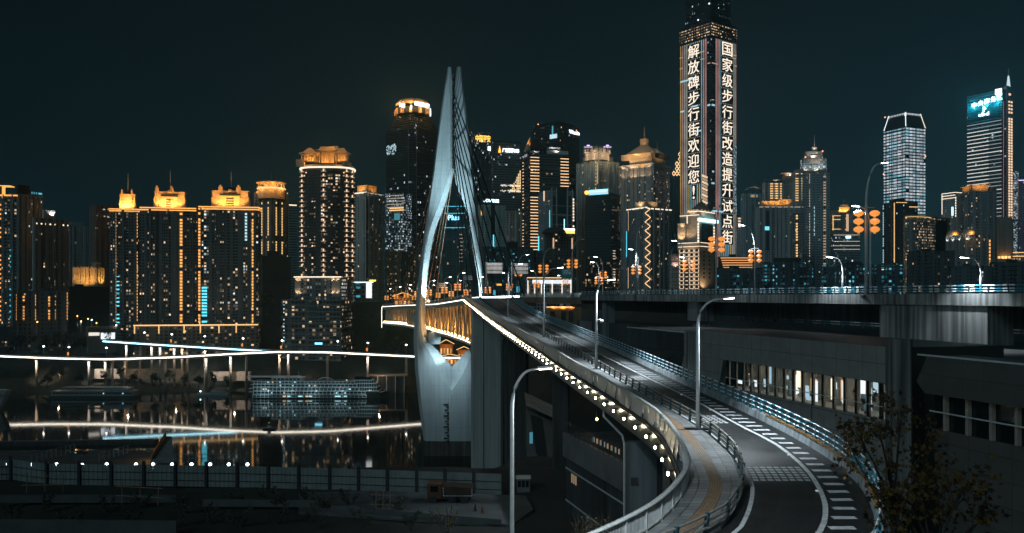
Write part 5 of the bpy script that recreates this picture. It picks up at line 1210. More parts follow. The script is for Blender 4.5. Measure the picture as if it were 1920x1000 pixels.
    def hlines(s, face, ys, h, mat, out=.3, t0=0, t1=1, name='floor_band'):
        mb = MB(); hp = h * F / s.Y / 2
        for y in ys:
            s.slab(mb, face, t0, t1, y - hp, y + hp, out)
            if len(ys) < 6: o = mb.build(name, mat, s.root); mb = MB()
        return mb.build(name, mat, s.root) if mb.v else o
    def piers(s, face, n, w, y0, y1, mat, out=.5, name='pilaster'):
        mb = MB(); L = s.L2 if face == 'R' else s.L1
        for k in range(n): t = (k + .5) / n; s.slab(mb, face, t - w / L / 2, t + w / L / 2, y0, y1, out)
        return mb.build(name, mat, s.root)
    def mast(s, u, v, y0, y1, r=.35, mat=None):
        mb = MB(); p = s.at(u, v); mb.tube([(p.x, p.y, s.z(y1)), (p.x, p.y, s.z(y0))], r, 5, rr=[r, r * .5]); return mb.build('antenna', mat or STEEL, s.root)
    def flood(s, u, v, y, e, c=(1, .45, .10), r=.6): 
        p = s.at(u, v, s.z(y)); q = s.at(.5, .5, p.z); dv = (q - p).normalized(); spot(p, p + dv * .7 + V((0, 0, 1)), e * 3.4, c, 125, .6, r, 'flood_lamp_light')
    def sign(s, txt, face, t0, t1, yc, hpx, mat, out=.6, name='sign_lettering', keep=False, bold=.012):
        p0, p1 = s.fp(face, t0, s.z(yc), out), s.fp(face, t1, s.z(yc), out)
        a, b_ = (p0, p1) if face == 'R' else (p1, p0)
        return lettering(name, txt, (p0 + p1) / 2, (b_ - a).normalized(), (0, 0, 1), (p1 - p0).length, hpx * s.Y / F, mat, s.root, keep, bold=bold)
def rng(a, b, n): return [a + (b - a) * k / max(1, n - 1) for k in range(n)]
SG_W = em('sign_white', (.92, .97, 1), 5); SG_C = em('sign_cyan_white', (.62, .93, 1), 4.5); SG_O = em('sign_orange', (1, .45, .06), 3); SG_B = em('sign_blue', (.25, .75, 1), 3.5); SG_P = em('sign_violet', (.75, .55, 1), 2.2)
REDD = em('aviation_light', (1, .35, .12), 4)
OL = (1, .42, .08); WL = (1, .66, .38)

# ---- left side
fA = FM('facade_a', (.13, .125, .125), 3.6, 3.6, .6, .55, .20, 'mix', 1.1, seed=1)
fB = FM('facade_b', (.26, .25, .245), 4.2, 3.5, .42, .6, .04, 'cool', 1.1, seed=2)
fC = FM('facade_c', (.22, .205, .195), 3.2, 3.5, .5, .55, .10, 'mix', 1.1, seed=3)
fD = FM('facade_d', (.22, .30, .34), 6, 3.6, .35, .8, .015, 'cool', .8, seed=4)
fE = FM('facade_e', (.13, .095, .08), 3.4, 3.5, .5, .4, .07, 'warm', .9, seed=5)
b = Bld('apartment_tower', 'dark apartment tower at the far left edge with an orange lit roof line', -30, 33, 40, 366, 620, 880, fA, 20, zb=20)
b.hlines('L', (367,), 1.4, LO, .8); b.blk('penthouse', 0, .8, .45, 1, 350, 367, DARKC); b.blk('roof_slab', -.1, 1, .2, 1, 348.5, 350, LO); b.vstrip('L', .38, 350, 366, 1, LO, 6); b.vstrip('L', .9, 372, 600, .9, LO)
b.dots('L', .52, 385, 600, 26, 1.6, 1.6, LO); b.dots('L', .18, 470, 605, 14, 3, 1.8, LB)
b.blk('podium', -.4, 1, -.1, 1, 612, 640, DARKC); b.vstrip('L', .3, 613, 640, 2, LG, 1.5)
b = Bld('apartment_tower', 'grey apartment tower with a square roof box behind the leftmost tower', 18, 22, 80, 363, 600, 965, fB, 60, zb=20)
b.ring(362, 365, .6, STONE); b.blk('roof_box', .2, .58, .1, .7, 345, 363, DARKC); b.blk('parapet', .55, .97, 0, .05, 355, 363, DARKC); b.piers('R', 5, 1.6, 366, 600, pm('grey_render', (.22, .215, .21), .8, nz=.2)); b.dots('R', .93, 358, 361, 2, 3, 1.4, LB); b.sign('IIIII', 'R', .62, .95, 358, 4, em('teal_dim', (.1, .5, .6), .7))
b = Bld('apartment_tower', 'grey apartment tower with small warm lamps round its top and a white lit roof box', 62, 66, 129, 408, 600, 925, fC, 65, zb=20)
b.piers('R', 7, 1.3, 408, 600, pm('grey_render', (.22, .215, .21), .8, nz=.2), .8); b.dots('R', .05, 419, 419, 1, 1, 1, LP)
for k in range(8): b.dots('R', .05 + k * .13, 410, 419, 2, 1.1, 1.4, em('tiny_warm', (1, .7, .42), 2.2))
b.blk('roof_box', .25, .6, .1, .7, 392, 408, pm('white_render', (.6, .6, .6), .7, nz=.1)); b.flood(.5, -.3, 402, 900, (1, .93, .85))
b = Bld('office_block', 'bluish grey block with dark vertical window bands between the left towers', 127, 163, 164, 424, 600, 1050, fD, 5, zb=40)
b.blk('roof_tier', .1, .9, .2, .95, 417, 424, pm('blue_grey_render', (.2, .26, .29), .7)); b.piers('L', 5, 2.2, 424, 560, pm('blue_grey_render', (.2, .26, .29), .7))
b = Bld('residential_block', 'brown block with a few warm lit rows behind the crowned towers', 168, 180, 226, 384, 600, 1090, fE, 70, zb=40)
b.piers('L', 2, 4, 384, 600, pm('brown_render', (.2, .14, .11), .8)); b.hlines('R', (391,), 1.2, pm('brown_render', (.2, .14, .11), .8)); 
for k, (t, y) in enumerate(((.35, 392), (.5, 392), (.62, 394), (.4, 405), (.55, 406), (.68, 405), (.45, 418), (.6, 425), (.7, 440))): b.dots('R', t, y, y, 1, 5, 1.5, LD)
b = Bld('floodlit_house', 'low block with bright orange floodlit piers between the left towers', 136, 182, 196, 502, 540, 1000, FM('facade_f', (.40, .28, .18), 4, 4.5, .35, .7, .0, 'warm', 1, seed=6), 20, zb=60)
b.blk('gable', .2, .8, .1, .25, 492, 502, CROWN); b.piers('L', 7, 1.4, 500, 538, CROWN); b.piers('R', 3, 1.4, 500, 538, CROWN); b.flood(.4, -.35, 532, 5500, OL); b.flood(-.6, .3, 535, 5500, OL); b.flood(-.7, .75, 535, 2500, OL)
fG = FM('facade_g', (.06, .06, .065), 4.5, 4.6, .5, .5, .06, 'mix', .9, seed=7)
b = Bld('low_apartment_block', 'low dark block with columns of orange lamps below the left towers', 27, 128, 130, 545, 640, 858, fG, 5, zb=25)
for t in (.03, .23, .36, .60, .83, .95): b.dots('L', t, 550 + (t * 23) % 9, 598, 9, 1.5, 2.0, LO)
b.blk('roof_hut', .1, .6, .3, .5, 540, 545, DARKC)

b = Bld('low_shed', 'low dark roof in front of the orange floodlit house', 120, 124, 206, 537, 600, 960, pm('warehouse_dark', (.05, .045, .042), .9, nz=.3, sc=.1), 70, 20, zb=40); b.blk('roof_hut', .2, .4, .2, .5, 533, 537, DARKC)
# three crowned towers
fH = [FM('facade_h%d' % k, (.075, .073, .075), 3.0, 3.35, .62, .58, p, 'mix', 1.15, seed=10 + k, clus=.13, vz=vz, line=.12) for k, (p, vz) in enumerate(((.10, None), (.10, None), (.22, (30, 95, .32))))]
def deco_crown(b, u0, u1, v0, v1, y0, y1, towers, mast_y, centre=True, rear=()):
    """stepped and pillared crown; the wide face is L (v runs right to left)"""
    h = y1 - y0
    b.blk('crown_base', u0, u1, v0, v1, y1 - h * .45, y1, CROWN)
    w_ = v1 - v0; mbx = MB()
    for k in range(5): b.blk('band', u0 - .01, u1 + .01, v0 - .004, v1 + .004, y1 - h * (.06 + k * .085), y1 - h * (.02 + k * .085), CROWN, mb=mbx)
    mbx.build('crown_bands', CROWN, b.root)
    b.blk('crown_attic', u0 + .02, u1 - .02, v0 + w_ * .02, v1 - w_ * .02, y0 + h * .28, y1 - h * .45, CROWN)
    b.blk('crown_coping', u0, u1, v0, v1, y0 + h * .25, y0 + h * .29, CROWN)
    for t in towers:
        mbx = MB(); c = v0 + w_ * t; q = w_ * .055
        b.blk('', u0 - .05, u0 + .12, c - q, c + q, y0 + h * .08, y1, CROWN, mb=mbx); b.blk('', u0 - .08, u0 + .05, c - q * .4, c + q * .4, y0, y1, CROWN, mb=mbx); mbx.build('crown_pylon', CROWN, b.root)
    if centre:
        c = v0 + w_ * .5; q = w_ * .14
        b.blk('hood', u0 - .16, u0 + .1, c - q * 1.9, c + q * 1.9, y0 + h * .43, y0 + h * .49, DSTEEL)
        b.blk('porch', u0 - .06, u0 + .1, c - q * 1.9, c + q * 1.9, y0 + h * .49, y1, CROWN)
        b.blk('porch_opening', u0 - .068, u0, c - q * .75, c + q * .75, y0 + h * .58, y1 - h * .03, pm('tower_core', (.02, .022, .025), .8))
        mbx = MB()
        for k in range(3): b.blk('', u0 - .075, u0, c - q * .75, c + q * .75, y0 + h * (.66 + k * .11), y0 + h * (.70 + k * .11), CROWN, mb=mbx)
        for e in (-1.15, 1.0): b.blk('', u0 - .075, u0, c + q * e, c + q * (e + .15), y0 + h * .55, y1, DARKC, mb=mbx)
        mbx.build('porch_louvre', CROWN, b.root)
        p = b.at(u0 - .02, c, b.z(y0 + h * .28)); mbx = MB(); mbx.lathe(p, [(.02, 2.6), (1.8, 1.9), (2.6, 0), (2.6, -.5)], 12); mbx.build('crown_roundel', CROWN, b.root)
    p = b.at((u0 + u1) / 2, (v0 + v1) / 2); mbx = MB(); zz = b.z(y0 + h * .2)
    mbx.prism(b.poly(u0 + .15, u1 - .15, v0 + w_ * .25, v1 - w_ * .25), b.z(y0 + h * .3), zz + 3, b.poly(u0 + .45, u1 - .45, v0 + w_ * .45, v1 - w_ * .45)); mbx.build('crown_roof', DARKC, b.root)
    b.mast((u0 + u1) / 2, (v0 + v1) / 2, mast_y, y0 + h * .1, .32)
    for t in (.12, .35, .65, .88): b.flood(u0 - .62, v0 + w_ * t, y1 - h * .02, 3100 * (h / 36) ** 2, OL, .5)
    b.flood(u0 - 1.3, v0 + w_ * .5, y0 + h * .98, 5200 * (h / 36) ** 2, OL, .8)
b = Bld('crowned_tower', 'narrow dark apartment tower with a small orange lit crown, leftmost of the three', 205, 259, 263, 394, 610, 890, fH[0], 12, 26, zb=20)
b.hlines('L', (393, 396.5), 1.0, LO, 1.2); b.hlines('R', (393, 396.5), 1.0, LO, 1.2); deco_crown(b, .15, .8, .12, .66, 355, 392, (.2, .85), 325, False); b.vstrip('L', .78, 400, 605, .8, em('warm_orange_strip', (1, .55, .24), .9)); b.dots('L', .70, 520, 605, 12, 2.6, 1.6, LB); b.dots('L', .05, 402, 600, 34, 1.6, 2.0, LO)
b = Bld('crowned_tower', 'dark apartment tower with an orange lit crown, middle of the three', 262, 368, 371, 393, 610, 880, fH[1], 8, 26, zb=20)
b.hlines('L', (391.5, 395.5), 1.1, LO, 1.2); deco_crown(b, .1, .85, .20, .76, 350, 391, (.43, .9), 318)
b.dots('L', .27, 402, 603, 36, 2.4, 2.2, LO); b.blk('painted_recess', -.04, .02, .62, .72, 396, 606, DARKC)  # raised slab coloured dark for the shade of a recess
b = Bld('crowned_tower', 'wide dark apartment tower with a broad orange lit crown, rightmost of the three', 372, 484, 488, 391, 610, 872, fH[2], 8, 26, zb=20)
b.hlines('L', (389.5, 393.5), 1.1, LO, 1.2); b.hlines('R', (389.5, 393.5), 1.1, LO, 1.2); deco_crown(b, .1, .85, .16, .79, 348, 389, (.28, .76), 320)
b.dots('L', .98, 402, 603, 36, 2.4, 2.2, LO); b.dots('L', .085, 402, 603, 36, 2.4, 2.2, LO); b.dots('L', .20, 402, 450, 9, 2.6, 2, em('pale_cyan_pane', (.6, .9, 1), 1.1)); b.dots('L', .90, 540, 603, 12, 5, 1.8, LB)
b = Bld('podium_block', 'long dark podium with an orange light line along its roof under the crowned towers', 250, 484, 488, 609, 665, 850, FM('facade_p', (.12, .085, .065), 5, 3.8, .5, .5, .10, 'mix', 1.1, seed=15), 4, 20, zb=8)
b.hlines('L', (609,), 1.2, LG, .6)
for t in (.99, .80, .60, .47, .32, .18): b.vstrip('L', t, 610, 624, .9, LG, .8); b.flood(-.4, t - .03, 617, 500, WL)
b = Bld('round_crowned_tower', 'dark tower with a round orange lit lantern crown left of the pavilion tower', 476, 510, 541, 357, 580, 1000, FM('facade_i', (.10, .10, .105), 3.2, 3.4, .5, .5, .06, 'mix', 1, seed=16), 50, zb=40)
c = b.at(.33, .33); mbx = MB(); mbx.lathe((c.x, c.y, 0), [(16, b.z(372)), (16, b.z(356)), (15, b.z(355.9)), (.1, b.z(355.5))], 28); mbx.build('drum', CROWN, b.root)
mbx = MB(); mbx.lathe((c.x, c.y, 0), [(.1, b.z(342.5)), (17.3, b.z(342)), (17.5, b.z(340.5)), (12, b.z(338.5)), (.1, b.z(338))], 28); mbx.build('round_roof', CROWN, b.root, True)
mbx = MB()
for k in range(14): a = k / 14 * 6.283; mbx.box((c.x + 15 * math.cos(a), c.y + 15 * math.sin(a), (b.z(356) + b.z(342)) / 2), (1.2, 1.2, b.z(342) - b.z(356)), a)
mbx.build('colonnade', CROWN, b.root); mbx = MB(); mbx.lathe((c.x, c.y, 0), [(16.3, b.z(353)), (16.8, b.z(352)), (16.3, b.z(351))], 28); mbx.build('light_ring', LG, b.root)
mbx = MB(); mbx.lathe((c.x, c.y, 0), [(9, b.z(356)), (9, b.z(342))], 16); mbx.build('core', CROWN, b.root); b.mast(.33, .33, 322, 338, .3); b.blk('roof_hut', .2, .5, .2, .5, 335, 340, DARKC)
for a in (3.6, 4.3, 5.0, 5.7): point((c.x + 21 * math.cos(a), c.y + 21 * math.sin(a), b.z(352)), 4500, OL, .6); point((c.x + 12 * math.cos(a), c.y + 12 * math.sin(a), b.z(346)), 700, OL, .4)
for f_, t in (('L', .55), ('L', .2), ('R', .25), ('R', .6)): b.dots(f_, t, 360, 474, 24, 1.3, 2.2, LG)
for k in range(7): b.dots('L', .1 + k * .12, 358, 364, 1, 1, 2, LG)
b = Bld('office_block', 'slim teal glass block seen between the round crown and the pavilion tower', 538, 542, 556, 385, 600, 1080, FM('facade_j', (.16, .24, .28), 30, 3.6, 1, .55, 0, 'cool', 0, seed=17, glass=(.05, .09, .11)), 70, zb=40); b.hlines('R', (384.5,), 1.4, LW, .5)

# pavilion tower: rounded plan with balcony rings
PY_ = 860; px_c, pr = 605, 52
b = Bld('pavilion_tower', 'rounded dark apartment tower with orange lit Chinese roof pavilions on top', 553, 553, 657, 312, 600, PY_, None, 90, 40, zb=20)
cx = (px_c - 960) * PY_ / F; cy = PY_ + 24; rx = pr * PY_ / F; K = 36
def oval(s, s2=None): s2 = s2 or s; return [(cx + rx * s * math.copysign(abs(math.cos(a)) ** .75, math.cos(a)), cy + 20 * s2 * math.copysign(abs(math.sin(a)) ** .75, math.sin(a))) for a in [2 * math.pi * k / K for k in range(K)]]
mbx = MB(); mbx.prism(oval(.955), 20, b.z(312), mt=1); mbx.build('wall', [FM('facade_k', (.05, .052, .056), 2.9, 3.25, .66, .55, .17, 'mix', 1.2, seed=18, clus=.1), ROOFM], b.root)
mbx = MB(); zz = b.z(520) + 1
while zz < b.z(314): mbx.prism(oval(1.0), zz, zz + .85); zz += 3.25
mbx.build('balcony_ring', pm('balcony_concrete', (.10, .10, .105), .7, nz=.2), b.root)
def ovdots(ang, y0, y1, n, w, h, mat):
    mbx = MB(); rr_ = random.Random(int(ang * 100))
    for k in range(n):
        if rr_.random() < .12: continue
        a = R(ang); y = y0 + (y1 - y0) * k / (n - 1); x_ = cx + rx * 1.005 * math.copysign(abs(math.cos(a)) ** .75, math.cos(a)); yy = cy + 20 * 1.01 * math.copysign(abs(math.sin(a)) ** .75, math.sin(a))
        mbx.box((x_, yy, b.z(y)), (w, 1.2, h))
    mbx.box((x_, yy + .3, (b.z(y0) + b.z(y1)) / 2), (.3, .8, b.z(y0) - b.z(y1)), 0, 1); mbx.build('wall_light_column', [mat, DSTEEL], b.root)
PW = em('peach_lamp', (1, .66, .42), 1.25); PWD = em('peach_dim', (1, .66, .42), .5)
for ang in (218, 270, 318, 342): ovdots(ang, 318, 516, 22, 1.2, 2.6, PW); ovdots(ang, 320, 518, 22, 5.0, .5, PWD)
mbx = MB(); mbx.prism(oval(1.015), b.z(313.5), b.z(311)); mbx.build('light_ring', LP, b.root)
mbx = MB(); mbx.prism(oval(.98), b.z(311), b.z(307)); mbx.build('roof_terrace', CROWN, b.root)
def pav(x0, x1, ybase, yeave, ytop, yd, dp, cols, nm, tr=.3):
    X0, X1 = (x0 - 960) * PY_ / F, (x1 - 960) * PY_ / F; w_ = X1 - X0; mbx = MB(); z0, z1, z2 = b.z(ybase), b.z(yeave), b.z(ytop); Y0 = cy - 20 + yd
    for k in range(cols):
        for yy in (Y0, Y0 + dp): mbx.box((X0 + w_ * (.08 + .84 * k / (cols - 1)), yy, (z0 + z1) / 2), (.75, .75, z1 - z0))
    mbx.box((X0 + w_ / 2, Y0 + dp * .55, (z0 + z1) / 2), (w_ * .55, dp * .5, z1 - z0)); mbx.box((X0 + w_ / 2, Y0 + dp / 2, z1 - .35), (w_ * .94, dp * 1.02, .7)); mbx.build(nm + '_columns', CROWN, b.root)
    mbx = MB(); e = 1.6
    mbx.loft([[(X0 - e, Y0 - e, z1 + .8), (X0 + w_ / 2, Y0 - e, z1), (X1 + e, Y0 - e, z1 + .8), (X1 + e, Y0 + dp + e, z1 + .8), (X0 - e, Y0 + dp + e, z1 + .8)],
              [(X0 + w_ * .14, Y0 + dp * .15, z1 + (z2 - z1) * .36), (X0 + w_ / 2, Y0 + dp * .15, z1 + (z2 - z1) * .36), (X1 - w_ * .14, Y0 + dp * .15, z1 + (z2 - z1) * .36), (X1 - w_ * .14, Y0 + dp * .85, z1 + (z2 - z1) * .36), (X0 + w_ * .14, Y0 + dp * .85, z1 + (z2 - z1) * .36)],
              [(X0 + w_ * tr, Y0 + dp * .4, z2), (X0 + w_ / 2, Y0 + dp * .4, z2), (X1 - w_ * tr, Y0 + dp * .4, z2), (X1 - w_ * tr, Y0 + dp * .6, z2), (X0 + w_ * tr, Y0 + dp * .6, z2)]]); mbx.build(nm + '_roof', CROWN, b.root)
    point((X0 + w_ * .5, Y0 - 4.5, z0 + 1), 2600 * (w_ / 15), OL, .5); point((X0 + w_ * .5, Y0 - 6, z2 + 2), 1500 * (w_ / 15), OL, .6); point((X0 + w_ * .25, Y0 - 1.2, z0 + .8), 500, OL, .3); point((X0 + w_ * .75, Y0 - 1.2, z0 + .8), 500, OL, .3)
pav(560, 592, 300, 287, 274, 3, 9, 6, 'left_pavilion'.replace('left_', 'side_'), .42); pav(584, 628, 300, 278, 268, 12, 14, 8, 'main_pavilion', .18); pav(604, 630, 282, 277, 264, 22, 10, 4, 'upper_pavilion', .3); pav(624, 650, 300, 286, 274, 4, 9, 5, 'side_pavilion', .36)
for x0, x1, y0 in ((553, 569, 298), (640, 650, 300), (646, 657, 304)):
    mbx = MB(); mbx.box(((x0 + x1) / 2 * PY_ / F - 960 * PY_ / F, cy - 19, (b.z(311) + b.z(y0)) / 2), ((x1 - x0) * PY_ / F, 3, b.z(y0) - b.z(311))); mbx.build('parapet_block', CROWN, b.root)
mbx = MB(); mbx.tube([((612 - 960) * PY_ / F, cy + 5, b.z(266)), ((612 - 960) * PY_ / F, cy + 5, b.z(250))], .2, 4); mbx.build('antenna', DSTEEL, b.root)
b = Bld('podium_block', 'lit lower block with bright peach pilasters under the pavilion tower', 551, 640, 652, 519, 600, 842, FM('facade_l', (.10, .10, .10), 3.4, 4.0, .6, .55, .30, 'mix', 1.1, seed=19), 15, 24, zb=10)
b.hlines('L', (519.5,), 1.0, LP, .6)
for t0, t1 in ((.86, .97), (.02, .2)):
    mbx = MB(); b.slab(mbx, 'L', t0, t1, 521, 556, .5); mbx.build('lit_pilaster', STONE, b.root)
    for q in (.2, .8): b.flood(-.10, t0 + (t1 - t0) * q, 527, 260, WL, .3); b.flood(-.10, t0 + (t1 - t0) * q, 551, 260, WL, .3)
b = Bld('terraced_podium', 'dark terraced podium with horizontal slabs standing behind the riverside road', 528, 640, 660, 562, 670, 826, FM('facade_m', (.08, .085, .09), 4.0, 4.2, .7, .6, .16, 'mix', 1.0, seed=20, clus=.16), 14, 22, zb=5)
b.hlines('L', rng(563, 648, 9), 1.1, pm('slab_edge', (.24, .25, .25), .7, nz=.2), 1.4); b.hlines('R', rng(563, 648, 9), 1.1, pm('slab_edge', (.24, .25, .25), .7, nz=.2), 1.4)
mbx = MB(); b.slab(mbx, 'L', .40, .54, 566, 600, .6); mbx.build('blue_lit_bay', FM('facade_m2', (.03, .05, .06), 3, 2.5, .8, .8, .8, 'cyan', .6, seed=21), b.root); b.dots('L', .96, 566, 640, 12, .9, 1.2, em('pale_cyan_pane', (.6, .9, 1), 1.1)); mbx = MB(); b.slab(mbx, 'L', .32, .44, 643, 646, .5); mbx.build('shop_sign', SG_B, b.root)
b = Bld('twin_slab_tower', 'grey twin slab tower with warm lamps on its rim and an orange lit roof box', 653, 688, 719, 362, 590, 985, FM('facade_n', (.24, .235, .23), 3.4, 3.3, .45, .55, .10, 'mix', 1.0, seed=22), 42, zb=30)
b.hlines('L', (361,), 1.2, LP, .5); b.hlines('R', (362,), 1.0, LD, .5); b.blk('roof_box', .1, .7, .1, .6, 346, 361, CROWN); b.blk('roof_box', .3, .6, .05, .3, 356, 361, CROWN); b.flood(-.2, .35, 358, 2500, OL); b.flood(.4, -.25, 359, 1600, OL); b.blk('gap', -.02, .02, -.02, .14, 361, 590, pm('tower_core', (.02, .022, .025), .8)); b.dots('R', .97, 375, 380, 1, 2, 2, LG)  # gap is a dark slab coloured as the shade between the twin slabs
b = Bld('screen_building', 'low building with a tall glowing white screen below the twin slab tower', 652, 700, 701, 530, 590, 900, FM('facade_o', (.10, .12, .13), 6, 5, .7, .5, .4, 'cyan', .7, seed=23), 4, 14, zb=30)
b.hlines('L', (529.5,), .9, LC, .5); mbx = MB(); b.slab(mbx, 'L', .06, .28, 531, 559, .5); mbx.build('screen', em('screen_white', (.9, .95, 1), 1.4), b.root); mbx = MB(); b.slab(mbx, 'L', -.1, .16, 525, 528, 2); mbx.build('orange_sign', SG_O, b.root)

# ---- behind the bridge tower
fQ = FM('facade_q', (.035, .04, .045), 2.6, 3.8, .86, .75, .02, 'cool', .9, glass=(.008, .011, .013), seed=24, gr=.12)
b = Bld('bank_tower', 'tall dark tower with a glowing orange dome and white lettering behind the bridge tower', 724, 773, 824, 212, 600, 1200, None, 45, zb=40)
mbx = MB(); P = b.poly(); q = lambda u, v: tuple(b.at(u, v))[:2]
foot = [q(.12, 0), q(1, 0), q(1, 1), q(0, 1), q(0, .12)]; foot = [q(.15, 0), q(1, -.0), q(1, 1), q(0, 1), q(0, .15)]
mbx.prism(foot, 40, b.z(240)); mbx.prism(foot, b.z(240), b.z(209), [q(.15, .15), q(.72, .12), q(.75, .75), q(.12, .72), q(.13, .17)]); mbx.build('wall', fQ, b.root)
for px_ in ((.0, .15), (.15, .0)):
    a = b.at(px_[0], px_[1]); mbx = MB(); mbx.tube([(a.x, a.y - .3, b.z(240)), (a.x, a.y - .3, 60)], .35, 4); mbx.build('edge_fin', pm('pale_fin', (.30, .25, .25), .6), b.root)
c = b.at(.45, .45); mbx = MB(); mbx.lathe((c.x, c.y, 0), [(24, b.z(207)), (24, b.z(196))], 28); mbx.build('drum', pm('dark_drum', (.06, .06, .065), .7), b.root)
mbx = MB(); mbx.lathe((c.x, c.y, 0), [(24.5, b.z(191)), (24, b.z(186)), (20, b.z(180)), (13, b.z(176.5)), (.1, b.z(175.5))], 28); mbx.build('dome', CROWN, b.root, True)
mbx = MB()
for k in range(8): a = k / 8 * 6.283 + .2; mbx.tube([(c.x + r_ * math.cos(a), c.y + r_ * math.sin(a), b.z(y)) for r_, y in ((24.8, 191), (24.4, 186), (20.5, 179.6), (13, 175.8))], .5, 4)
for rr_, y in ((24.8, 191.5), (14, 176)): mbx.lathe((c.x, c.y, b.z(y)), [(rr_, -.5), (rr_ + .6, 0), (rr_, .5)], 28)
mbx.build('dome_rib', DSTEEL, b.root)
mbx = MB()
for k in range(12): a = k / 12 * 6.283; mbx.lathe((c.x + 24.5 * math.cos(a), c.y + 24.5 * math.sin(a), b.z(203)), [(2.6, -4), (2.6, 3), (1.4, 5), (.1, 5.4)], 8)
mbx.build('arched_niche', CROWN, b.root)
for a in (3.5, 4.1, 4.71, 5.3, 5.9): point((c.x + 31 * math.cos(a), c.y + 31 * math.sin(a), b.z(190)), 9000, OL, .6); point((c.x + 30 * math.cos(a), c.y + 30 * math.sin(a), b.z(204)), 2600, OL, .4)
zc = b.z(197); ru = V((.94, .34, 0)); lu = V((.86, -.5, 0))
p_ = W(790.5, 196, 1168); ax_ = (W(809, 0, 1175) - W(773, 0, 1150)); ax_.z = 0; lettering('sign_lettering', '农业发展银行', W(791, 196.5, 1160), ax_.normalized(), (0, 0, 1), 27, 6.2, SG_W, b.root)
lettering('sign_lettering', '农业发展', W(754, 197.5, 1165), (W(766, 0, 1150) - W(743, 0, 1180)).normalized() * 1, (0, 0, 1), 18, 6, SG_W, b.root)
mbx = MB(); mbx.box(W(771, 201, 1160), (2.4, 1, 6)); mbx.box(W(807, 211, 1178), (1.6, 1, 11)); mbx.build('light_bar', LC, b.root)
mbx = MB(); rr_ = random.Random(4)
for k in range(46): b.slab(mbx, 'L', .62 + rr_.random() * .34, 0, 0, 0, 0) if False else None
for k in range(60):
    t = .60 + rr_.random() * .36; y = 265 + rr_.random() * 18; b.slab(mbx, 'L', t, t + .03, y, y + 1.8, .3)
mbx.build('lit_window', em('pale_cyan_dim', (.6, .9, 1), .75), b.root)
b = Bld('glass_tower', 'dark glass tower with sparkling lit floors in front of the domed bank tower', 722, 757, 772, 362, 600, 1120, FM('facade_r', (.05, .07, .08), 2.2, 3.4, .8, .6, .30, 'cool', .75, seed=25, vz=(170, 225, .30), glass=(.02, .05, .06)), 30, zb=40)
b.hlines('L', (390, 394), 1.6, LG, .5, 0, .75); mbx = MB(); b.slab(mbx, 'L', .2, .5, 400, 412, .4); mbx.build('cyan_bay', em('cyan_bay_glow', (.1, .6, .7), .4), b.root); b.hlines('L', rng(366, 388, 5), .7, LD, .4, 0, .9); b.hlines('L', (468,), 1, LD, .4, 0, .5)
b = Bld('brick_block', 'brownish apartment block with a warm window column beside the bridge tower', 722, 752, 766, 472, 590, 940, FM('facade_s', (.16, .14, .13), 3.6, 4.2, .4, .45, .30, 'warm', 1.0, seed=26), 25, zb=30)
b.ring(471, 473, .5, STONE)
b = Bld('brick_block', 'dim teal apartment block partly behind the left tower leg', 764, 800, 803, 462, 590, 960, FM('facade_s2', (.10, .12, .12), 3.6, 3.6, .5, .5, .20, 'mix', .9, seed=27), 15, zb=30)
b = Bld('glass_tower', 'dark teal glass tower with a white and blue sign seen inside the tower opening', 830, 882, 886, 345, 600, 1100, FM('facade_t', (.03, .08, .10), 1.9, 3.8, .78, .72, .03, 'mix', .9, glass=(.012, .06, .08), seed=28), 8, zb=40)
b.sign('Plus', 'L', .40, .80, 408, 10, SG_B, 1.0); b.hlines('L', (387, 400, 427), .6, LB, .4, .2, .95); b.dots('L', .3, 421, 430, 3, 7, 1.4, PW); b.piers('L', 18, .5, 345, 560, pm('teal_mullion', (.03, .12, .15), .4)); b.dots('L', .34, 440, 490, 8, 4, 1.0, PWD)
b = Bld('bank_office', 'dark office tower with an orange Chinese sign right of the bridge tower', 880, 884, 921, 247, 600, 1260, FM('facade_u', (.05, .055, .06), 2.2, 3.7, .7, .7, .05, 'cool', 1, seed=29, glass=(.015, .03, .035), vz=(300, 325, .2)), 75, zb=40)
b.sign('中国平安', 'R', .20, .95, 259, 13, SG_O, 1.0); b.dots('R', .9, 277, 277, 1, 4, 6, SG_W); b.piers('R', 12, .5, 270, 560, DSTEEL)
b = Bld('bank_office', 'grey office tower with a white bank sign and orange emblem right of the bridge tower', 921, 925, 977, 266, 600, 1200, FM('facade_v', (.09, .095, .10), 2.4, 3.8, .8, .55, .03, 'cool', 1, seed=30, glass=(.02, .028, .032)), 75, zb=40)
b.sign('广发银行CGB', 'R', .32, .92, 281, 8, SG_W, 1.0); b.blk('parapet', .0, .97, 0, .3, 264, 267, DSTEEL)
mbx = MB(); p0 = b.fp('R', .17, b.z(286), 1); p1 = b.fp('R', .27, b.z(286), 1); pm_ = (p0 + p1) / 2; pm_.z = b.z(273); mbx.face([p0, p1, pm_]); mbx.build('emblem', SG_O, b.root)
mbx = MB(); rr_ = random.Random(9)
for k in range(90):
    t = .25 + rr_.random() * .7; y = 345 + rr_.random() * 3 if rr_.random() < .4 else 355 + rr_.random() * 3; b.slab(mbx, 'R', t, t + .03, y, y + 1.6, .3)
mbx.build('lit_window', em('warm_pale', (1, .9, .75), 1.0), b.root)
mbx = MB()
for k in range(14):
    y = 318 + k * 3
    for j in range(1 + k // 2): 
        if rr_.random() < .85: t = .985 - j * .055; b.slab(mbx, 'R', t - .035, t, y, y + 2, .35)
mbx.build('lit_window', em('gold_pane', (1, .68, .35), 1.5), b.root); b.dots('R', .05, 265, 265, 1, 1, 1, REDD); b.dots('R', .85, 265, 265, 1, 1, 1, REDD)
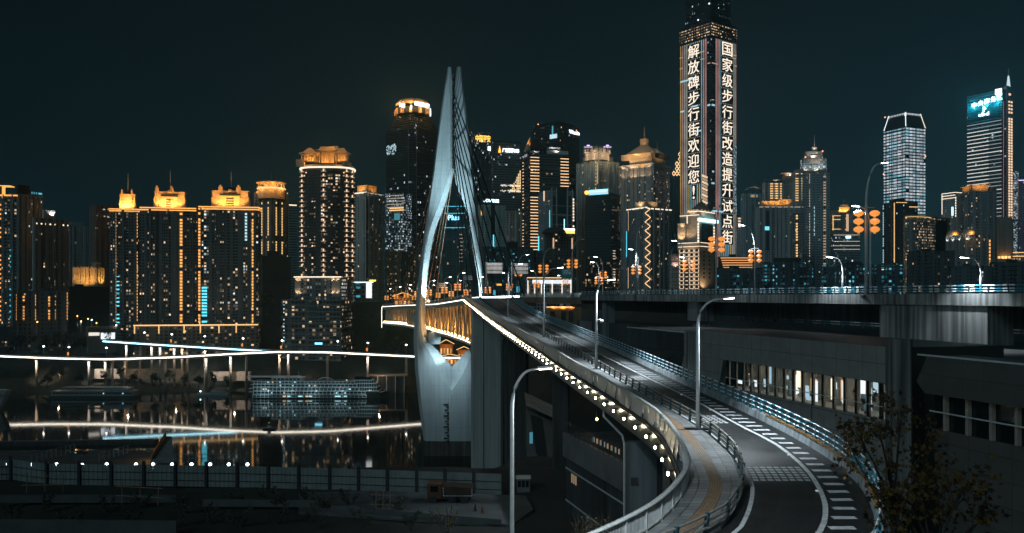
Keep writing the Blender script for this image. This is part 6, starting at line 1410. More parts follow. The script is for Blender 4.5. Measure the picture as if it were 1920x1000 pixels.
b = Bld('residential_tower', 'pale residential slab with a glowing cyan rooftop sign behind the stay cables', 897, 901, 948, 384, 600, 1050, FM('facade_w', (.24, .25, .26), 6.5, 3.4, .3, .55, .04, 'cyan', .8, seed=31), 70, zb=40)
b.blk('sign_frame', .0, .75, 0, .4, 370, 384, pm('tower_core', (.02, .022, .025), .8)); b.sign('LOVERSE', 'R', .12, .72, 376, 6, SG_C, 1.0); b.blk('lift_shaft', .38, .62, -.05, .1, 384, 600, pm('dark_window', (.012, .015, .017), .08, nz=.1)); b.vstrip('R', .5, 440, 530, .7, LB, 2.2); b.vstrip('R', .03, 392, 404, .8, LO, .6)
b = Bld('residential_tower', 'pale narrow residential tower left of the orange striped tower', 947, 950, 986, 397, 600, 1130, FM('facade_x', (.24, .23, .22), 3.3, 3.4, .45, .5, .12, 'warm', .9, seed=32), 70, zb=40)
b.dots('R', .93, 400, 520, 16, 1.4, 1.6, LG); b.ring(396, 398.5, .4, STONE)
fY = FM('facade_y', (.06, .063, .068), 2.6, 3.9, .85, .62, .02, 'warm', .9, seed=33, glass=(.018, .024, .028))
b = Bld('striped_office_tower', 'office tower with two columns of orange light bars and a curved sail on top', 979, 993, 1067, 287, 600, 1085, fY, 72, zb=40)
b.hlines('R', rng(296, 520, 26), .5, pm('grey_render', (.22, .215, .21), .8, nz=.2), .3)
ys = [y for y in rng(295, 468, 31)]; PS = em('peach_strip', (1, .60, .30), 1.7)
b.hstrips('R', .02, .24, [y for k, y in enumerate(ys) if k not in (12,)], .85, PS, .5); b.hstrips('R', .78, .99, [y for y in ys if y < 358], .85, PS, .5); b.dots('L', .85, 300, 478, 30, 3, .9, PS, .5)
mbx = MB(); rr_ = []
for k in range(11): a = k / 10 * math.pi / 2; rr_.append((.02 + .42 * math.sin(a), 287 - 25 * math.cos(a)))
pts = [b.at(u, .06, b.z(y)) for u, y in rr_] + [b.at(.02, .06, b.z(287))]; q2 = [p + b.dl * 9 for p in pts]
mbx.face(pts); mbx.face(q2[::-1])
for k in range(len(pts)): mbx.face([pts[k], q2[k], q2[(k + 1) % len(pts)], pts[(k + 1) % len(pts)]])
mbx.build('roof_sail', pm('dark_window', (.012, .015, .017), .08, nz=.1), b.root)
mbx = MB(); mbx.prism(b.poly(-.06, .02, .0, .5), b.z(282), b.z(258), b.poly(.015, .02, .02, .1)); mbx.build('roof_horn', CROWN, b.root); b.flood(-.12, .1, 270, 1500, OL, .4); b.flood(-.02, -.2, 275, 900, OL, .4)
b.blk('roof_lounge', .45, .98, .0, .3, 280, 287, pm('white_render', (.6, .6, .6), .7, nz=.1)); b.blk('roof_lounge', .5, .8, .1, .3, 273, 276, pm('white_render', (.6, .6, .6), .7, nz=.1)); b.flood(.7, -.12, 284, 900, (1, .92, .85), .4); b.flood(.6, -.1, 277, 500, (1, .95, .9), .4); b.blk('roof_frame', .02, .24, 0, .2, 283, 287, pm('white_render', (.6, .6, .6), .7, nz=.1)); b.flood(.12, -.1, 286, 300, (1, .95, .9), .3)
b.sign('VII', 'L', .3, .95, 289, 5, em('sign_dim', (.8, .85, .9), .5), .5)
b = Bld('hotel_tower', 'tall dark hotel tower with a small white sign at its upper right corner', 996, 1050, 1086, 232, 600, 1360, FM('facade_z', (.028, .034, .038), 2.6, 3.8, .8, .7, .02, 'mix', .8, glass=(.01, .013, .015), seed=34), 40, zb=40)
b.sign('Westin', 'R', .45, .98, 243, 7, SG_W, 1.0); b.vstrip('L', .25, 234, 258, 2.6, em('cyan_dim_strip', (.1, .6, .75), .7)); mbx = MB(); b.slab(mbx, 'L', .10, .34, 250, 258, .6); mbx.build('cyan_bay', em('pale_cyan_pane', (.6, .9, 1), 1.1), b.root); b.blk('roof_tier', .0, .9, .1, .9, 226, 232, DSTEEL); b.dots('L', .75, 226, 226, 1, 1.5, 1.5, REDD); b.dots('R', .85, 238, 238, 1, 1.5, 1.5, REDD)
b = Bld('office_tower', 'office tower with tall teal glass panels and pale ribs before the striped tower', 1009, 1032, 1076, 356, 590, 1000, FM('facade_aa', (.14, .15, .155), 3.2, 3.6, .4, .5, .05, 'warm', .8, seed=35), 62, zb=40)
TG = pm('teal_glass', (.015, .07, .085), .12, nz=.3, sc=.1)
for t0, t1, y0, y1 in ((.10, .22, 368, 500), (.30, .68, 355, 400), (.76, .88, 366, 500), (.32, .66, 405, 500)): mbx = MB(); b.slab(mbx, 'R', t0, t1, y0, y1, .4); mbx.build('glass_panel', TG, b.root)
mbx = MB()
for t in (.06, .25, .72, .93): b.slab(mbx, 'R', t - .012, t + .012, 352, 500, .6)
for y in (385, 402, 420): b.slab(mbx, 'R', .0, .95, y, y + .8, .5)
mbx.build('rib', pm('white_render', (.6, .6, .6), .7, nz=.1), b.root); b.blk('roof_block', .25, .8, .0, .4, 350, 356, DARKC); b.dots('R', .97, 372, 440, 13, 2.2, 2, LP); b.vstrip('L', .05, 394, 455, .8, LB); b.vstrip('L', .95, 440, 470, 2, LB); b.dots('L', .5, 358, 372, 4, 2, 3, PW); b.vstrip('R', .58, 410, 430, .8, SG_B, .7)
b = Bld('hotel_block', 'dark low block with an orange rooftop sign and two uplit piers below the teal panels', 1020, 1024, 1078, 438, 590, 950, FM('facade_ab', (.06, .058, .056), 4, 3.6, .55, .5, .16, 'warm', .8, seed=36), 70, zb=40)
p = b.at(.3, .3); mbx = MB(); mbx.lathe((p.x, p.y, b.z(438)), [(14, 0), (12, 4), (6, 7), (.1, 8)], 18); mbx.build('dome', DARKC, b.root, True); mbx = MB(); b.slab(mbx, 'R', .6, .98, 431, 437, 1.0); mbx.build('orange_sign', SG_O, b.root); mbx = MB(); b.slab(mbx, 'R', .62, .98, 428, 430.5, 1.0); mbx.build('white_sign', SG_W, b.root)
for t in (.25, .9): b.vstrip('R', t, 446, 466, 1.6, em('painted_uplight_peach', (1, .6, .35), .8))  # glowing strips paint the uplit piers, no uplight is placed
b = Bld('low_block', 'low dark block under the stay cables with scattered cyan windows', 900, 905, 1000, 462, 590, 900, FM('facade_ac', (.05, .06, .065), 3.6, 4, .6, .4, .25, 'cyan', .8, seed=37), 70, zb=40)
b.blk('stair_hut', .5, .7, .2, .5, 452, 462, DARKC)
b = Bld('low_block', 'plain dark block between the stay cables and the domed low block', 985, 990, 1024, 470, 590, 925, FM('facade_ad', (.07, .075, .08), 4, 4, .4, .5, .02, 'mix', .7, seed=38), 70, zb=40)
b = Bld('crown_hotel', 'grey hotel tower with violet roof emblems and a floodlit top', 1080, 1118, 1161, 300, 600, 1160, FM('facade_ae', (.24, .245, .25), 3.3, 3.6, .45, .5, .10, 'warm', 1.0, seed=39, glass=(.03, .06, .075)), 50, zb=40)
b.blk('upper_tier', .02, .8, .08, .7, 290, 300, pm('grey_render', (.22, .215, .21), .8, nz=.2)); c = b.at(.25, .25); mbx = MB(); mbx.lathe((c.x, c.y, 0), [(17, b.z(300)), (17, b.z(286)), (19, b.z(285.5)), (19, b.z(276)), (.1, b.z(275.5))], 24); mbx.build('round_top', STONE, b.root)
mbx = MB()
for k in range(20): a = k / 20 * 6.283; mbx.box((c.x + 19.1 * math.cos(a), c.y + 19.1 * math.sin(a), b.z(281)), (.5, .9, 6), a)
mbx.lathe((c.x, c.y, b.z(278)), [(18.9, -.3), (19.5, 0), (18.9, .3)], 24); mbx.build('rib', DSTEEL, b.root)
for a in (3.7, 4.4, 5.1, 5.8): point((c.x + 23 * math.cos(a), c.y + 23 * math.sin(a), b.z(287)), 2200, WL, .4); point((c.x + 22 * math.cos(a), c.y + 22 * math.sin(a), b.z(299)), 1700, WL, .4)
for px_, an in ((1103, 4.2), (1139, 5.4)):
    lettering('sign_lettering', 'CROWNE PLAZA', W(px_, 276, 1112), (1, .15 if an > 5 else -.15, 0), (0, 0, 1), 10.5, 1.7, SG_P, b.root); mbx = MB(); mbx.lathe(W(px_, 273, 1112), [(.1, -.8), (2, -.5), (2, .5), (.1, .8)], 10, sy=.2); mbx.build('emblem', SG_P, b.root)
b.vstrip('R', .06, 305, 345, 3, em('painted_uplight_gold', (1, .65, .3), .55), .6); b.dots('L', .02, 305, 360, 9, 1.2, 1.5, LG)  # glowing strip paints uplight on the hotel wall
b = Bld('dark_glass_block', 'dark glass block topped by a cyan rimmed glowing sign before the grey hotel', 1098, 1146, 1163, 362, 600, 1000, FM('facade_af', (.02, .03, .034), 2.4, 3.6, .85, .7, .02, 'warm', .8, seed=40, glass=(.008, .03, .036), vz=(95, 125, .18)), 25, zb=40)
mbx = MB(); b.slab(mbx, 'L', .12, .86, 355, 362.5, .8); mbx.build('sign_board', em('sign_pale_board', (.75, .9, .95), 1.0), b.root); b.hstrips('L', .10, .88, (354.3, 363.2), .5, LB, 1.0, 'sign_rim'); mbx = MB(); p = b.fp('L', .94, b.z(358.5), 1.2); mbx.lathe(p, [(.1, -2.6), (2.2, -1.5), (2.6, 0), (2.2, 1.6), (.1, 2.6)], 10, sy=.3); mbx.build('emblem', SG_O, b.root)
for t in (.2, .5, .8): b.flood(-.3, t, 359, 1400, (.08, .65, .85), .5)
b.dots('R', .3, 470, 535, 14, 6, 1.2, LD)
# ---- pyramid crowned tower and its neighbours
b = Bld('pyramid_tower', 'stone tower with a golden lit pyramid roof and spire left of the great message tower', 1160, 1226, 1256, 308, 600, 1150, FM('facade_ba', (.20, .20, .21), 3.2, 3.5, .5, .55, .14, 'mix', 1.0, seed=50), 28, zb=40)
b.ring(305, 309, 1.2, STONE)
for t in (.10, .30, .50, .62, .86):
    mbx = MB(); b.slab(mbx, 'L', t - .045, t + .045, 309, 392, 1.0); mbx.build('lit_pier', STONE, b.root); b.flood(-.14, t, 313, 1100, WL if t != .30 else OL, .3); b.flood(-.14, t, 330, 500, WL, .3)
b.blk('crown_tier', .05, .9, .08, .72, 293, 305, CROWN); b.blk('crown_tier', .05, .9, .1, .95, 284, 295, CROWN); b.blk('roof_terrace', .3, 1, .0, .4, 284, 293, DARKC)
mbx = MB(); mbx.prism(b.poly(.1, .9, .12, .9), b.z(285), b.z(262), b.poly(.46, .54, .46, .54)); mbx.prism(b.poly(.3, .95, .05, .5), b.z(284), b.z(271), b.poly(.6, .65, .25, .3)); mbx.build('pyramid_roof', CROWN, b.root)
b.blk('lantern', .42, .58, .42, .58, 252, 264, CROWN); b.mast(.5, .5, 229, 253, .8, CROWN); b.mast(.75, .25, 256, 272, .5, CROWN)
for u, v, y, e in ((-.25, .3, 300, 3000), (-.25, .7, 300, 3000), (.4, -.3, 300, 2600), (-.1, .5, 288, 2600), (.3, -.05, 284, 2000), (.25, .3, 266, 700)): b.flood(u, v, y, e, (1, .55, .18), .5)
b = Bld('lattice_apartment_block', 'apartment block with a glowing zigzag light column up its corner', 1175, 1214, 1259, 389, 600, 1000, FM('facade_bb', (.14, .14, .145), 3.0, 3.4, .5, .55, .14, 'mix', .9, seed=51), 48, zb=40)
mbx = MB(); n_ = 18
for k in range(n_):
    y0, y1 = 392 + (540 - 392) * k / n_, 392 + (540 - 392) * (k + 1) / n_
    for s0, s1 in ((-3.2, 3.2), (3.2, -3.2)):
        a = b.at(0, 0, b.z(y0)); c = b.at(0, 0, b.z(y1)); a.x += s0; c.x += s1; a.y -= 2; c.y -= 2
        if (k + (s0 > 0)) % 2: mbx.tube([a, c], .42, 4)
mbx.build('zigzag_light', PS, b.root)
b.blk('roof_box', .0, .5, .1, .6, 377, 389, CROWN); b.hlines('L', (389,), 1.2, LP, .6); b.hlines('R', (391,), 1.2, LP, .6); b.flood(-.15, .3, 386, 1500, WL); b.flood(.3, -.15, 386, 1200, WL); b.piers('R', 4, 1.4, 392, 560, pm('grey_render', (.22, .215, .21), .8, nz=.2)); b.vstrip('L', .9, 392, 430, 1.2, em('painted_uplight_peach', (1, .6, .35), .8)); b.vstrip('L', .9, 500, 540, 1.6, em('painted_uplight_peach', (1, .6, .35), .8)); b.vstrip('L', 1.0, 430, 480, .6, LB)
b = Bld('lattice_top_tower', 'slim teal tower with an orange diamond lattice at its top beside the message tower', 1255, 1258, 1280, 330, 600, 1290, FM('facade_bc', (.06, .09, .10), 2.0, 3.8, .8, .7, .01, 'cyan', .6, glass=(.015, .06, .075), seed=52), 75, zb=40)
mbx = MB()
for i in range(5):
    for j in range(3):
        x = .25 + j * .26; y = 330 - i * 9
        if j > i * .7 - .1 or i == 0 or True:
            if x > .2 + i * .13:
                a = [b.at(x + dx, 0, b.z(y + dy)) for dx, dy in ((0, 0), (.13, -4.5), (0, -9), (-.13, -4.5))]
                for q in range(4): mbx.tube([a[q], a[(q + 1) % 4]], .55, 4)
mbx.build('lattice_light', PS, b.root)

# ---- the great message tower
LEDM = bpy.data.materials.new('led_facade'); n, l, bs = nt(LEDM)
tc = n.new('ShaderNodeTexCoord'); sp2 = n.new('ShaderNodeSeparateXYZ'); l.new(tc.outputs['UV'], sp2.inputs[0])
def Mh(op, a, c=None, d=None):
    q = n.new('ShaderNodeMath'); q.operation = op
    for i, x in enumerate((a, c, d)):
        if x is None: continue
        if isinstance(x, (int, float)): q.inputs[i].default_value = x
        else: l.new(x, q.inputs[i])
    return q.outputs[0]
iu = Mh('FLOOR', Mh('DIVIDE', sp2.outputs[0], 3.9)); fu = Mh('FRACT', Mh('DIVIDE', sp2.outputs[0], 3.9))
wnn = n.new('ShaderNodeTexWhiteNoise'); wnn.noise_dimensions = '1D'; l.new(Mh('ADD', iu, .5), wnn.inputs['W'])
rp_ = n.new('ShaderNodeValToRGB'); rp_.color_ramp.interpolation = 'CONSTANT'; l.new(wnn.outputs[0], rp_.inputs[0])
for k, (q, c) in enumerate(((0, (.60, .42, .10)), (.38, (.55, .55, .50)), (.62, (.22, .48, .60)), (.84, (.62, .33, .30)))):
    e = rp_.color_ramp.elements[k] if k < 2 else rp_.color_ramp.elements.new(q)
    e.position = q; e.color = c + (1,)
ns = n.new('ShaderNodeTexNoise'); ns.inputs['Scale'].default_value = .035; ns.inputs['Detail'].default_value = 5; l.new(tc.outputs['UV'], ns.inputs[0])
l.new(rp_.outputs[0], bs.inputs['Emission Color']); bs.inputs['Base Color'].default_value = (.02, .025, .03, 1); bs.inputs['Roughness'].default_value = .2
l.new(Mh('MULTIPLY', Mh('LESS_THAN', Mh('ABSOLUTE', Mh('SUBTRACT', fu, .5)), .27), Mh('MULTIPLY_ADD', ns.outputs[0], 1.25, .05)), bs.inputs['Emission Strength']); LEDM.cycles.emission_sampling = 'NONE'
fT = FM('facade_bd', (.03, .035, .04), 2.2, 3.9, .8, .6, .02, 'cool', .9, glass=(.008, .012, .014), seed=53)
fT2 = FM('facade_be', (.03, .03, .035), 2.6, 4.2, .7, .4, .42, 'warm', 1.3, glass=(.008, .012, .014), seed=54, fl=.5)
b = Bld('message_tower', 'tallest tower with two glowing faces carrying columns of Chinese characters', 1275, 1333, 1381, 66, 620, 1200, fT, 40, zb=40, cat='skyscraper')
b.blk('upper_floors', -.006, 1.006, -.006, 1.006, 40, 66, fT2); b.blk('setback', .1, .9, .1, .9, -40, 40, fT)
b.blk('setback', .25, .75, .25, .75, -70, -40, fT); b.ring(37.5, 40, .4, DSTEEL)
for f_, t0, t1 in (('L', .12, 1.0), ('R', .16, 1.0)):
    mbx = MB(); a = b.fp(f_, t0, 40, .35); e = (b.dr * b.L2 if f_ == 'R' else b.dl * b.L1) * (t1 - t0); z0, z1 = b.z(545), b.z(70); L_ = e.length; nn = (-b.dl if f_ == 'R' else -b.dr) * .3
    a.z = z0; q = [a, a + e, a + e + V((0, 0, z1 - z0)), a + V((0, 0, z1 - z0))]; mbx.face(q, [(0, z0), (L_, z0), (L_, z1), (0, z1)]); mbx.face([p - nn for p in q][::-1])
    for k in range(4): mbx.face([q[k], q[k] - nn, q[(k + 1) % 4] - nn, q[(k + 1) % 4]])
    mbx.build('led_screen', LEDM, b.root)
CHM = bpy.data.materials.new('character_leds'); n, l, bs = nt(CHM)
tc = n.new('ShaderNodeTexCoord'); s3_ = n.new('ShaderNodeSeparateXYZ'); l.new(tc.outputs['Object'], s3_.inputs[0])
gap = Mh('GREATER_THAN', Mh('FRACT', Mh('DIVIDE', s3_.outputs[0], 1.0)), .22)
bs.inputs['Base Color'].default_value = (.05, .05, .05, 1); bs.inputs['Emission Color'].default_value = (1, .85, .68, 1); l.new(Mh('MULTIPLY_ADD', gap, 1.6, .25), bs.inputs['Emission Strength']); CHM.cycles.emission_sampling = 'NONE'
BACK = pm('tower_core', (.02, .022, .025), .8)
def column(txt, face, t0, t1, y0, y1):
    n_ = len(txt)
    for k, ch in enumerate(txt):
        yc = y0 + (y1 - y0) * (k + .5) / n_; h = (y1 - y0) / n_ * .84; w0, w1 = t0, t1
        if ch == '!': w0, w1 = t0 + (t1 - t0) * .40, t0 + (t1 - t0) * .58
        mbx = MB(); b.slab(mbx, face, w0 - .03, w1 + .03, yc - h * .56, yc + h * .56, .55); mbx.build('character_backing', BACK, b.root)
        b.sign(ch, face, w0, w1, yc, h, CHM, .75, 'led_character', bold=.004)
column('解放碑步行街欢迎您!', 'L', .36, .72, 72, 372); column('国家级步行街改造提升试点街', 'R', .42, .82, 70, 458)
SPK = FM('sparkle_panel', (.02, .03, .035), .9, .9, .8, .8, .75, 'cool', .7, seed=55, clus=.5)
mbx = MB(); a = b.fp('R', .80, b.z(398), .5); e = b.dr * b.L2 * .19; q = [a, a + e, a + e + V((0, 0, b.z(262) - b.z(398))), a + V((0, 0, b.z(275) - b.z(398)))]; mbx.face(q, [(0, 0), (10, 0), (10, 100), (0, 100)]); mbx.build('white_screen', SPK, b.root)
for f_, t0, t1, y in (('L', .5, .98, 138), ('L', .86, .98, 196), ('L', .4, .62, 191), ('R', .03, .14, 195), ('L', .02, .1, 195), ('L', .3, .5, 240), ('R', .02, .12, 342), ('R', .05, .45, 394), ('R', .05, .1, 320)): mbx = MB(); b.slab(mbx, f_, t0, t1, y, y + 3, .9); mbx.build('lit_floor', em('sky_blue_pane', (.45, .8, .95), .9), b.root)
for f_, t0, t1, y in (('L', .9, 1, 92), ('L', .9, 1, 113), ('L', .2, .35, 92), ('L', .2, .32, 106), ('R', .85, .98, 92), ('R', .88, .99, 112), ('L', .02, .1, 117), ('R', .03, .25, 117), ('R', .02, .1, 186), ('R', .86, .97, 98)): mbx = MB(); b.slab(mbx, f_, t0, t1, y, y + 1.6, .9); mbx.build('lit_floor', PWD, b.root)
for k in range(9):
    mbx = MB()
    for j in range(5): b.slab(mbx, 'L', .11 + j * .035, .125 + j * .035, 330 + k * 6 - j * 1.2, 334 + k * 6 - j * 1.2, .9)
    mbx.build('rain_light', em('gold_pane', (1, .68, .35), 1.5), b.root) if k % 2 == 0 else mbx.build('rain_light', LD, b.root)
for f_, t, y in (('L', .05, 6), ('R', .2, 3), ('L', .4, 30)): b.dots(f_, t, y, y, 1, 2, 2, LC)

# ---- warm hotel in front of it
b = Bld('warm_hotel', 'cream hotel with rows of warm framed windows in front of the message tower', 1272, 1312, 1338, 456, 600, 880, pm('cream_stone', (.50, .44, .36), .7, nz=.15), 30, 22, zb=40, cat='hotel')
b.ring(454, 457, .8, STONE); b.ring(461, 463, .5, STONE); b.hlines('L', (455, 462), .5, LP, 1.0); b.hlines('R', (455, 462), .5, LP, 1.0)
WF = em('warm_frame_glow', (1, .72, .48), 1.0)
for i in range(4):
    for j in range(10):
        t = .14 + i * .235; y = 470 + j * 7.6; mbx = MB(); b.slab(mbx, 'L', t - .07, t + .07, y - 2.4, y + 2.2, .12); o = mbx.build('window', pm('dark_window', (.012, .015, .017), .08, nz=.1), b.root)
        mbx = MB(); b.slab(mbx, 'L', t - .085, t + .085, y + 2.3, y + 3.3, .5); b.slab(mbx, 'L', t - .1, t - .075, y - 2.4, y + 2.2, .3); b.slab(mbx, 'L', t + .075, t + .1, y - 2.4, y + 2.2, .3); mbx.build('frame_light', WF, o)
for j in range(7):
    for t in (.3, .7): mbx = MB(); b.slab(mbx, 'R', t - .05, t + .05, 470 + j * 8, 474 + j * 8, .1); mbx.build('window', pm('dark_window', (.012, .015, .017), .08, nz=.1), b.root)
for u, v, y, e in ((-.4, .2, 500, 900), (-.4, .7, 500, 900), (-.4, .5, 535, 900), (.15, -.25, 540, 1400), (-.3, .4, 470, 500)): b.flood(u, v, y, e, WL, .4)
b2 = Bld('warm_hotel_tower', 'stepped cream tower with a lamp ringed pyramid roof rising behind the warm hotel', 1275, 1311, 1340, 402, 600, 915, pm('cream_stone', (.50, .44, .36), .7, nz=.15), 30, 22, zb=60, cat='hotel')
b = b2; b.blk('shoulder', -.15, .2, .62, 1.0, 418, 470, pm('cream_stone', (.50, .44, .36), .7, nz=.15))
b.blk('tower_top', .0, 1, .0, .55, 396, 402, STONE); b.hlines('L', (396,), .7, LP, .6, 0, .6); b.hlines('R', (396,), .7, LP, .6); mbx = MB(); mbx.prism(b.poly(0, .95, 0, .55), b.z(396), b.z(376), b.poly(.42, .5, .22, .3)); mbx.build('pyramid_roof', pm('roof_tile_grey', (.16, .15, .15), .6, nz=.2), b.root); b.blk('finial', .43, .49, .23, .29, 370, 377, CROWN)
for k in range(8): p = b.at(-.06, .02 + k * .07, b.z(394)); point(p, 60, OL, .15); mbx = MB(); mbx.lathe(p, [(.05, -.5), (.5, 0), (.05, .7)], 6); mbx.build('roof_lamp', LG, b.root)
for k in range(5): p = b.at(.1 + k * .2, -.06, b.z(394)); point(p, 60, OL, .15); mbx = MB(); mbx.lathe(p, [(.05, -.5), (.5, 0), (.05, .7)], 6); mbx.build('roof_lamp', LG, b.root)
b.hlines('L', (403,), .6, LP, .5); b.vstrip('L', .98, 419, 452, .7, LP); b.vstrip('L', .62, 404, 418, .7, LP)
for u, v, y, e in ((-.3, .85, 448, 1400), (-.3, .45, 445, 1400), (-.25, .75, 425, 500), (.2, -.3, 405, 900), (-.2, .3, 402, 900)): b.flood(u, v, y, e, WL, .4)
TGm = pm('teal_glass', (.015, .07, .085), .12, nz=.3, sc=.1); mbx = MB(); b.slab(mbx, 'R', .15, .85, 418, 454, .4); mbx.build('glass_panel', TGm, b.root); b.dots('L', .04, 420, 452, 7, 1.6, 2.2, LP); b.dots('R', .95, 424, 452, 6, 2, 2, LP)
mbx = MB(); b.slab(mbx, 'R', -.1, .25, 409.5, 415.5, 3); mbx.build('sign_board', em('cyan_sign_board', (.55, .93, 1), 2.4), b.root); mbx = MB(); b.slab(mbx, 'R', .32, 1.1, 409.5, 415.5, 3); mbx.build('sign_board', em('cyan_sign_board', (.55, .93, 1), 2.4), b.root); b.flood(.5, -.5, 413, 900, (.1, .7, .9), .4)
b = Bld('pink_house', 'pinkish terrace house left of the warm hotel', 1255, 1259, 1274, 476, 600, 930, FM('facade_bf', (.34, .24, .22), 3, 4.5, .5, .3, .1, 'warm', .5, seed=56), 70, zb=60); b.hlines('R', rng(480, 540, 6), .8, pm('pink_render', (.45, .30, .27), .8), .8); b.flood(.5, -.5, 500, 700, (1, .6, .5), .4)

# ---- right of the message tower
b = Bld('residential_tower', 'teal grey residential tower with a small curved roof right of the message tower', 1389, 1398, 1430, 362, 600, 1150, FM('facade_bg', (.18, .21, .22), 3.4, 3.5, .5, .55, .06, 'mix', .9, seed=57, glass=(.02, .05, .06)), 68, zb=40)
b.hlines('R', (366, 369), .8, LD, .4, .2, .7); mbx = MB(); mbx.loft([[b.at(u, v, b.z(y)) for u, y in ((.05, 356), (.3, 351), (.6, 350), (.9, 353))] for v in (0, .6)], closed=False); mbx.build('curved_roof', pm('white_render', (.6, .6, .6), .7, nz=.1), b.root); b.flood(.5, -.3, 356, 900, WL, .4); b.vstrip('R', .0, 365, 520, .8, pm('white_render', (.6, .6, .6), .7, nz=.1)); b.hlines('R', rng(372, 520, 30), .7, pm('balcony_grey', (.26, .28, .285), .7), .8, .1, .55)
b = Bld('residential_tower', 'narrow back tower with lit floors at the left of the grey roofed pair', 1379, 1381, 1392, 408, 600, 1220, FM('facade_bh', (.22, .21, .20), 3, 3.5, .5, .5, .1, 'warm', .8, seed=58), 75, zb=40); b.dots('R', .5, 410, 425, 4, 4, 2, PW)
b = Bld('residential_tower', 'residential tower with rows of yellow windows between two grey towers', 1430, 1436, 1492, 342, 600, 1190, FM('facade_bi', (.22, .20, .19), 3.6, 3.5, .5, .5, .08, 'warm', 1, seed=59), 72, zb=40)
b.dots('R', .25, 345, 372, 7, 9, 1.5, LG); b.dots('R', .42, 345, 372, 7, 9, 1.5, LG); b.blk('roof_slab', -.02, .6, 0, .5, 337, 339, pm('grey_render', (.22, .215, .21), .8, nz=.2)); b.blk('tall_bay', .62, 1.0, .0, .6, 326, 342, pm('pink_grey_render', (.26, .21, .20), .8)); b.blk('roof_slab', .55, 1.05, 0, .6, 324, 326, STONE); b.flood(.8, -.3, 330, 1500, WL, .4); b.flood(.3, -.25, 340, 700, WL, .4)
mbx = MB(); mbx.lathe(b.fp('R', .8, b.z(328), 1), [(.05, -1.2), (1.2, 0), (.05, 1.2)], 8); mbx.build('roof_lamp', em('roof_lamp_glow', (1, .75, .4), 5), b.root)
b = Bld('residential_block', 'broad grey residential block with an orange floodlit attic right of the message tower', 1416, 1424, 1506, 388, 600, 1060, FM('facade_bj', (.24, .225, .22), 3.4, 3.5, .42, .6, .04, 'cool', .9, seed=60, glass=(.03, .05, .06)), 74, zb=40)
b.blk('attic', .05, .62, .0, .5, 377, 388, CROWN); b.blk('attic', .45, .75, .0, .4, 374, 388, CROWN); b.hlines('R', (388.5,), .8, LD, .5)
for u in (.1, .28, .46, .62): b.flood(u, -.35, 385, 1500, OL, .5)
b.piers('R', 11, 1.2, 389, 560, pm('pink_grey_render', (.26, .21, .20), .8), .8); mbx = MB(); b.slab(mbx, 'R', .12, .22, 425, 432, .9); mbx.build('cyan_bay', em('cyan_bay_glow2', (.2, .8, .95), 1.3), b.root); mbx = MB(); b.slab(mbx, 'R', .12, .26, 396, 470, .75); mbx.build('teal_bay', TGm, b.root)
b = Bld('residential_block', 'dark annex block with a column of orange lamps right of the broad grey block', 1482, 1486, 1506, 400, 600, 1040, FM('facade_bk', (.16, .15, .15), 3.4, 3.5, .42, .6, .04, 'warm', .9, seed=61), 74, zb=40); b.dots('R', .4, 405, 480, 16, 2, 2, LG)
b = Bld('crowned_office_tower', 'tall grey tower with a stepped glittering crown and needle spire', 1487, 1494, 1556, 323, 600, 1140, FM('facade_bl', (.18, .19, .195), 2.8, 3.6, .6, .45, .06, 'warm', .9, seed=62, line=.2, glass=(.03, .05, .055)), 74, zb=40)
b.dots('R', .06, 326, 376, 12, 9, 1.2, LG); b.dots('R', .42, 328, 490, 34, 3.2, 1.8, PW); b.dots('R', .84, 332, 495, 32, 3.2, 1.8, PWD); b.dots('R', .55, 390, 440, 8, 2, 3, em('pale_cyan_pane', (.6, .9, 1), 1.1))
b.blk('crown_ring', .0, .92, 0, .8, 318, 324, STONE); b.blk('crown_drum', .2, .92, .1, .8, 297, 318, FM('facade_bm', (.10, .12, .13), 2.4, 3.4, .7, .6, .35, 'cool', 1.1, seed=63)); b.blk('crown_tier', .3, .8, .15, .7, 284, 297, FM('facade_bm2', (.22, .2, .19), 3, 3.4, .6, .4, .4, 'warm', 1.2, seed=64)); b.blk('crown_frame', .42, .72, .08, .12, 291, 306, STONE); b.blk('crown_lantern', .5, .66, .3, .5, 275, 284, STONE); b.mast(.58, .4, 252, 276, .55, STONE)
for u, v, y, e in ((.2, -.3, 320, 2200), (.6, -.3, 320, 2200), (.85, -.3, 318, 1500), (.5, -.1, 296, 1100), (.58, .1, 280, 500)): b.flood(u, v, y, e, (1, .86, .74), .4)
b.dots('R', .26, 295, 295, 1, 1.4, 1.4, REDD); b.dots('R', .78, 284, 284, 1, 1.4, 1.4, REDD)
b = Bld('stepped_tower', 'small golden topped tower above a glass podium with light bands', 1556, 1560, 1600, 400, 600, 1240, FM('facade_bn', (.26, .24, .22), 3, 3.5, .5, .5, .1, 'warm', .9, seed=65), 74, zb=40)
b.blk('crown', .35, .85, .1, .7, 388, 400, CROWN); b.blk('crown_tier', .42, .78, .2, .6, 384, 388, CROWN); b.blk('shoulder', .0, .4, 0, .6, 395, 400, CROWN); b.mast(.6, .4, 374, 385, .4); b.vstrip('R', .05, 405, 432, 1, LG); b.vstrip('R', .72, 402, 434, 3.5, em('painted_uplight_peach', (1, .6, .35), .8)); b.hlines('R', (405, 412, 430), .8, LG, .4, 0, .4)
for u in (.4, .7): b.flood(u, -.3, 398, 2200, OL, .5)
b = Bld('glass_podium', 'low glass podium with pale horizontal light bands below the small golden tower', 1559, 1563, 1613, 440, 600, 1100, FM('facade_bo', (.10, .13, .14), 2.4, 3.6, .8, .6, .10, 'cool', .8, seed=66, glass=(.03, .06, .07)), 74, zb=40)
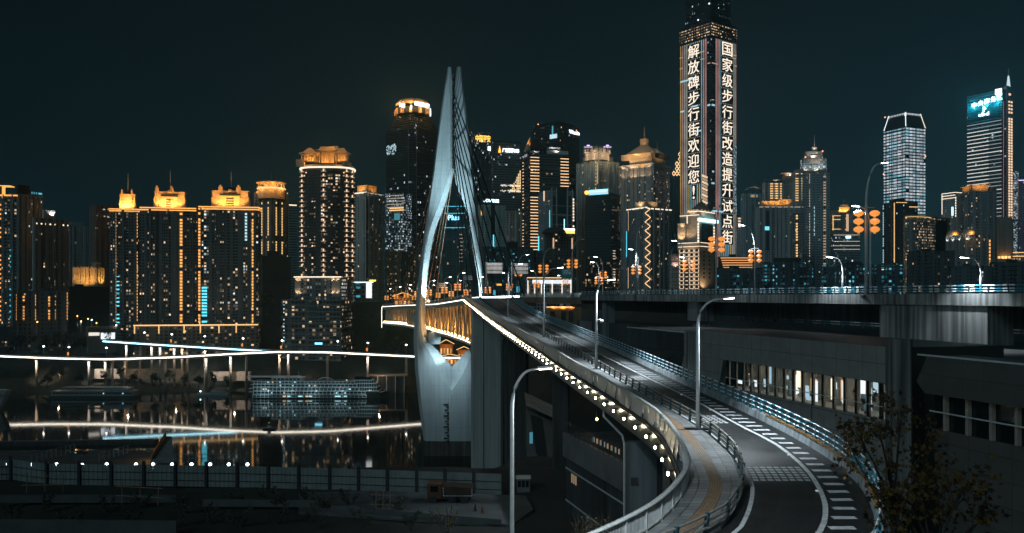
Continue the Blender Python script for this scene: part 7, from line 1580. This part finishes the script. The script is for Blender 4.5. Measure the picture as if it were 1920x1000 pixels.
b.hstrips('R', 0, .98, (441, 453, 461, 468), .8, LD, .5); mbx = MB(); b.slab(mbx, 'R', .46, .64, 443, 447, .8); mbx.build('cyan_sign', SG_C, b.root); b.blk('roof_wing', .0, .45, .0, .5, 436, 440, pm('blue_grey_render', (.2, .26, .29), .7))
# white gridded tower
b = Bld('white_grid_tower', 'bright white tower with an even grid of lit windows and a tapered crown', 1657, 1698, 1735, 237, 600, 1210, FM('facade_bp', (.05, .06, .065), 7.0, 4.4, .88, .60, 6, 'cool', .85, seed=67, clus=.35, gr=.2, even=1), 42, zb=40, cat='skyscraper')
mbx = MB(); mbx.prism(b.poly(), b.z(237), b.z(209), b.poly(.12, .88, .12, .88)); mbx.build('crown', pm('dark_crown_glass', (.04, .05, .055), .3, nz=.2), b.root)
for q0, q1 in (((0, 1), (.12, .88)), ((1, 0), (.88, .12)), ((0, 0), (.12, .12))): a = b.at(q0[0], q0[1], b.z(237)); c = b.at(q1[0], q1[1], b.z(209)); mbx = MB(); mbx.tube([a + V((0, -.5, 0)), c + V((0, -.5, 0))], .5, 4); mbx.build('crown_edge_light', LC if q0 != (1, 0) else LP, b.root)
mbx = MB()
for k in range(12): u = .1 + .8 * k / 11; a = b.at(.12, u, b.z(213)); mbx.box((a.x, a.y, a.z), (1.4, 1.4, 4.5)); a = b.at(u, .12, b.z(213)); mbx.box((a.x, a.y, a.z), (1.4, 1.4, 4.5))
mbx.build('crown_fin', em('fin_white', (.85, .93, 1), .9), b.root); b.hlines('L', rng(242, 540, 70)[::3], .8, DSTEEL, .25); b.piers('L', 4, .9, 237, 560, DSTEEL, .3); b.piers('R', 3, .9, 237, 560, DSTEEL, .3)
b.dots('L', 1.0, 320, 320, 1, 1.5, 1.5, REDD); b.dots('L', .93, 211, 211, 1, 1.5, 1.5, REDD); b.dots('R', 1.0, 290, 290, 1, 1.5, 1.5, REDD)
b = Bld('dark_slab', 'dark slab with one vertical gold light line in front of the white grid tower', 1656, 1680, 1721, 378, 600, 1050, FM('facade_bq', (.035, .04, .043), 2.6, 3.6, .6, .5, .015, 'cool', .7, seed=68), 60, zb=40)
b.vstrip('L', .12, 380, 492, 1.1, LG); b.vstrip('L', .35, 378, 492, .8, pm('grey_render', (.22, .215, .21), .8, nz=.2)); b.dots('L', .98, 378, 490, 26, 1.2, 2.2, em('pale_cyan_dim', (.6, .9, 1), .75)); b.blk('roof_step', .0, .4, 0, .5, 373, 378, DARKC); b.hlines('R', (380,), .7, LG, .5, 0, .5); b.hlines('R', (388,), .9, LG, .5, .6, 1)
# curved hotel
b = Bld('curved_hotel', 'wide curved hotel front with rows of small warm windows', 1697, 1700, 1782, 405, 600, 960, None, 80, zb=40, cat='hotel')
mbx = MB(); pts = []
for k in range(15): a = k / 14; px_ = 1697 + 85 * a; Yk = 960 + 60 * (a - .12) ** 2 + (30 * (.12 - a) if a < .12 else 0); pts.append(((px_ - 960) * Yk / F, Yk))
back = [(p[0] + 10, p[1] + 26) for p in pts]; mbx.prism(pts + back[::-1], 40, b.z(404), mt=1); mbx.build('wall', [FM('facade_br', (.13, .125, .12), 2.7, 3.4, .5, .5, .42, 'warm', .95, seed=69), ROOFM], b.root)
for y in (404, 412): mbx = MB(); mbx.loft([[(p[0], p[1] - .9, b.z(y) - .5), (p[0], p[1] - .9, b.z(y) + .3), (p[0], p[1] + .2, b.z(y) + .3), (p[0], p[1] + .2, b.z(y) - .5)] for p in pts]); mbx.build('cornice', pm('cream_stone', (.50, .44, .36), .7, nz=.15), b.root)
mbx = MB(); mbx.loft([[(p[0], p[1] - 1.0, b.z(407)), (p[0], p[1] - 1.0, b.z(406.3)), (p[0], p[1], b.z(406.3)), (p[0], p[1], b.z(407))] for p in pts[:9]]); mbx.build('light_strip', LG, b.root)
mbx = MB(); p = pts[10]; mbx.box((p[0] + 4, p[1] - .2, b.z(440)), (16, 1.5, b.z(410) - b.z(470)), .25); mbx.build('glass_bay', pm('dark_window', (.012, .015, .017), .08, nz=.1), b.root)
b = Bld('lit_edge_block', 'small block outlined with pale light lines behind the curved hotel', 1766, 1790, 1812, 362, 600, 1180, FM('facade_bs', (.16, .15, .15), 3, 3.5, .5, .5, .05, 'warm', .8, seed=70), 40, zb=40)
for y in (361, 366, 371): b.hlines('L', (y,), .8, LP, .5); b.hlines('R', (y,), .8, LP, .5)
b.vstrip('L', .98, 362, 400, .8, LP); mbx = MB(); b.slab(mbx, 'L', .1, .22, 388, 404, .6); mbx.build('cyan_sign', SG_B, b.root)
b = Bld('orange_crown_tower', 'grey apartment tower with an orange lit box crown in front of the tallest right tower', 1791, 1820, 1868, 359, 600, 985, FM('facade_bt', (.17, .165, .165), 3.2, 3.4, .5, .55, .12, 'mix', .9, seed=71), 62, zb=40)
b.blk('crown', .1, .72, .05, .7, 348, 359, CROWN); b.blk('crown_slab', .05, .78, .0, .75, 346.5, 348, CROWN); b.vstrip('L', .9, 362, 500, .8, pm('white_render', (.6, .6, .6), .7, nz=.1)); b.dots('R', .95, 362, 520, 40, 2.0, 1.6, LP); b.dots('R', .84, 368, 520, 30, 1.4, 1.4, LG); b.dots('L', .95, 365, 400, 8, 1.6, 2, LP)
for u, v in ((.2, -.35), (.5, -.35), (-.3, .4)): b.flood(u, v, 357, 2300, OL, .5)
b.blk('lift_core', .8, 1.0, -.02, .3, 352, 560, pm('grey_render', (.22, .215, .21), .8, nz=.2))
b = Bld('floodlit_apartments', 'apartment block with white floodlit piers and two orange roof domes', 1774, 1806, 1857, 440, 600, 900, FM('facade_bu', (.14, .14, .14), 3.2, 3.8, .5, .5, .16, 'mix', .9, seed=72), 58, zb=40)
for t in (.15, .55, .9):
    mbx = MB(); b.slab(mbx, 'L', t - .09, t + .09, 446, 482, .8); mbx.build('lit_pier', STONE, b.root); b.flood(-.10, t, 450, 330, (1, .95, .9), .3)
mbx = MB(); b.slab(mbx, 'R', .05, .2, 446, 482, .8); mbx.build('lit_pier', STONE, b.root); b.flood(.12, -.1, 450, 330, (1, .95, .9), .3)
for u, v in ((.12, .75), (.3, .1)): p = b.at(u, v, b.z(441)); mbx = MB(); mbx.lathe(p, [(7, 0), (6.6, 4), (4, 6.5), (.1, 7.5)], 14); mbx.build('roof_dome', CROWN, b.root, True); point(p + V((-2, -9, 2)), 1600, OL, .4)
b.dots('R', .97, 445, 520, 12, 1.5, 2.5, LO)
b = Bld('plain_slab', 'plain pale slab wall with a small orange lit foot near the right edge', 1866, 1869, 1898, 408, 600, 950, pm('grey_render2', (.24, .225, .21), .8, nz=.15, sc=.08, streak=True), 80, zb=40)
for k in range(4): b.dots('R', .15 + k * .22, 482, 484, 2, 2.5, 1.5, LG)
b.flood(.5, -.4, 486, 900, OL, .4); b.hlines('R', (493,), 1.2, LG, .5); b.dots('R', .5, 420, 470, 6, .6, 1.5, DSTEEL)
# central business tower
fCB = FM('facade_bv', (.07, .09, .095), 3, 4.0, .9, .6, .012, 'cool', .8, seed=73, glass=(.02, .035, .04))
b = Bld('business_tower', 'tower with pale horizontal light lines, cyan lettering and a lit spire', 1813, 1880, 1898, 168, 600, 1260, fCB, 30, zb=40, cat='skyscraper')
b.blk('sign_wall', -.02, 0.0, .10, .98, 186, 215, pm('teal_sign_wall', (.02, .10, .12), .4, nz=.3, sc=.1)); LBS = em('line_light', (1, .95, .88), 1.0); LBD = em('line_light_dim', (.9, .95, 1), .35)
for k, y in enumerate(rng(225, 520, 42)):
    mbx = MB(); hp = .5 * F / b.Y; b.slab(mbx, 'L', .38, .99, y - hp, y + hp, .5); mbx.build('light_line', LBS if k > 1 else LBD, b.root)
    mbx = MB(); b.slab(mbx, 'L', .03, .38, y - hp, y + hp, .5); mbx.build('light_line', LBS if k % 5 == 3 else LBD, b.root)
for k, ch in enumerate('中央商务区'): b.sign(ch, 'L', .69 - k * .175, .84 - k * .175, 187.5 - k * 1.5, 10.5, SG_C, 1.5, 'sign_character')
b.sign('cbd', 'L', .36, .66, 208, 7, SG_C, 1.5); mbx = MB(); b.slab(mbx, 'L', .49, .53, 193, 204, 1.5); b.slab(mbx, 'L', .45, .49, 196, 199, 1.5); mbx.build('emblem', SG_C, b.root)
b.blk('side_mast', .3, .95, -.04, .06, 160, 560, pm('blue_grey_render', (.2, .26, .29), .7)); b.dots('R', .55, 176, 176, 1, 4, 3, PW, 3.2); b.dots('R', .5, 190, 210, 4, 3, 2.4, PW, 3.2); b.dots('R', .75, 190, 210, 4, 3, 2.4, PW, 3.2); b.dots('R', .5, 222, 408, 38, 3, 2.6, PW, 3.2); b.dots('R', .75, 222, 408, 38, 3, 2.6, PW, 3.2); b.vstrip('R', .08, 190, 408, .6, em('red_line', (1, .25, .25), .5)); b.vstrip('R', .98, 185, 408, .5, LBD)
mbx = MB(); p = b.at(.6, 0); mbx.tube([(p.x, p.y, b.z(161)), (p.x, p.y, b.z(140))], 2.4, 6, rr=[2.6, 1.0]); mbx.build('spire', em('spire_white', (.7, .93, 1), 1.0), b.root); mbx = MB(); mbx.tube([(p.x, p.y, b.z(140)), (p.x, p.y, b.z(127))], .7, 5); mbx.build('spire_tip', STEEL, b.root); mbx = MB(); b.slab(mbx, 'L', .02, .2, 165, 176, .8); mbx.build('white_sign', em('white_sign_glow', (1, .98, .95), 2.0), b.root)
for t in (.15, .5, .85): p = b.fp('L', t, b.z(190), 7); point(p, 15000, (.06, .75, .95), .6)  # added points carry the lettering's cyan glow onto wall and haze
b = Bld('sparkle_tower', 'thin tower with a sparkling pale blue light face behind the business tower', 1893, 1897, 1910, 322, 600, 1330, FM('facade_bw', (.05, .07, .08), 1.3, 1.3, .8, .8, .75, 'cool', .75, seed=74, clus=.6), 80, zb=40)
b = Bld('violet_tower', 'dim violet lit tower cut by the right edge of the picture', 1908, 1910, 1960, 338, 600, 1240, FM('facade_bx', (.14, .11, .15), 3, 3.8, .5, .5, .05, 'warm', .7, seed=75), 80, zb=40); b.hlines('R', rng(345, 470, 20), .6, pm('violet_band', (.28, .18, .30), .7), .5); b.hlines('R', (338.5,), 1, SG_P, .5)
b = Bld('lit_podium', 'low podium with warm lights at the right edge below the violet tower', 1896, 1899, 1960, 476, 600, 900, FM('facade_by', (.16, .13, .11), 3, 3.6, .6, .5, .5, 'warm', .8, seed=76), 80, zb=40); b.hlines('R', (474, 481), .8, LG, .6)

# ---- low blocks just behind the viaduct
def low(label, x0, x1, yt, Y, mat, **k):
    b = Bld('low_block', label, x0, x0 + 3, x1, yt, 600, Y, mat, 80, 16, zb=50, **k); b.blk('roof_hut', .3, .5, .2, .5, yt - 5, yt, DARKC); b.ring(yt - .6, yt + .8, .3, DARKC); return b
fL1 = FM('facade_ca', (.045, .05, .053), 3.4, 3.3, .55, .5, .55, 'cyan', .65, seed=80, clus=.2); fL2 = FM('facade_cb', (.05, .05, .05), 3.0, 3.2, .5, .5, .10, 'mix', .8, seed=81); fL3 = FM('facade_cc', (.045, .05, .053), 2.8, 3.3, .6, .5, .75, 'cyan', .65, seed=82, clus=.2)
b = low('dark block with bright cyan window rows left of the double lantern lamp', 1430, 1525, 492, 720, fL1); b.blk('roof_hut', .2, .75, .1, .6, 484, 492, DARKC)
low('dark block with dim windows behind the lanterns right of the warm hotel', 1340, 1430, 503, 700, FM('facade_cd', (.05, .055, .058), 3.2, 3.3, .55, .5, .24, 'cyan', .7, seed=83))
low('long dark block with many cyan windows behind the tall lamp post', 1540, 1694, 497, 700, fL3)
low('dark stepped apartment block right of the cyan windows', 1700, 1790, 472, 740, fL2)
low('dark low apartment block at the right end of the skyline', 1855, 1960, 492, 720, FM('facade_ce', (.05, .052, .055), 3.2, 3.3, .5, .5, .06, 'warm', .8, seed=84))
low('dark low block between the stepped block and the floodlit apartments', 1780, 1860, 500, 705, FM('facade_cf', (.05, .055, .058), 3.2, 3.3, .5, .5, .08, 'cool', .8, seed=85))
b = low('dark garage block with stacked orange lit decks', 1346, 1412, 482, 800, pm('garage_dark', (.04, .035, .03), .8))
for y in (484, 488.5, 493, 497.5, 502): b.hstrips('R', .03 + (y - 484) * .005, .98, (y,), .9, em('garage_orange', (1, .42, .14), 1.0), .5, 'deck_light')
b = Bld('white_hall', 'wide glass hall with a white lit upper strip behind the connecting span', 985, 988, 1072, 522, 600, 690, FM('facade_cg', (.14, .13, .14), 3.2, 3.2, .7, .6, .35, 'cool', .35, seed=86), 80, 20, zb=50)
mbx = MB(); b.slab(mbx, 'R', .12, .98, 525, 532, .4); mbx.build('lit_strip', em('hall_white', (.85, .92, 1), 1.1), b.root); b.hlines('R', (521,), .7, LG, 1.2)
for t in (.02, .17, .32, .56, .78, .98): b.vstrip('R', t, 526, 553, .5, LP, .9)
b.blk('canopy', -.02, 1.02, -.05, .3, 520, 522, DARKC)
b = Bld('orange_station', 'orange lit station interior under the brown span', 1018, 1021, 1090, 576, 640, 480, pm('amber_room', (.30, .20, .10), .8, nz=.3, sc=.3), 80, 14, zb=40); b.hstrips('R', .05, .75, (576,), .5, LG, .6)
for t in (.15, .45, .65): mbx = MB(); b.slab(mbx, 'R', t, t + .12, 584, 604, .5); mbx.build('amber_door', DARKC, b.root)
for u in (.2, .5, .8): b.flood(u, -.35, 580, 420, OL, .3)
for lab, px_, Y, txt, wd in (('teal road sign with pale lettering left of the viaduct', 1063, 320, '前方右转江北城', 3.9), ):
    t = thing('road_sign', lab, 'road sign', tuple(W(px_, 545, Y))); a = W(px_, 514, Y); mbx = MB(); mbx.box(a, (4.1, .2, 3.4)); mbx.build('board', pm('sign_teal', (.01, .16, .18), .4, nz=.1), t); mbx = MB(); mbx.tube([(a.x + 1.9, a.y + .3, 85), (a.x + 1.9, a.y + .3, a.z + 1.8)], .12, 6); mbx.build('post', STEEL, t)
    lettering('lettering', '江北城', a + V((0, -.15, .35)), (1, 0, 0), (0, 0, 1), 3.0, .9, pm('sign_white_paint', (.6, .65, .65), .5), t, thick=.04); spot(a + V((0, -4, 2)), a, 120, COOL, 90)
for lab, px_, py_, w_, h_ in (('orange lettered board beside the right tower leg', 937, 534, 2.6, .75), ('cyan banner on the bridge beside the right tower leg', 927, 549, 1.0, 2.1), ('second cyan banner on the bridge under the gantry signs', 971, 543, 1.3, 2.5)):
    a = W(px_, py_, 360); t = thing('banner', lab, 'banner', tuple(a)); mbx = MB(); mbx.box(a, (w_, .15, h_)); mbx.build('panel', em('banner_orange', (1, .42, .08), 1.3) if 'orange' in lab else em('banner_cyan', (.05, .45, .65), .8), t); mbx = MB(); mbx.tube([(a.x, a.y + .1, 84.6), (a.x, a.y + .1, a.z + h_ / 2)], .07, 5); mbx.build('post', DSTEEL, t)

# ---- orange traditional houses under the bridge
for lab, x0, x1, ye, yr, yb, Y in (('traditional house with a gold outlined gable seen through the tower base', 822, 852, 645, 637, 668, 800), ('lower traditional house right of the first one under the bridge', 856, 884, 656, 650, 680, 790), ('traditional house front below the bridge with orange lit floors', 826, 862, 668, 664, 684, 780), ('golden roofed house at the far end of the bridge', 736, 776, 556, 549, 580, 760)):
    t = thing('traditional_house', lab, 'house', tuple(W((x0 + x1) / 2, yb, Y))); A = W(x0, ye, Y); B = W(x1, yr, Y); z0 = W(x0, yb, Y).z - 6; w_ = B.x - A.x
    mbx = MB(); mbx.obox((A.x + w_ * .08, Y, z0), (w_ * .84, 0, 0), (0, 10, 0), (0, 0, A.z - z0)); mbx.build('wall', pm('brown_timber', (.22, .12, .06), .8, nz=.3, sc=.4), t)
    mbx = MB(); m_ = A.x + w_ / 2; mbx.loft([[(A.x, y, A.z), (m_, y, B.z), (B.x, y, A.z), (B.x, y, A.z - .4), (m_, y, B.z - .5), (A.x, y, A.z - .4)] for y in (Y - 2, Y + 12)]); mbx.build('roof', DARKC, t)
    mbx = MB(); mbx.tube([(A.x, Y - 2.2, A.z), (m_, Y - 2.2, B.z + .1)], .3, 4); mbx.tube([(m_, Y - 2.2, B.z + .1), (B.x, Y - 2.2, A.z)], .3, 4); mbx.build('roof_light', LG, t)
    for k in range(4): mbx = MB(); mbx.box((A.x + w_ * (.18 + .2 * k), Y - .1, (A.z + z0) / 2 + 2), (w_ * .1, .2, (A.z - z0) * .3)); mbx.build('window', em('amber_window_%d' % (k % 2), (1, .55, .2), (.9, .4)[k % 2]), t)
    point((m_, Y - 6, A.z - 3), 2200, OL, .4); point((A.x, Y - 5, z0 + 7), 900, OL, .4)
t = thing('lit_terrace', 'terrace with a white light line under the traditional houses', 'terrace', tuple(W(850, 690, 765))); a = W(826, 690, 765); mbx = MB(); mbx.obox((a.x, a.y, 4), (34, 0, 0), (0, 10, 0), (0, 0, a.z - 4)); mbx.build('wall', DARKC, t); mbx = MB(); mbx.obox((a.x, a.y - .3, a.z - .5), (34, 0, 0), (0, .3, 0), (0, 0, .7)); mbx.build('light_line', LC, t)

# ---- lamp posts on the viaduct, with lanterns
def vlamp(lab, px_, py_top, px_head, Y=None, head=None, lant=None, r=.16, glow=HEADL, power=0, s_=1.2, bend=.3, name=''):
    """pole on the viaduct at picture column px_; lant = (py of the top lantern, size, half spacing)"""
    k = (px_ - 960) / F
    if Y is None: t_ = (k * 298 - 24) / (.2448 + k * .9696) ; Y = 298 - .9696 * t_ + s_ * .2448 / .9696
    x = k * Y; top = CH + (HY - py_top) * Y / F; reach = (px_head - px_) * Y / F
    l_ = arc_lamp(lab, (x, Y, 85.0), top - 85.0, abs(reach), 0 if reach > 0 else math.pi, r, glow=glow, power=power, head_len=1.2, bend=bend, group='lamp posts on the level viaduct')
    if lant:
        py, sz, hs = lant
        for s2, sl in ((-1, 'left'), (1, 'right')): lantern_string('%s lantern string on the %s' % (sl, name), x + s2 * hs, Y - .2, CH + (HY - py) * Y / F, sz)
        mbx = MB(); z = CH + (HY - py) * Y / F + sz * .2; mbx.tube([(x - hs, Y - .2, z), (x + hs, Y - .2, z)], .05, 5); mbx.build('lantern_arm', STEEL, l_)
    return l_
vlamp('tallest lamp post on the viaduct left of the white grid tower', 1624, 306, 1652, lant=(393, 1.4, 1.4), r=.28, glow=HEADW, name='tallest viaduct lamp post', bend=.32)
vlamp('shorter lamp post with a glaring head beside the tallest one', 1632, 387, 1611, s_=5, r=.18, power=12000, bend=.3)
vlamp('lamp post with lanterns in front of the broad grey residential block', 1415, 423, 1396, lant=(468, .95, .9), r=.16, power=12000, name='lamp post by the residential block', bend=.35)
vlamp('tall lamp post with lanterns right of the warm hotel', 1343, 376, 1362, lant=(443, 1.3, 1.2), r=.2, glow=em('unlit_lens_glow', (.6, .6, .6), .25), name='tall lamp post right of the warm hotel')  # faint emission paints the pale lens of an unlit lamp
vlamp('lamp post with a lit head in front of the warm hotel left side', 1284, 452, 1268, lant=None, r=.15, power=5000, bend=.4)
vlamp('lower lamp post with lanterns in front of the warm hotel windows', 1291, 483, 1283, s_=9, lant=(488, .95, 1.1), r=.15, name='lower lamp post at the warm hotel', bend=.3)
vlamp('tall lamp post with an unlit arm left of the zigzag light', 1193, 419, 1212, r=.18, glow=em('unlit_lens_glow', (.6, .6, .6), .25), lant=(498, .9, 1.0), name='tall lamp post left of the zigzag light')
vlamp('lamp post with a glaring head left of the zigzag light', 1197, 468, 1187, s_=6, r=.15, power=8000, bend=.35)
vlamp('lamp post with a bent arm before the long cyan windowed block', 1580, 483, 1562, r=.16, power=12000, bend=.4)
vlamp('rightmost lamp post on the viaduct', 1839, 484, 1816, r=.15, power=12000, bend=.4)
vlamp('lamp post with three pairs of lanterns behind the teal road sign', 1073, 449, 1090, Y=305, lant=(486, 1.12, 1.35), r=.2, glow=em('unlit_lens_glow', (.6, .6, .6), .25), name='lamp post by the teal road sign')
vlamp('lamp post with a lit head left of the viaduct start', 1123, 492, 1114, Y=290, lant=(520, .82, 1.0), r=.16, power=8000, name='lamp post at the viaduct start', bend=.3)
vlamp('taller lamp post with a lit head at the viaduct start', 1130, 482, 1120, Y=300, lant=(509, .88, 1.0), r=.16, name='taller lamp post at the viaduct start', bend=.3)
vlamp('tall unlit lamp post with lanterns behind the upper ramp lamp', 1019, 465, 1036, Y=318, lant=(496, 1.1, 1.3), r=.17, glow=em('unlit_lens_glow', (.6, .6, .6), .25), name='tall unlit lamp post above the ramp')
vlamp('lamp post with lanterns in front of the right blank road sign', 972, 478, 986, Y=352, lant=(505, 1.0, 1.0), r=.15, name='lamp post at the right blank road sign')
vlamp('short lamp post between the gantry signs and the white hall', 1006, 508, 1000, Y=350, lant=(529, .8, .8), r=.14, name='short lamp post before the white hall', bend=.4)
vlamp('lamp post with lanterns before the white hall', 1060, 517, 1050, Y=380, lant=(523, .9, .9), r=.14, name='lamp post before the white hall', bend=.4)

# lamps and lights on the dark bank at the left
for lab, px_, py_, c_ in (('first orange street light on the dark slope at the left', 70, 604, OL), ('second orange street light on the dark slope', 145, 593, OL), ('third orange street light on the dark slope', 165, 598, OL), ('fourth orange street light on the dark slope', 181, 606, OL), ('blue white lamp on the dark slope', 172, 600, (.4, .7, 1)), ('white lamp on the slope at the shed', 218, 610, (1, .95, .9)), ('pale lamp on the dark slope', 152, 603, (1, .85, .6))):
    a = W(px_, py_, 835); t = thing('street_lamp', lab, 'street lamp', tuple(a - V((0, 0, 9)))); mbx = MB(); mbx.tube([a - V((0, 0, 11)), a], .12, 5); mbx.build('pole', STEEL, t); mbx = MB(); mbx.lathe(a, [(.05, -.7), (.75, 0), (.05, .7)], 8); mbx.build('head', em('slope_lamp_%d' % (int(c_[2] * 10)), c_, 7), t); point(a - V((0, 2, 0)), 420, c_, .3)
b = Bld('lit_shed', 'low flat roofed shed with bright white openings on the slope at the left', 162, 165, 218, 618, 660, 822, pm('shed_grey', (.18, .17, .16), .8, nz=.2), 82, 14, zb=30)
mbx = MB(); b.slab(mbx, 'R', .45, .95, 625, 637, .3); mbx.build('lit_opening', em('shed_white', (.9, .95, 1), 1.3), b.root); mbx = MB(); b.slab(mbx, 'R', .02, .4, 624, 630, .3); mbx.build('lit_opening', em('shed_white2', (1, .92, .8), 1.0), b.root); b.blk('roof_slab', -.03, 1.03, -.2, .8, 613, 618, pm('shed_grey', (.18, .17, .16), .8, nz=.2))
# dark slope trees behind the riverside road
rt = random.Random(17)
slope = [(30, 640), (75, 640), (110, 632), (235, 630), (150, 640), (195, 622), (500, 560), (515, 600), (690, 600), (680, 640), (715, 630), (745, 640)]
for k, (px_, py_) in enumerate(slope):
    a = W(px_, py_, 815 + (k % 3) * 8); t = thing('slope_tree', '%s dark tree from the left on the slope behind the riverside road' % ORD[sorted(slope).index((px_, py_))], 'tree', tuple(a - V((0, 0, 9))), 'dark trees on the slope'); mbx = MB(); mbx.tube([a - V((0, 0, 16)), a], .4, 5); mbx.build('trunk', TRUNK, t); mbx = MB()
    for j in range(9): leafcloud(mbx, a + V((rt.uniform(-7, 7), rt.uniform(-3, 3), rt.uniform(-8, 4))), rt.uniform(2.5, 4.5), 60, .8, rt)
    mbx.build('crown', LEAFD, t)
b = Bld('dark_warehouse', 'dark windowless block between the crowned towers and the pavilion tower', 488, 492, 545, 480, 660, 862, pm('warehouse_dark', (.05, .045, .042), .9, nz=.3, sc=.1), 75, 18, zb=10); b.blk('roof_hut', .2, .6, .2, .5, 470, 480, DARKC)
b = Bld('dark_hillside_wall', 'dark windowless wall block left of the bridge end', 660, 664, 724, 566, 690, 850, pm('warehouse_dark', (.05, .045, .042), .9, nz=.3, sc=.1), 75, 18, zb=10); b.hlines('R', (565,), .8, pm('slab_edge', (.24, .25, .25), .7, nz=.2), .5)
# ---------------------------------------------------------------- night haze
hm = bpy.data.materials.new('night_haze'); hm.use_nodes = True; n, l = hm.node_tree.nodes, hm.node_tree.links; n.clear()
ho = n.new('ShaderNodeOutputMaterial'); hv = n.new('ShaderNodeVolumePrincipled'); l.new(hv.outputs[0], ho.inputs['Volume'])
hv.inputs['Color'].default_value = (.38, .82, 1, 1); hv.inputs['Density'].default_value = .00018; hv.inputs['Anisotropy'].default_value = .75
mb = MB(); mb.prism([(-1700, -60), (1700, -60), (1700, 2000), (-1700, 2000)], -12, 560); hz = mb.build('haze', hm, None, kind='stuff')
